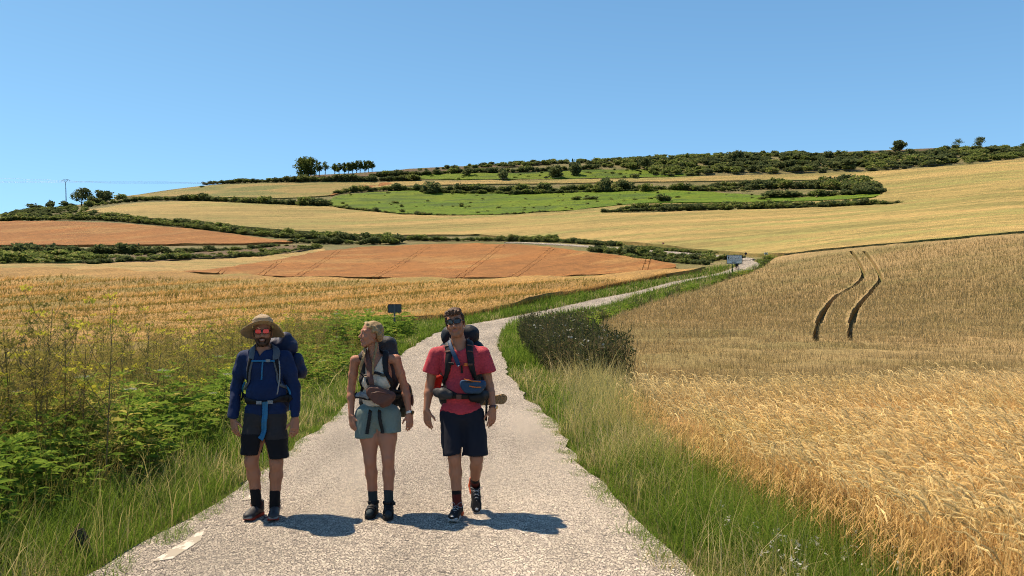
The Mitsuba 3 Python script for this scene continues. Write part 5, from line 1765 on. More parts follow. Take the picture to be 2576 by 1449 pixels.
# shorts: grey above, black panels below
Q = Form(0.03)
Q.ell(P(570, 1290, .02), (.176, .122, .12))
hemL, hemR = down_to(hip[0], kn[0], P(388, 1725)[2]) + (-.006, 0, 0), down_to(hip[1], kn[1], P(705, 1745)[2]) + (.012, 0, 0)
Q.chain([hip[0] + (-.01, 0, 0), (hip[0] + hemL) / 2, hemL], [.108, .105, .094]).chain([hip[1] + (.01, 0, 0), (hip[1] + hemR) / 2, hemR], [.108, .105, .096])
GAP = P(560, 1480)
inner = Form(0.01).cone(hip[0], hemL, .085, .078).cone(hip[1], hemR, .085, .080)
zL, zR = P(390, 1700)[2], P(705, 1738)[2]


def shorts(X):
    z = np.where(X[:, 0] < GAP[0], zL, zR)
    d = np.maximum(Q(X), z - X[:, 2])
    d = np.maximum(d, X[:, 2] - HEM - .04)
    crotch = (0.010 + 0.05 * np.clip((GAP[2] - X[:, 2]) / .2, 0, 1) - np.abs(X[:, 0] - GAP[0] - .02 * np.clip((GAP[2] - X[:, 2]) / .2, 0, 1)))
    d = np.where(X[:, 2] < GAP[2], np.maximum(d, crotch * 0.8), d)
    return np.where(X[:, 2] < z + .06, np.maximum(d, -inner(X)), d)


bl, bh = Q.bounds()
V, Fc = cloth(shorts, bl, bh, 0.006, 0.006, 8, 12, (1, 1, .7))
c = V[Fc].mean(1)
split = np.where(c[:, 0] < GAP[0], P(390, LEG + 300)[2], P(700, LEG + 358)[2]) + 0.02 * (c[:, 1] - 6.75)
for n, m, mat in (('shorts', c[:, 2] >= split, 'grey_shorts'), ('shorts__lower_panel', c[:, 2] < split, 'black_cloth')):
    use, inv = np.unique(Fc[m], return_inverse=True)
    put(f'{KEY}__{n}' if '__' in n else f'{KEY}__{n}', (V[use], inv.reshape(-1, 3)), mat, True)
# socks and shoes
SHOE = shoe_mesh('mid')
for k, (hd, pt) in enumerate(((-0.14, 0.0), (0.24, 0.0))):
    top = an[k] + (kn[k] - an[k]) * 0.33
    SK = Form(0.01).cone(an[k] + (0, 0, -.04), top, .044, .045)
    bl, bh = SK.bounds()
    put(num(f'{KEY}__sock'), cloth(lambda X: np.maximum(SK(X), X[:, 2] - top[2]), bl, bh, 0.005, 0.002, 40, k), 'black_cloth', True)
    place_shoe(KEY, SHOE, {'upper': 'shoe_dark', 'sole': 'sole_red', 'bumper': 'shoe_grey', 'lace': 'lace_red'}, (an[k][0], an[k][1] + .015, 0.004), hd, pt)
tag(KEY, 'bearded man in a navy top, wide tan hat and red mirrored sunglasses', 'person')
# the hat: crown, brim and band
hb = w(0, -0.012, 0.052)
HT = rot_frame(0.26, 0.30, 0.02)
a, rr = np.meshgrid(np.linspace(0, 2 * np.pi, 73), np.linspace(0, 1, 14), indexing='ij')
front, sideways = np.cos(a), np.sin(a)


def brim(a, t):
    R = (0.084 + 0.088 * t) * (1 + 0.06 * np.abs(np.sin(a)))
    drop = -0.020 * t ** 2 - 0.055 * t ** 2 * np.abs(np.sin(a)) ** 2.2 * (0.8 + 0.2 * np.sin(a)) - 0.030 * t * np.clip(-np.cos(a), 0, 1) + 0.014 * t * np.clip(np.cos(a), 0, 1) + 0.008 * t * np.sin(3 * a + 0.6)
    return np.stack([R * np.sin(a), R * 1.06 * np.cos(a), drop], -1)


G = brim(a, rr) @ HT + hb
n1, n2 = G.shape[:2]
i, j = np.meshgrid(np.arange(n1 - 1), np.arange(n2 - 1), indexing='ij')
q = np.stack([i * n2 + j, (i + 1) * n2 + j, (i + 1) * n2 + j + 1, i * n2 + j + 1], -1).reshape(-1, 4)
Vb = G.reshape(-1, 3)
fb = np.vstack([q[:, [0, 1, 2]], q[:, [0, 2, 3]]])
rim = tube(brim(np.linspace(0, 2 * np.pi, 73), np.ones(73)) @ HT + hb, 0.0028, 6)
low = Vb - HT[2] * 0.004
put(f'{KEY}__hat__brim', join([(Vb, fb), (low, fb[:, ::-1]), rim])[:2], 'hat_cloth', True)
CR = Form(0.02)
CR.cone(hb, hb + HT[2] * 0.030 - HT[1] * .004, 0.088, 0.084).ell(hb + HT[2] * 0.050, (0.082, 0.088, 0.040), HT)
bl, bh = CR.bounds()
put(f'{KEY}__hat__crown', cloth(lambda X: np.maximum(CR(X), -((X - hb) @ HT[2]) - .002), bl, bh, 0.005, 0.006, 22, 5, (1, 1, 2.5)), 'hat_cloth', True)
labels[f'{KEY}__hat'] = {'label': 'wide-brimmed tan sun hat tilted back'}

# his backpack
KEY2 = 'backpack'
PK = Form(0.03)
box_form(PK, P(640, 860, .27), (.165, .105, .25), .06)
pk = rounded_pack(PK, seed=21)
put(f'{KEY2}__main_bag', pk, 'navy_pack', True)
LD = Form(0.02)
box_form(LD, P(755, 480, .25), (.100, .075, .055), .042)
LD.ell(P(800, 400, .24), (.058, .07, .075))
put(f'{KEY2}__lid', rounded_pack(LD, 0.007, 0.012, 16, 22), 'navy_pack', True)
SD = Form(0.02).ell(P(930, 690, .24), (.062, .085, .115)).ell(P(985, 765, .24), (.045, .07, .06))
put(f'{KEY2}__side_pocket', rounded_pack(SD, 0.007, 0.010, 14, 23), 'navy_pack', True)


def torso_cover(X):
    return np.minimum(S(X), Q(X))


def strap(key, pts, width, mat, thick=0.008, off=0.006, n=44, f=S):
    put(num(key), ribbon(f, np.array(pts), width, thick, off, n), mat, True)


for k, (pts) in enumerate(([P(450, 445, .14), P(405, 440, .05), P(385, 480, -.06), P(360, 600, -.12), P(335, 760, -.12), P(330, 880, -.09), P(338, 960, .0)],
                           [P(690, 445, .14), P(700, 440, .05), P(702, 490, -.06), P(710, 600, -.12), P(745, 760, -.12), P(785, 870, -.10), P(805, 940, .0)])):
    strap(f'{KEY2}__shoulder_strap', pts, [.056, .058, .058, .050, .036, .026], 'grey_strap', 0.012)
    strap(f'{KEY2}__shoulder_strap' + ('' if k == 0 else '_001') + '__padding', [p + (0, 0, -.002) for p in pts[3:6]], [.036, .020, .012], 'black_cloth', 0.006, 0.0165, 30)
strap(f'{KEY2}__chest_strap', [P(378, 634, -.13), P(470, 634, -.14), P(560, 632, -.14), P(690, 628, -.13)], .017, 'blue_webbing', 0.005, 0.016)
put(f'{KEY2}__chest_strap__buckle', slab(snap(S, P(592, 630, -.13)[None], .020)[0], (.018, .006, .012)), 'plastic_grey')
put(f'{KEY2}__chest_strap__loose_end', ribbon(S, np.array([P(524, 640, -.13), P(518, 730, -.13), P(508, 850, -.13)]), .013, .003, .010, 24), 'blue_webbing', True)
strap(f'{KEY2}__hip_belt', [P(340, 1050, .08), P(352, 1080, -.03), P(420, 1105, -.10), P(520, 1118, -.13), P(640, 1118, -.13), P(760, 1105, -.11), P(825, 1075, -.03), P(838, 1050, .08)], [.075, .07, .045, .028, .028, .05, .07, .075], 'black_strap', 0.012, 0.006, 60)
for c in (490, 620):
    put(num(f'{KEY2}__hip_belt__buckle'), slab(snap(S, P(c, 1118, -.13)[None], .022)[0], (.022, .007, .014)), 'plastic_grey')
put(f'{KEY2}__waist_webbing', ribbon(torso_cover, np.array([P(545, 1120, -.15), P(552, 1230, -.15), P(528, 1400, -.15), P(490, LEG + 385, -.15)]), [.042, .046, .046, .05], .004, .018, 40), 'blue_webbing', True)
put(f'{KEY2}__waist_webbing_001', ribbon(torso_cover, np.array([P(572, 1120, -.15), P(560, 1230, -.15), P(540, 1400, -.15), P(515, LEG + 330, -.15)]), [.03, .03, .026, .024], .004, .022, 40), 'blue_webbing', True)
put(f'{KEY2}__side_webbing', ribbon(S, np.array([P(795, 920, .02), P(846, 1010, .0), P(850, 1100, .0), P(846, 1205, .0)]), .018, .004, .03, 24, wdir=(0, -1, 0), hug=False), 'blue_webbing', True)
put(f'{KEY2}__side_webbing_001', ribbon(S, np.array([P(335, 880, .0), P(308, 940, .03), P(300, 990, .06)]), .018, .004, .03, 16, wdir=(0, -1, 0), hug=False), 'blue_webbing', True)
put(f'{KEY2}__hose', tube(spline([P(722, 640, -.16), P(728, 800, -.17), P(715, 930, -.17), P(700, 1020, -.16)], 6), .0055, 6), 'plastic_grey', True)
tag(KEY2, 'navy backpack with grey straps and bright blue webbing on the man in the hat', 'backpack')
# ================================================================== the woman in the cream top
P = Spot(1300, 1200, 6.82)
KEY = 'person_001'
sh = [P(284, 632, .02), P(752, 622, .03)]
el = [P(240, 960, .05), P(850, 945, .08)]
wr = [P(240, 1262, -.02), P(905, 1242, .01)]
hip = [P(448, 1262, .02), P(642, 1262, .02)]
kn = [P(455, 1768, -.02), P(662, 1765, -.05)]
an = [P(494, LEG + 1105, .05), P(668, LEG + 1110, .0)]
toe = [P(482, LEG + 1240, -.10), P(700, LEG + 1262, -.16)]
neck, HC = P(500, 575, .02), P(462, 332, .0)
HM = rot_frame(-1.02, 0.04, 0.0)
HEAD = (HC, HM, 0.97)
chest, waist, pelvis = P(523, 800, .02), P(535, 1035, .03), P(545, 1290, .03)
B = Form(0.02)
head_form(B, HC, HM, 0.97, 0.96)
w = lambda x, y, z: HC + 0.97 * (x * HM[0] + y * HM[1] + z * HM[2])
B.cone(HC - HM[2] * 0.075 - HM[1] * 0.025, neck, 0.046, 0.050, 0.02)
B.cone(neck + (0, 0, -.01), chest + (0, .01, .06), 0.055, 0.095)
B.ell(chest, (.140, .088, .17)).ell(waist, (.125, .085, .13)).ell(pelvis, (.165, .105, .12))
for k in (0, 1):
    B.cone(neck + (0, .01, -.028), sh[k], .042, .038)
    B.ell(P([450, 610][k], 880, -.055), (.062, .055, .062))
skin_parts(B, sh, el, wr, hip, kn, an, toe, neck, HC, arm=(0.041, 0.034, 0.023), leg=(0.082, 0.053, 0.032), calf=0.052)
hand_form(B, wr[0], P(268, 1465, -.06) - wr[0], (-0.6, -0.75, 0), (0.75, -0.6, 0), 0.92, 0.6)
hand_form(B, wr[1], P(912, 1455, -.02) - wr[1], (0.6, -0.75, 0), (-0.75, -0.6, 0), 0.92, 0.55)
lo, hi = B.bounds()
V, Fc = net(B, lo, hi, 0.0055)
V = relax(V, Fc, 1)
put(f'{KEY}__body', (V, Fc), 'skin', True, color=paint_skin(V, HEAD, (0.41, 0.19, 0.118), flush=0.16))
BODY2 = B
for g in (-1, 1):
    e = Form(0.004).ell(w(g * 0.032, 0.0775, 0.004), np.array([0.0115, 0.0085, 0.0055]))
    bl, bh = e.bounds(0.01)
    put(num(f'{KEY}__eye'), net(e, bl, bh, 0.003), 'eye_white', True)
    e = Form(0.004).ell(w(g * 0.032, 0.084, 0.004), np.array([0.0055, 0.004, 0.0050]))
    bl, bh = e.bounds(0.01)
    put(num(f'{KEY}__iris'), net(e, bl, bh, 0.002), 'eye_dark', True)
    e = Form(0.004).chain([w(g * 0.018, 0.087, 0.023), w(g * 0.034, 0.084, 0.027), w(g * 0.048, 0.072, 0.023)], [.0026, .003, .002])
    bl, bh = e.bounds(0.01)
    put(num(f'{KEY}__eyebrow'), net(e, bl, bh, 0.0025), 'brown_hair', True)
# hair drawn back, with waves at the sides, and two braids over the shoulders
HR = Form(0.012)
HR.ell(w(0, -0.024, 0.038), np.array([0.080, 0.096, 0.080]), HM).ell(w(0, -0.075, -0.010), np.array([0.062, 0.045, 0.062]), HM)
for g in (-1, 1):
    HR.chain([w(g * 0.030, 0.040, 0.098), w(g * 0.066, 0.022, 0.070), w(g * 0.084, -0.01, 0.035), w(g * 0.082, -0.045, 0.0), w(g * 0.06, -0.07, -0.045)], [.014, .018, .020, .024, .022])
    HR.chain([w(g * 0.066, 0.036, 0.056), w(g * 0.082, 0.010, 0.012), w(g * 0.080, -0.035, -0.020)], [.007, .011, .016])
hq = lambda X: (X - HC) @ HM.T / 0.97


def hairline(X):
    q = hq(X)
    face = np.minimum(q[:, 1] - 0.018, 0.072 - q[:, 2] - 0.35 * np.abs(q[:, 0]))       # in front and below the hairline
    ear = 0.030 - np.linalg.norm((q - (np.sign(q[:, 0])[:, None] * (0.08, 0, 0) + (0, -0.004, -0.022))) * (1, 1, 0.8), axis=1)
    return np.maximum(np.maximum(HR(X), face), ear * 0.7)


bl, bh = HR.bounds(0.02)
V, Fc = net(hairline, bl, bh, 0.004)
V = relax(V, Fc, 1)
q = hq(V)
ph = q[:, 2] * 150 + q[:, 1] * 60 + 7 * meshkit.noise(V * 12)
V = V + normals(V, Fc) * (0.0018 * np.sin(ph) + 0.004 * (meshkit.fbm(V * np.array([25, 25, 60]), 2, 2) - 0.5))[:, None]
put(f'{KEY}__hair', (V, Fc), 'blond_hair', True)


def braid(pts, r0, r1):
    """Three crossing strands along a line."""
    p = spline(np.array(pts), 14)
    t = np.linspace(0, 1, len(p))
    out = []
    L = np.linalg.norm(np.diff(p, axis=0), axis=1).sum()
    turns = L / 0.045
    tg = unit(np.gradient(p, axis=0))
    a = unit(np.cross(tg, (0, 1.0, 0)))
    b = np.cross(tg, a)
    rad = (r0 + (r1 - r0) * t)
    for k in range(3):
        ph = 2 * np.pi * (turns * t + k / 3)
        q = p + (a * np.sin(ph)[:, None] + b * (0.55 * np.sin(2 * ph))[:, None]) * rad[:, None] * 0.75
        out.append(tube(q, rad * 0.78, 6))
    return join(out)[:2]


put(num(f'{KEY}__braid'), braid([P(395, 500, -.02), P(388, 560, -.07), P(375, 620, -.10), P(352, 690, -.11), P(342, 745, -.11)], .010, .009), 'blond_hair', True)
put(num(f'{KEY}__braid'), braid([P(530, 430, -.04), P(522, 500, -.06), P(508, 570, -.09), P(495, 640, -.115), P(490, 720, -.13), P(487, 790, -.135)], .010, .006), 'blond_hair', True)
# sleeveless top
S = Form(0.025)
S.ell(chest + (0, 0, .02), (.150, .098, .19)).ell(waist, (.138, .096, .14)).ell(pelvis + (0, 0, .06), (.155, .105, .09))
for k in (0, 1):
    S.ell(P([448, 612][k], 880, -.055), (.069, .062, .070))
    S.cone(P([405, 625][k], 590, .02), chest, .040, .08)
COVER2 = S
HEM = P(540, 1152)[2]


def tank(X):
    u = (X[:, 0] - P(515, 700)[0])
    v_neck = X[:, 2] - (P(0, 745)[2] + 1.9 * np.abs(u))
    d = np.maximum(S(X), HEM - X[:, 2])
    d = np.where(X[:, 1] < chest[1] + .02, np.maximum(d, np.minimum(v_neck * 0.5, .03)), d)
    arm = np.abs(X[:, 0] - chest[0]) - (.104 + .35 * np.clip(P(0, 790)[2] - X[:, 2], -.02, .15))
    return np.maximum(np.maximum(d, arm), X[:, 2] - P(0, 575)[2])


bl, bh = S.bounds()
put(f'{KEY}__tank_top', cloth(tank, bl, bh, 0.005, 0.003, 12, 31), 'cream_knit', True)
# shorts
Q = Form(0.03)
Q.ell(P(545, 1290, .03), (.186, .122, .135))
hemL, hemR = down_to(hip[0], kn[0], P(425, 1500)[2]) + (-.025, 0, 0), down_to(hip[1], kn[1], P(690, 1440)[2]) + (.025, 0, 0)
Q.cone(hip[0] + (-.02, 0, 0), hemL, .105, .103).cone(hip[1] + (.02, 0, 0), hemR, .105, .100)
GAP = P(548, 1405)
inner = Form(0.01).cone(hip[0], hemL, .09, .088).cone(hip[1], hemR, .09, .086)
zL, zR = P(390, 1512)[2], P(690, 1450)[2]


def shorts2(X):
    left = X[:, 0] < GAP[0]
    z = np.where(left, zL + .06 * (X[:, 0] - hemL[0]), zR - .02 * (X[:, 0] - hemR[0]))
    d = np.maximum(Q(X), z - X[:, 2])
    d = np.maximum(d, X[:, 2] - P(0, 1105)[2])
    d = np.where(X[:, 2] < GAP[2], np.maximum(d, 0.007 - np.abs(X[:, 0] - GAP[0])), d)
    return np.where(X[:, 2] < z + .05, np.maximum(d, -inner(X)), d)


bl, bh = Q.bounds()
put(f'{KEY}__shorts', cloth(shorts2, bl, bh, 0.006, 0.009, 8, 32, (1, 1, .8)), 'sage_shorts', True)


def cover(X):
    return np.minimum(np.minimum(S(X), Q(X)), BODY2(X) - .004)


# socks and sandals
for k, hd in enumerate((-0.02, 0.14)):
    top = an[k] + (kn[k] - an[k]) * (0.30, 0.33)[k]
    SK = Form(0.015).cone(an[k] + (0, 0, -.02), top, .040, .041)
    dirn = np.array([math.sin(hd), -math.cos(hd), 0])
    fl = np.array([an[k][0], an[k][1], 0])
    SK.chain([fl + (0, .03, .058) - dirn * .01, fl + dirn * .06 + (0, 0, .062), fl + dirn * .13 + (0, 0, .050), fl + dirn * .185 + (0, 0, .045)], [.040, .036, .034, .026])
    bl, bh = SK.bounds()
    put(num(f'{KEY}__sock'), cloth(lambda X: np.maximum(np.maximum(SK(X), X[:, 2] - top[2]), .026 - X[:, 2]), bl, bh, 0.005, 0.002, 40, k), 'teal_sock', True)
    key = num(f'{KEY}__sandal')
    fp = LineString([(0, -.05), (0.0, .05), (0.004, .16)]).buffer(.036).union(shapely.Point(.003, .13).buffer(.046)).buffer(.02).buffer(-.02)
    m = trimesh.creation.extrude_polygon(fp.simplify(.001), .026)
    R = np.array([[-math.cos(hd), -math.sin(hd), 0], [dirn[0], dirn[1], 0], [0, 0, 1.0]])
    put(f'{key}__sole', (np.array(m.vertices) @ R + fl + (0, 0, .004), np.array(m.faces)), 'sole_black')
    for a, z0 in ((.135, .03), (.085, .03)):
        c = fl + dirn * a
        sd = R[0]
        put(num(f'{key}__strap'), ribbon(SK, np.array([c + sd * .05 + (0, 0, z0), c + sd * .03 + (0, 0, .07), c + (0, 0, .09), c - sd * .03 + (0, 0, .07), c - sd * .05 + (0, 0, z0)]), .030, .006, .003, 24), 'black_strap', True)
    ang = np.linspace(0, 2 * np.pi, 12)
    c = an[k] + (0, 0, .012)
    put(num(f'{key}__strap'), ribbon(SK, np.stack([c[0] + .05 * np.cos(ang), c[1] + .05 * np.sin(ang), c[2] + 0 * ang], 1), .026, .007, .003, 30), 'black_strap', True)
    put(f'{key}__buckle', slab(c + (.05 if k else -.02, -.045, 0), (.016, .010, .012)), 'black_strap')
# watch on the wrist
an0 = unit(wr[1] - el[1])
WF = Form(0.01).cone(el[1], wr[1], .036, .023)
c = wr[1] - an0 * .01
a1 = unit(np.cross(an0, (0, 1, 0)))
a2 = np.cross(an0, a1)
ang = np.linspace(0, 2 * np.pi, 14)
put(f'{KEY}__watch__band', ribbon(WF, c + .03 * (np.cos(ang)[:, None] * a1 + np.sin(ang)[:, None] * a2), .020, .004, .003, 30), 'watch_white', True)
f0 = snap(WF, (c + (.028, -.012, 0))[None], .009)[0]
g0 = unit(f0 - c)
put(f'{KEY}__watch__dial', tube([f0 - g0 * .004, f0 + g0 * .004], .019, 18), 'plastic_black', 40)
labels[f'{KEY}__watch'] = {'label': 'white watch with a dark dial on the wrist'}
tag(KEY, 'blond woman with two braids looking aside, in a cream top and sage green shorts', 'person')

# her backpack
KEY2 = 'backpack_001'
PK = Form(0.03)
box_form(PK, P(560, 850, .25), (.150, .10, .25), .06)
box_form(PK, P(600, 500, .26), (.10, .08, .09), .05)
PK.ell(P(850, 1050, .22), (.07, .08, .14))
put(f'{KEY2}__main_bag', rounded_pack(PK, seed=41, amp=.010, freq=14), 'charcoal_pack', True)
PO = Form(0.02).ell(P(835, 1225, .16), (.036, .06, .045))
put(f'{KEY2}__olive_pouch', rounded_pack(PO, .006, .006, 20, 42), 'olive_pouch', True)
put(f'{KEY2}__loop', tube(spline([P(860, 900, .15), P(905, 915, .15), P(928, 980, .15), P(935, 1060, .15)], 6), .005, 6), 'tan_sole', True)
put(f'{KEY2}__hanging_tag', rounded_pack(Form(.01).ell(P(938, 1090, .15), (.012, .03, .055)), .005, .004, 30, 5), 'leather_brown', True)
for k, pts in enumerate(([P(400, 500, .16), P(360, 525, .06), P(340, 580, -.05), P(325, 680, -.10), P(318, 790, -.10), P(318, 900, -.07), P(330, 980, .0)],
                         [P(600, 480, .16), P(640, 495, .06), P(640, 560, -.04), P(655, 680, -.10), P(690, 800, -.11), P(735, 900, -.07), P(770, 1000, .02)])):
    strap(f'{KEY2}__shoulder_strap', pts, [.055, .058, .056, .050, .044, .034, .028], 'black_strap', .013, .004, 46, cover)
strap(f'{KEY2}__chest_strap', [P(318, 770, -.13), P(400, 770, -.14), P(520, 768, -.14), P(660, 768, -.13)], .024, 'black_strap', .006, .012, 40, cover)
put(f'{KEY2}__chest_strap__loose_end', ribbon(cover, np.array([P(398, 790, -.15), P(410, 850, -.15), P(440, 930, -.15)]), .024, .004, .012, 24), 'black_strap', True)
put(f'{KEY2}__chest_strap__buckle', slab(snap(cover, P(590, 768, -.15)[None], .020)[0], (.018, .005, .010)), 'plastic_black')
strap(f'{KEY2}__hip_belt', [P(300, 1030, .08), P(318, 1040, -.02), P(370, 1060, -.08), P(440, 1080, -.11), P(560, 1088, -.12), P(680, 1085, -.09), P(760, 1075, -.02), P(775, 1060, .08)], [.06, .05, .045, .032, .03, .034, .05, .06], 'black_strap', .010, .006, 56, cover)
put(f'{KEY2}__hip_belt__padding', ribbon(cover, np.array([P(312, 1015, .0), P(340, 1030, -.07), P(385, 1050, -.10), P(425, 1068, -.11)]), [.05, .048, .04, .034], .010, .014, 30), 'plastic_grey', True)
put(f'{KEY2}__hip_belt__loose_end', ribbon(cover, np.array([P(452, 1090, -.15), P(448, 1200, -.15), P(432, LEG + 200, -.15), P(420, LEG + 318, -.15)]), [.03, .031, .03, .03], .004, .020, 36), 'black_strap', True)
put(f'{KEY2}__hip_belt__loose_end_001', ribbon(cover, np.array([P(540, 1095, -.15), P(548, 1200, -.15), P(560, LEG + 180, -.15), P(575, LEG + 305, -.15)]), [.03, .031, .03, .03], .004, .020, 36), 'black_strap', True)
tag(KEY2, 'dark charcoal backpack with black straps on the blond woman', 'backpack')
# her brown bag worn across the chest
KEY2 = 'sling_bag'
BG = Form(0.02)
BG.chain([P(480, 985, -.135), P(560, 1040, -.145), P(680, 1045, -.13)], [.052, .070, .052]).cone(P(610, 1125, -.13), P(650, 1110, -.13), .038, .035).cone(P(470, 960, -.14), P(455, 1030, -.14), .022)
by = P(560, 1040, -.135)[1]
bl, bh = BG.bounds()
put(f'{KEY2}__pouch', cloth(lambda X: np.maximum(BG(X), np.abs(X[:, 1] - by) - .042), bl, bh, .005, .005, 16, 44), 'brown_bag', True)
put(f'{KEY2}__pouch__zip', ribbon(BG, np.array([P(470, 1010, -.2), P(560, 990, -.22), P(700, 1010, -.2)]), .008, .003, .001, 26), 'leather_brown', True)
strap(f'{KEY2}__strap', [P(412, 545, .03), P(412, 600, -.06), P(430, 700, -.12), P(460, 820, -.15), P(485, 950, -.15)], [.050, .055, .056, .050, .040], 'brown_bag', .005, .020, 46, cover)
tag(KEY2, 'reddish brown sling bag worn across the chest of the blond woman', 'bag')

# ================================================================== the man in the red shirt
P = Spot(1620, 1180, 6.80)
LEG = 1217
KEY = 'person_002'
sh = [P(276, 622, .02), P(816, 616, .03)]
el = [P(208, 985, .05), P(888, 985, .06)]
wr = [P(170, 1262, -.02), P(930, 1240, -.01)]
hip = [P(480, 1320, .02), P(680, 1320, .03)]
kn = [P(492, LEG + 590, -.10), P(745, LEG + 600, -.07)]
an = [P(525, LEG + 1110, -.05), P(722, LEG + 880, .22)]
toe = [P(470, LEG + 1285, -.24), P(790, LEG + 1150, .08)]
neck, HC = P(545, 515, .02), P(503, 272, -.03)
HM = rot_frame(-0.10, 0.06, 0.15)
HEAD = (HC, HM, 1.05)
chest, belly, pelvis = P(565, 750, .02), P(570, 1040, .02), P(572, 1330, .02)
B = Form(0.02)
head_form(B, HC, HM, 1.05, 0.95)
w = lambda x, y, z: HC + 1.05 * (x * HM[0] + y * HM[1] + z * HM[2])
B.cone(HC - HM[2] * 0.075 - HM[1] * 0.02, neck, 0.056, 0.062, 0.02).cone(neck, chest, 0.07, 0.11)
B.ell(chest, (.155, .095, .20)).ell(belly, (.145, .098, .18)).ell(pelvis, (.150, .10, .13))
skin_parts(B, sh, el, wr, hip, kn, an, toe, neck, HC, arm=(.046, .038, .026), leg=(.078, .055, .034), calf=.054)
hand_form(B, wr[0], P(195, 1490, -.03) - wr[0], (-0.55, -0.8, 0), (0.8, -0.55, 0), 1.02, 0.5)
hand_form(B, wr[1], P(912, 1465, -.02) - wr[1], (0.55, -0.8, 0), (-0.8, -0.55, 0), 1.02, 0.5)
lo, hi = B.bounds()
V, Fc = net(B, lo, hi, 0.0055)
V = relax(V, Fc, 1)
put(f'{KEY}__body', (V, Fc), 'skin', True, color=paint_skin(V, HEAD, (0.38, 0.18, 0.110), flush=0.10, beard=(0.12, 0.06, 0.035, 0.35)))
# curly hair, longer on top
HR = Form(0.012)
HR.ell(w(0, -0.020, 0.040), np.array([0.080, 0.096, 0.078]), HM).ell(w(0.005, 0.025, 0.098), np.array([0.066, 0.070, 0.032]), HM)
for g in (-1, 1):
    HR.cone(w(g * 0.070, 0.02, 0.05), w(g * 0.074, 0.012, -0.005), .014, .009)
for a, x, z in ((0, -.05, .082), (1, -.025, .086), (2, .0, .083), (3, .025, .080), (4, .05, .074)):
    HR.cone(w(x, .078, z + .012), w(x - .008, .090, z - .016), .016, .010, 0.008)
hq = lambda X: (X - HC) @ HM.T / 1.05
bl, bh = HR.bounds(0.03)
V, Fc = net(lambda X: np.maximum(HR(X), np.minimum(hq(X)[:, 1] - .030, .062 - hq(X)[:, 2]) + 0 * X[:, 0]), bl, bh, 0.004)
q = hq(V)
cut = q[:, 2] > -.07
V = relax(V, Fc, 1)
cells = meshkit.noise(V * 42, 3) * 0.6 + meshkit.noise(V * 85, 5) * 0.4
amp = 0.020 * np.clip((q[:, 2] - .0) / .08, .25, 1)
V = V + normals(V, Fc) * (amp * (cells - .45))[:, None]
put(f'{KEY}__hair', (V, Fc), 'brown_hair', True)
for g in (-1, 1):
    e = Form(0.004).chain([w(g * 0.016, 0.092, 0.031), w(g * 0.034, 0.088, 0.036), w(g * 0.052, 0.074, 0.030)], [.003, .0038, .0025])
    bl, bh = e.bounds(0.01)
    put(num(f'{KEY}__eyebrow'), net(e, bl, bh, 0.0025), 'brown_hair', True)
shades(KEY, HEAD, 'brown_lens', 'plastic_black', 0.0270, 0.0185)
# T-shirt
S = Form(0.028)
S.ell(chest + (0, 0, .01), (.178, .116, .21)).ell(P(570, 1050, .02), (.170, .118, .18)).ell(P(565, 1260, .02), (.182, .125, .11))
for k in (0, 1):
    e2 = sh[k] + (el[k] - sh[k]) * .60
    S.cone(neck + (0, .01, -.025), sh[k], .056, .052).cone(sh[k], e2 + np.array([(-.010, .010)[k], 0, 0]), .061, .080)
S.cone(neck + (0, .01, -.04), neck + (0, .005, .0), .066, .064, 0.015)
HEM = P(560, 1303)[2]
armc = [Form(.01).cone(sh[k], el[k], .052, .046) for k in (0, 1)]


def tee(X):
    d = np.maximum(S(X), HEM - X[:, 2] + .010 * np.sin(X[:, 0] * 17 + 1))
    r = np.linalg.norm((X - (neck + (0, -.045, .012))) * (1, .7, 1), axis=1)
    d = np.maximum(d, .072 - r)
    for k in (0, 1):
        ax = unit(el[k] - sh[k])
        t = (X - (sh[k] + (el[k] - sh[k]) * (.585, .575)[k])) @ ax
        side_ = (np.abs(X[:, 0] - sh[k][0]) < .17) & (X[:, 2] > el[k][2] - .12) & (((X[:, 0] - chest[0]) * (-1, 1)[k]) > .135)
        d = np.where(side_, np.maximum(d, np.maximum(t, -armc[k](X) - .02 * (t < -.06))), d)
    return d


bl, bh = S.bounds()
put(f'{KEY}__shirt', cloth(tee, bl, bh, 0.0065, 0.014, 7, 51, (1, 1, .6)), 'red_shirt', True)
# cargo shorts
Q = Form(0.03)
Q.ell(P(572, 1330, .02), (.180, .122, .12))
hemL, hemR = down_to(hip[0], kn[0], P(478, LEG + 520)[2]) + (-.008, 0, 0), down_to(hip[1], kn[1], P(722, LEG + 540)[2]) + (.006, 0, 0)
Q.cone(hip[0] + (-.01, 0, 0), hemL, .108, .094).cone(hip[1] + (.01, 0, 0), hemR, .108, .098)
GAP = P(585, LEG + 440)
inner = Form(0.01).cone(hip[0], hemL, .085, .077).cone(hip[1], hemR, .085, .080)
zL, zR = P(478, LEG + 540, -.06)[2], P(722, LEG + 552, -.05)[2]


def shorts3(X):
    left = X[:, 0] < GAP[0]
    z = np.where(left, zL + .18 * (X[:, 0] - hemL[0]), zR)
    d = np.maximum(Q(X), z - X[:, 2])
    d = np.maximum(d, X[:, 2] - HEM - .05)
    d = np.where(X[:, 2] < GAP[2], np.maximum(d, .008 - np.abs(X[:, 0] - GAP[0] + .1 * np.clip(GAP[2] - X[:, 2], 0, .1))), d)
    return np.where(X[:, 2] < z + .06, np.maximum(d, -inner(X)), d)


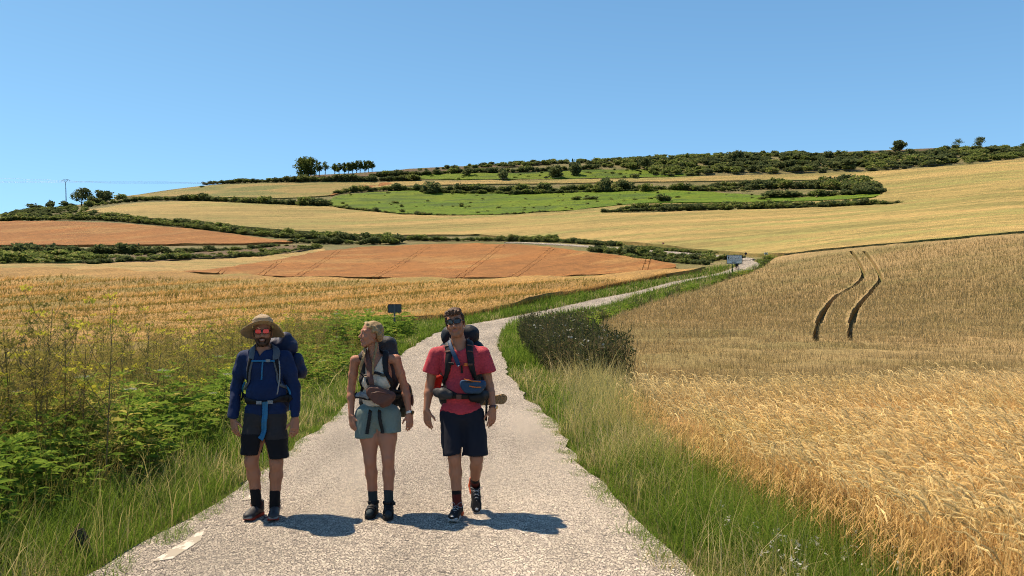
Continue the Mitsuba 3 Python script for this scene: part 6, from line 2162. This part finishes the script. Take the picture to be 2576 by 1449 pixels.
bl, bh = Q.bounds()
put(f'{KEY}__shorts', cloth(shorts3, bl, bh, 0.006, 0.007, 8, 52, (1, 1, .7)), 'navy_black', True)
for c, sg in ((P(368, LEG + 360, -.03), -1), (P(828, LEG + 365, -.02), 1)):
    PKT = Form(.012).ell(c, (.024, .064, .105))
    put(num(f'{KEY}__shorts__cargo_pocket'), rounded_pack(PKT, .006, .006, 18, 53), 'navy_black', True)


def cover(X):
    return np.minimum(S(X), Q(X))


SHOE2 = shoe_mesh('low', 0.30)
mats = {'upper': 'sole_black', 'sole': 'shoe_pale', 'bumper': 'shoe_pale', 'lace': 'lace_pale'}
for k in (0, 1):
    top = an[k] + (kn[k] - an[k]) * (0.32, 0.24)[k]
    SK = Form(0.012).cone(an[k] + np.array([0, 0, -.04]) * (1 - k), top, .041, .042)
    ax = unit(kn[k] - an[k])
    bl, bh = SK.bounds(0.05)
    sk = lambda X, lo_=None: np.maximum(SK(X), (X - top) @ ax)
    V, Fc = cloth(sk, bl, bh, .005, .002, 40, k)
    t = ((V[Fc].mean(1) - top) @ ax) > -.035
    key = num(f'{KEY}__sock')
    for n_, m, mat in (('', ~t, 'dark_red_sock'), ('__cuff', t, 'black_cloth')):
        use, inv = np.unique(Fc[m], return_inverse=True)
        put(key + n_, (V[use], inv.reshape(-1, 3)), mat, True)
place_shoe(KEY, SHOE2, mats, (an[0][0], an[0][1] - .005, 0.004), -0.14, 0.0)
place_shoe(KEY, SHOE2, mats, tuple(an[1] + (.0, .03, -.085)), 0.16, 0.86)
hc = an[1] + (-.012, .055, -.012)
for o, c in (('', Form(.01).ell(np.array([an[0][0] + .035, an[0][1] + .03, .032]), (.020, .05, .026))), ('_001', Form(.012).chain([an[1] + (-.036, .045, .035), an[1] + (-.040, .06, -.03), an[1] + (-.030, .03, -.085)], [.014, .020, .018]))):
    bl, bh = c.bounds(.01)
    put(f'{KEY}__shoe{o}__heel', net(c, bl, bh, .004), 'sole_orange', True)
# watch
an0 = unit(wr[1] - el[1])
WF = Form(0.01).cone(el[1], wr[1], .039, .026)
c = wr[1] - an0 * .012
a1 = unit(np.cross(an0, (0, 1, 0)))
a2 = np.cross(an0, a1)
put(f'{KEY}__watch__band', ribbon(WF, c + .033 * (np.cos(ang)[:, None] * a1 + np.sin(ang)[:, None] * a2), .021, .004, .003, 30), 'leather_brown', True)
f0 = snap(WF, (c + (.030, -.014, 0))[None], .009)[0]
g0 = unit(f0 - c)
put(f'{KEY}__watch__dial', tube([f0 - g0 * .004, f0 + g0 * .005], .019, 18), 'steel', 40)
labels[f'{KEY}__watch'] = {'label': 'steel watch on a brown strap'}
tag(KEY, 'young man with curly brown hair and dark sunglasses in a red T-shirt', 'person')

# his backpack
KEY2 = 'backpack_002'
PK = Form(0.03)
box_form(PK, P(575, 850, .27), (.165, .11, .27), .06)
put(f'{KEY2}__main_bag', rounded_pack(PK, seed=61), 'dark_navy_pack', True)
LD = Form(0.02)
box_form(LD, P(558, 415, .26), (.140, .075, .070), .045)
put(f'{KEY2}__lid', rounded_pack(LD, .007, .010, 15, 62), 'dark_navy_pack', True)
for k, pts in enumerate(([P(430, 430, .15), P(400, 435, .05), P(390, 470, -.06), P(385, 600, -.13), P(385, 760, -.13), P(365, 870, -.10), P(345, 930, .0)],
                         [P(660, 425, .15), P(680, 430, .05), P(685, 470, -.06), P(690, 600, -.13), P(705, 760, -.13), P(735, 860, -.10), P(770, 930, .0)])):
    strap(f'{KEY2}__shoulder_strap', pts, [.062, .066, .066, .062, .056, .040, .030], 'black_strap', .016, .006, 48, S)
    for z in (1, 2):
        q = pts[2] + (pts[3] - pts[2]) * (0.25 + 0.55 * (z - 1))
        put(num(f'{KEY2}__shoulder_strap' + ('' if k == 0 else '_001') + '__stitched_band'), ribbon(S, np.array([q + (-.034, 0, 0), q, q + (.034, 0, 0)]), .012, .004, .023, 12), 'brown_bag', True)
strap(f'{KEY2}__chest_strap', [P(395, 730, -.15), P(480, 735, -.16), P(590, 740, -.16), P(700, 738, -.15)], .022, 'black_strap', .006, .024, 40, S)
put(f'{KEY2}__chest_strap__buckle', slab(snap(S, P(620, 742, -.15)[None], .034)[0], (.016, .006, .012)), 'orange_trim')
put(f'{KEY2}__chest_strap__buckle_001', slab(snap(S, P(680, 741, -.15)[None], .034)[0], (.022, .005, .008)), 'brown_bag')
put(f'{KEY2}__chest_strap__loose_end', ribbon(S, np.array([P(570, 755, -.15), P(572, 800, -.15), P(575, 850, -.15)]), .020, .004, .020, 16), 'black_strap', True)
strap(f'{KEY2}__hip_belt', [P(290, 1040, .10), P(300, 1060, -.02), P(400, 1085, -.12), P(520, 1110, -.14), P(640, 1115, -.14), P(760, 1110, -.12), P(835, 1085, -.02), P(845, 1060, .10)], [.10, .10, .09, .045, .045, .075, .10, .10], 'black_strap', .014, .006, 64, cover)
put(f'{KEY2}__hip_belt__buckle', slab(snap(cover, P(538, 1115, -.15)[None], .030)[0], (.022, .008, .020)), 'brown_bag')
HP = Form(.02).chain([P(300, 1060, -.06), P(360, 1075, -.12), P(430, 1090, -.13)], [.044, .048, .036])
put(f'{KEY2}__hip_belt__pocket', rounded_pack(HP, .006, .006, 14, 63), 'charcoal_pack', True)
HP = Form(.02).chain([P(700, 1120, -.13), P(770, 1105, -.10), P(825, 1090, -.03)], [.040, .052, .050])
put(f'{KEY2}__hip_belt__pocket_001', rounded_pack(HP, .006, .006, 14, 64), 'black_strap', True)
put(f'{KEY2}__side_webbing', ribbon(S, np.array([P(800, 880, .02), P(835, 1000, .0), P(858, 1120, .0), P(855, 1250, .0), P(850, 1382, .0)]), .020, .005, .03, 30, wdir=(0, -1, 0), hug=False), 'black_strap', True)
RD = Form(.02).chain([P(300, 905, .16), P(290, 990, .16)], [.045, .04])
put(f'{KEY2}__red_pocket', rounded_pack(RD, .006, .008, 20, 65), 'red_cloth', True)
tag(KEY2, 'dark navy backpack with black straps and hip belt on the man in the red shirt', 'backpack')
# his blue pouch on a blue strap
KEY2 = 'shoulder_pouch'
PO = Form(.02).chain([P(620, 960, -.17), P(700, 975, -.17), P(790, 965, -.15)], [.052, .055, .048]).cone(P(640, 1010, -.17), P(760, 1020, -.16), .045, .040)
by = P(700, 980, -.165)[1]
bl, bh = PO.bounds()
pz = P(0, 905)[2]
put(f'{KEY2}__pouch', cloth(lambda X: np.maximum(np.maximum(PO(X), np.abs(X[:, 1] - by) - .035), X[:, 2] - pz), bl, bh, .005, .004, 16, 66), 'blue_pouch', True)
for k, (a, b, m) in enumerate((((602, 908), (790, 935), 'orange_trim'), ((610, 930), (700, 940), 'charcoal_pack'), ((660, 985), (795, 1000), 'orange_trim'))):
    mid = ((a[0] + b[0]) / 2, (a[1] + b[1]) / 2 + 6)
    put(num(f'{KEY2}__zip'), tube([P(*a, -.203), P(*mid, -.207), P(*b, -.195)], .0055, 6), m, True)
strap(f'{KEY2}__strap', [P(438, 480, .0), P(455, 560, -.09), P(510, 690, -.15), P(550, 800, -.17), P(580, 920, -.17), P(590, 990, -.17)], [.030, .034, .036, .036, .045, .05], 'blue_pouch', .006, .024, 44, S)
tag(KEY2, 'blue shoulder pouch with orange zips hanging at the waist of the red-shirted man', 'bag')
# a tan sole that sticks out at the side of the pack
KEY2 = 'sandal'
c = P(1020, 1135, .30)
line = LineString([(-.17, 0), (-.05, .0), (.02, .002)]).buffer(.040).union(shapely.Point(.01, .0).buffer(.047)).buffer(.03).buffer(-.03)
m = trimesh.creation.extrude_polygon(line.simplify(.001), .022)
v = np.array(m.vertices)
put(KEY2 + '__sole', (np.stack([v[:, 0], v[:, 2] - .011 + .05 * v[:, 0], v[:, 1] + .10 * v[:, 0]], 1) + c, np.array(m.faces)), 'tan_sole')
put(KEY2 + '__tread', join([slab(c + (x, -.014 + .05 * x, .10 * x + .02 * sgn), (.006, .004, .014), .002) for x in np.linspace(-.14, .03, 7) for sgn in (-1, 1)])[:2], 'tan_sole')
tag(KEY2, 'tan oval sandal sole poking out behind the red-shirted man at hip height', 'sandal')
labels[KEY2 + '__tread'] = {'kind': 'stuff'}
# ------------------------------------------------------------------ signs, the power line, the walker behind the sign
diffuse('sign_grey', lambda p, n, uv: mix((0.045, 0.052, 0.058), (0.065, 0.07, 0.075), noise(p.x * 6, p.y * 6, p.z * 6)), 0.5, 0.4)
diffuse('sign_face', lambda p, n, uv: mix((0.70, 0.68, 0.64), (0.78, 0.76, 0.72), noise(p.x * 3, p.y * 3, p.z * 3)), 0.5, 0.4)
diffuse('sign_dark', (0.018, 0.022, 0.03), 0.5)
diffuse('sign_white', (0.82, 0.80, 0.76), 0.5, 0.4)
diffuse('sign_red', (0.40, 0.03, 0.02), 0.5, 0.4)
diffuse('sign_yellow', (0.50, 0.42, 0.06), 0.5)
diffuse('post_steel', (0.09, 0.095, 0.10), 0.45, 0.5)


def bar(a, b, w, d=None):
    """A square post between two points."""
    a, b = np.asarray(a, float), np.asarray(b, float)
    z = unit(b - a)
    x = unit(np.cross((0, 1.0, 0.001), z))
    return slab((a + b) / 2, (w / 2, (d or w) / 2, np.linalg.norm(b - a) / 2), 0.004, np.stack([x, np.cross(z, x), z]))


def plate(c, w, h, r, th, az=0.0, holes=0.0):
    """A rounded upright plate facing the camera side (-y), turned by az."""
    g = shapely.box(-w / 2, -h / 2, w / 2, h / 2).buffer(-r).buffer(r, quad_segs=4)
    if holes:
        g = g.difference(g.buffer(-holes))
    return lift(g, c, th, az)


def lift(g, c, th, az=0.0):
    m = [trimesh.creation.extrude_polygon(q, th) for q in getattr(g, 'geoms', [g])]
    m = trimesh.util.concatenate(m)
    v = np.array(m.vertices)
    ca, sa = math.cos(az), math.sin(az)
    x, d = v[:, 0], -v[:, 2]
    return np.stack([x * ca - d * sa, x * sa + d * ca, v[:, 1]], 1) + c, np.array(m.faces)


def letters(text, c, height, width, th, az=0.0, y=0.0):
    m = meshkit.text_mesh(text, height, th)
    v = np.array(m.vertices)
    v[:, 0] = (v[:, 0] - v[:, 0].mean()) * min(1.3, width / np.ptp(v[:, 0]))
    ca, sa = math.cos(az), math.sin(az)
    d = -v[:, 2] - y
    return np.stack([v[:, 0] * ca - d * sa, v[:, 0] * sa + d * ca, v[:, 1]], 1) + c, np.array(m.faces)


# the back of a road sign on the left verge
g = ground(993, 858)[0]
Y = g[1]
c = at(993, 776, Y)
s = Y / F
put('road_sign__panel', plate(c, 33 * s, 20.5 * s, 2.2 * s, 0.012, 0.0), 'sign_grey')
put('road_sign__rim', plate(c + (0, .004, 0), 34.5 * s, 22 * s, 2.6 * s, 0.024, 0.0, 1.0 * s), 'sign_dark')
put('road_sign__post', bar((c[0], Y + .0, g[2] - .2), (c[0], Y + .0, c[2] + 10.6 * s), .085, .05), 'post_steel')
scene['road_sign__post']['to_world'] = T().translate([0, -0.045, 0])
tag('road_sign', 'grey back of a rectangular road sign standing in the leafy clump', 'road sign')

# the information sign by the bend
gl, gr2 = ground(1843, 693)[0], ground(1858, 697)[0]
Y = gl[1]
s = Y / F
c = at(1847.5, 652.5, Y)
put('information_sign__panel', plate(c, 38.6 * s, 21.2 * s, 1.2 * s, .03, .0), 'sign_face')
put('information_sign__border', plate(c + (0, -.012, 0), 40 * s, 22.6 * s, 1.6 * s, .04, .0, 1.25 * s), 'sign_dark')
for k, px in enumerate((1842, 1857)):
    x = at(px, 660, Y)[0]
    put(num('information_sign__post'), bar((x, Y + .07, float(tz(x, Y)) - .3), (x, Y + .07, c[2] + 9 * s), .09), 'sign_dark')
txt = []
for y0, x0, wd, t in ((5.6, 2.5, 25, 'CAMINOS Y OBRAS'), (2.4, 3.5, 26, 'RED DE CARRETERAS'), (-3.6, -9.0, 19, 'CONSERVACION'), (-3.6, 9.2, 16, 'ORDINARIA')):
    txt.append(letters(t, c + (x0 * s, 0, y0 * s - .8 * s), 1.7 * s, wd * s, .012, 0, .030))
put('information_sign__lettering', join(txt)[:2], 'sign_dark')
put('information_sign__line', slab(c + (0, -.034, -1.0 * s), (18 * s, .004, .25 * s), .001), 'sign_dark')
put('information_sign__label_plate', slab(c + (-1.2 * s, -.036, -7.0 * s), (6.2 * s, .006, .95 * s), .002), 'sign_dark')
put('information_sign__crest', join([slab(c + (-14.6 * s, -.034, 3.6 * s), (1.3 * s, .004, 3.2 * s), .002), slab(c + (-14.6 * s, -.036, 6.0 * s), (2.1 * s, .004, .7 * s), .002)])[:2], 'sign_dark')
tag('information_sign', 'large pale information sign with dark lettering on two posts by the bend', 'sign')

# triangular warning sign
g = ground(1668, 622)[0]
Y = g[1]
s = Y / F
c = at(1668, 613.5, Y)
tri = Polygon([(-5.2 * s, -4 * s), (5.2 * s, -4 * s), (0, 5 * s)]).buffer(-.6 * s).buffer(.6 * s)
put('warning_sign__border', lift(tri.difference(tri.buffer(-1.3 * s)), c + (0, -.01, 0), .03), 'sign_red')
put('warning_sign__panel', lift(tri.buffer(-1.2 * s), c, .02), 'sign_white')
put('warning_sign__symbol', lift(LineString([(-1.6 * s, -2.2 * s), (-.6 * s, -.6 * s), (.4 * s, -1.4 * s), (.9 * s, .6 * s)]).buffer(.7 * s), c + (0, -.024, 0), .01), 'sign_dark')
put('warning_sign__post', bar((c[0], Y + .05, g[2] - .2), (c[0], Y + .05, c[2] + 2 * s), .10), 'post_steel')
tag('warning_sign', 'triangular red-bordered warning sign above the upper road', 'road sign')
# round sign seen from behind
g = ground(1876, 648)[0]
Y = g[1]
s = Y / F
c = at(1876, 638, Y)
put('round_sign__disc', tube([c + (0, .0, 0), c + (0, .03, 0)], 3.3 * s, 20), 'sign_dark', 30)
put('round_sign__post', bar((c[0], Y + .06, g[2] - .2), (c[0], Y + .06, c[2] + 2 * s), .07), 'post_steel')
tag('round_sign', 'small dark round sign just behind the information sign', 'road sign')
# chevron board
g = ground(1926, 652)[0]
Y = g[1]
s = Y / F
c = at(1927, 638, Y)
put('chevron_sign__panel', plate(c, 9 * s, 5.4 * s, .4 * s, .03), 'sign_white')
for x0 in (-2.4, 1.6):
    q = Polygon([(x0 + 2.2, 2.7), (x0 + .2, 2.7), (x0 - 1.4, 0), (x0 + .2, -2.7), (x0 + 2.2, -2.7), (x0 + .6, 0)])
    put(num('chevron_sign__arrow'), lift(Polygon(np.array(q.exterior.coords) * s), c + (0, -.034, 0), .01), 'sign_dark')
put('chevron_sign__post', bar((c[0], Y + .06, g[2] - .2), (c[0], Y + .06, c[2] + 2 * s), .07), 'post_steel')
tag('chevron_sign', 'white board with black arrows pointing left behind the bend', 'road sign')

# the power pole and its wires
diffuse('pole_dark', (0.03, 0.04, 0.055), 0.6)
scene['mat_wire'] = two({'type': 'principled', 'base_color': C(0.045, 0.05, 0.06), 'roughness': 0.5})
g = ground(167, 520)[0]
Y = g[1]
s = Y / F
top = at(165, 459.5, Y)
put('power_pole__post', tube([g - (0, 0, .5), top], [.38, .22], 8), 'pole_dark', 40)
arm = [(155, 454), (159, 452.6), (165, 450.4), (171, 452.2), (175, 453)]
A = [at(a, b, Y) for a, b in arm]
put('power_pole__crossarm', join([tube(A, .13, 5), tube([A[1], top, A[3]], .13, 5), tube([A[1], A[1] + (A[3] - A[1]) * .5 - (0, 0, .2), A[3]], .06, 4)])[:2], 'pole_dark')
for a in (A[0], at(165, 456, Y), A[4]):
    put(num('power_pole__insulator'), tube([a, a - (0, 0, .9)], .09, 6), 'sign_grey', 40)
tag('power_pole', 'power pole with a triangular crossarm on the skyline at the left', 'power pole')
for k, (y0, y1, y2, y3, dd, lab) in enumerate(((447.5, 454.6, 458.7, 462, 0, 'highest of the three overhead wires'), (455.0, 456.8, 460.8, 464, 2, 'middle one of the three overhead wires'), (458.5, 459.2, 462.8, 466, 4, 'lowest of the three overhead wires'))):
    pts = [at(-420, y0 - 4, Y - 60), at(-100, y0 - 1.6, Y - 20), at(0, y0 + .5, Y - 8), at(165, y1, Y + dd), at(330, (y1 + y2) / 2 + .3, Y + 25), at(520, y2, Y + 55), at(760, y3, Y + 80)]
    p = spline(pts, 10)
    key = num('overhead_wire')
    put(key, tube(p, .05, 4), 'wire')
    tag(key, lab + ' at the left', 'wire')
# a second line that crosses in front of the scrub hill
for k, (a, b, lab) in enumerate((((1130, 453, 1480, 440), (2040, 428, 2576, 398), 'upper thin wire that crosses in front of the hillside'), ((1130, 456, 1480, 446), (2040, 432, 2576, 403), 'lower thin wire that crosses in front of the hillside'))):
    p = spline([at(a[0], a[1] + 2, 470), at(a[2], a[3] + 3, 470), at(b[0], b[1] + 2, 475), at(b[2], b[3] + 2, 480), at(2800, b[3] - 12, 480)], 12)
    key = num('overhead_wire')
    put(key, tube(p, .06, 4), 'wire')
    tag(key, lab, 'wire')

# the walker half hidden behind the information sign
g = ground(1853, 678)[0]
Y = g[1]
s = Y / F
ax = np.array([1, 0, 0.0])
J = lambda x, y, z: g + (x, y, z)
B = Form(.02)
head_form(B, J(0, 0, 1.60), rot_frame(0.0))
B.cone(J(0, .02, 1.5), J(0, .02, 1.42), .055, .06).ell(J(0, .02, 1.2), (.16, .11, .24)).ell(J(0, .02, .95), (.15, .11, .14))
skin_parts(B, [J(-.19, .02, 1.37), J(.19, .02, 1.37)], [J(-.25, .03, 1.1), J(.25, .03, 1.1)], [J(-.27, -.04, .86), J(.27, -.04, .86)], [J(-.09, .02, .9), J(.09, .02, .9)], [J(-.11, -.1, .5), J(.09, .05, .48)],
           [J(-.11, .02, .09), J(.08, .2, .12)], [J(-.11, -.18, .02), J(.08, -.02, .03)], J(0, .02, 1.45), J(0, 0, 1.6))
B.cone(J(-.27, -.04, .86), J(-.27, -.06, .74), .03, .022).cone(J(.27, -.04, .86), J(.27, -.06, .74), .03, .022)
B.cone(J(-.11, .02, .06), J(-.11, -.17, .03), .04, .035).cone(J(.08, .2, .1), J(.08, .02, .04), .04, .035)
lo, hi = B.bounds()
V, Fc = net(B, lo, hi, .02)
put('person_003__body', (V, Fc), 'skin', True, color=np.full((len(V), 3), (0.16, 0.085, 0.055)))
S3 = Form(.03).ell(J(0, .02, 1.2), (.19, .14, .27)).cone(J(-.1, .02, 1.38), J(-.24, .03, 1.12), .075, .06).cone(J(.1, .02, 1.38), J(.24, .03, 1.12), .075, .06).ell(J(0, .2, 1.2), (.17, .14, .3))
lo, hi = S3.bounds()
put('person_003__shirt', cloth(S3, lo, hi, .014, .008, 8, 2), 'black_cloth', True)
S3 = Form(.03).ell(J(0, .02, .93), (.18, .13, .14)).cone(J(-.09, .02, .9), J(-.11, -.08, .52), .11, .085).cone(J(.09, .02, .9), J(.09, .04, .50), .11, .085)
lo, hi = S3.bounds()
put('person_003__shorts', cloth(S3, lo, hi, .014, .008, 8, 3), 'black_cloth', True)
tag('person_003', 'distant walker in dark clothes, mostly hidden behind the information sign', 'person')
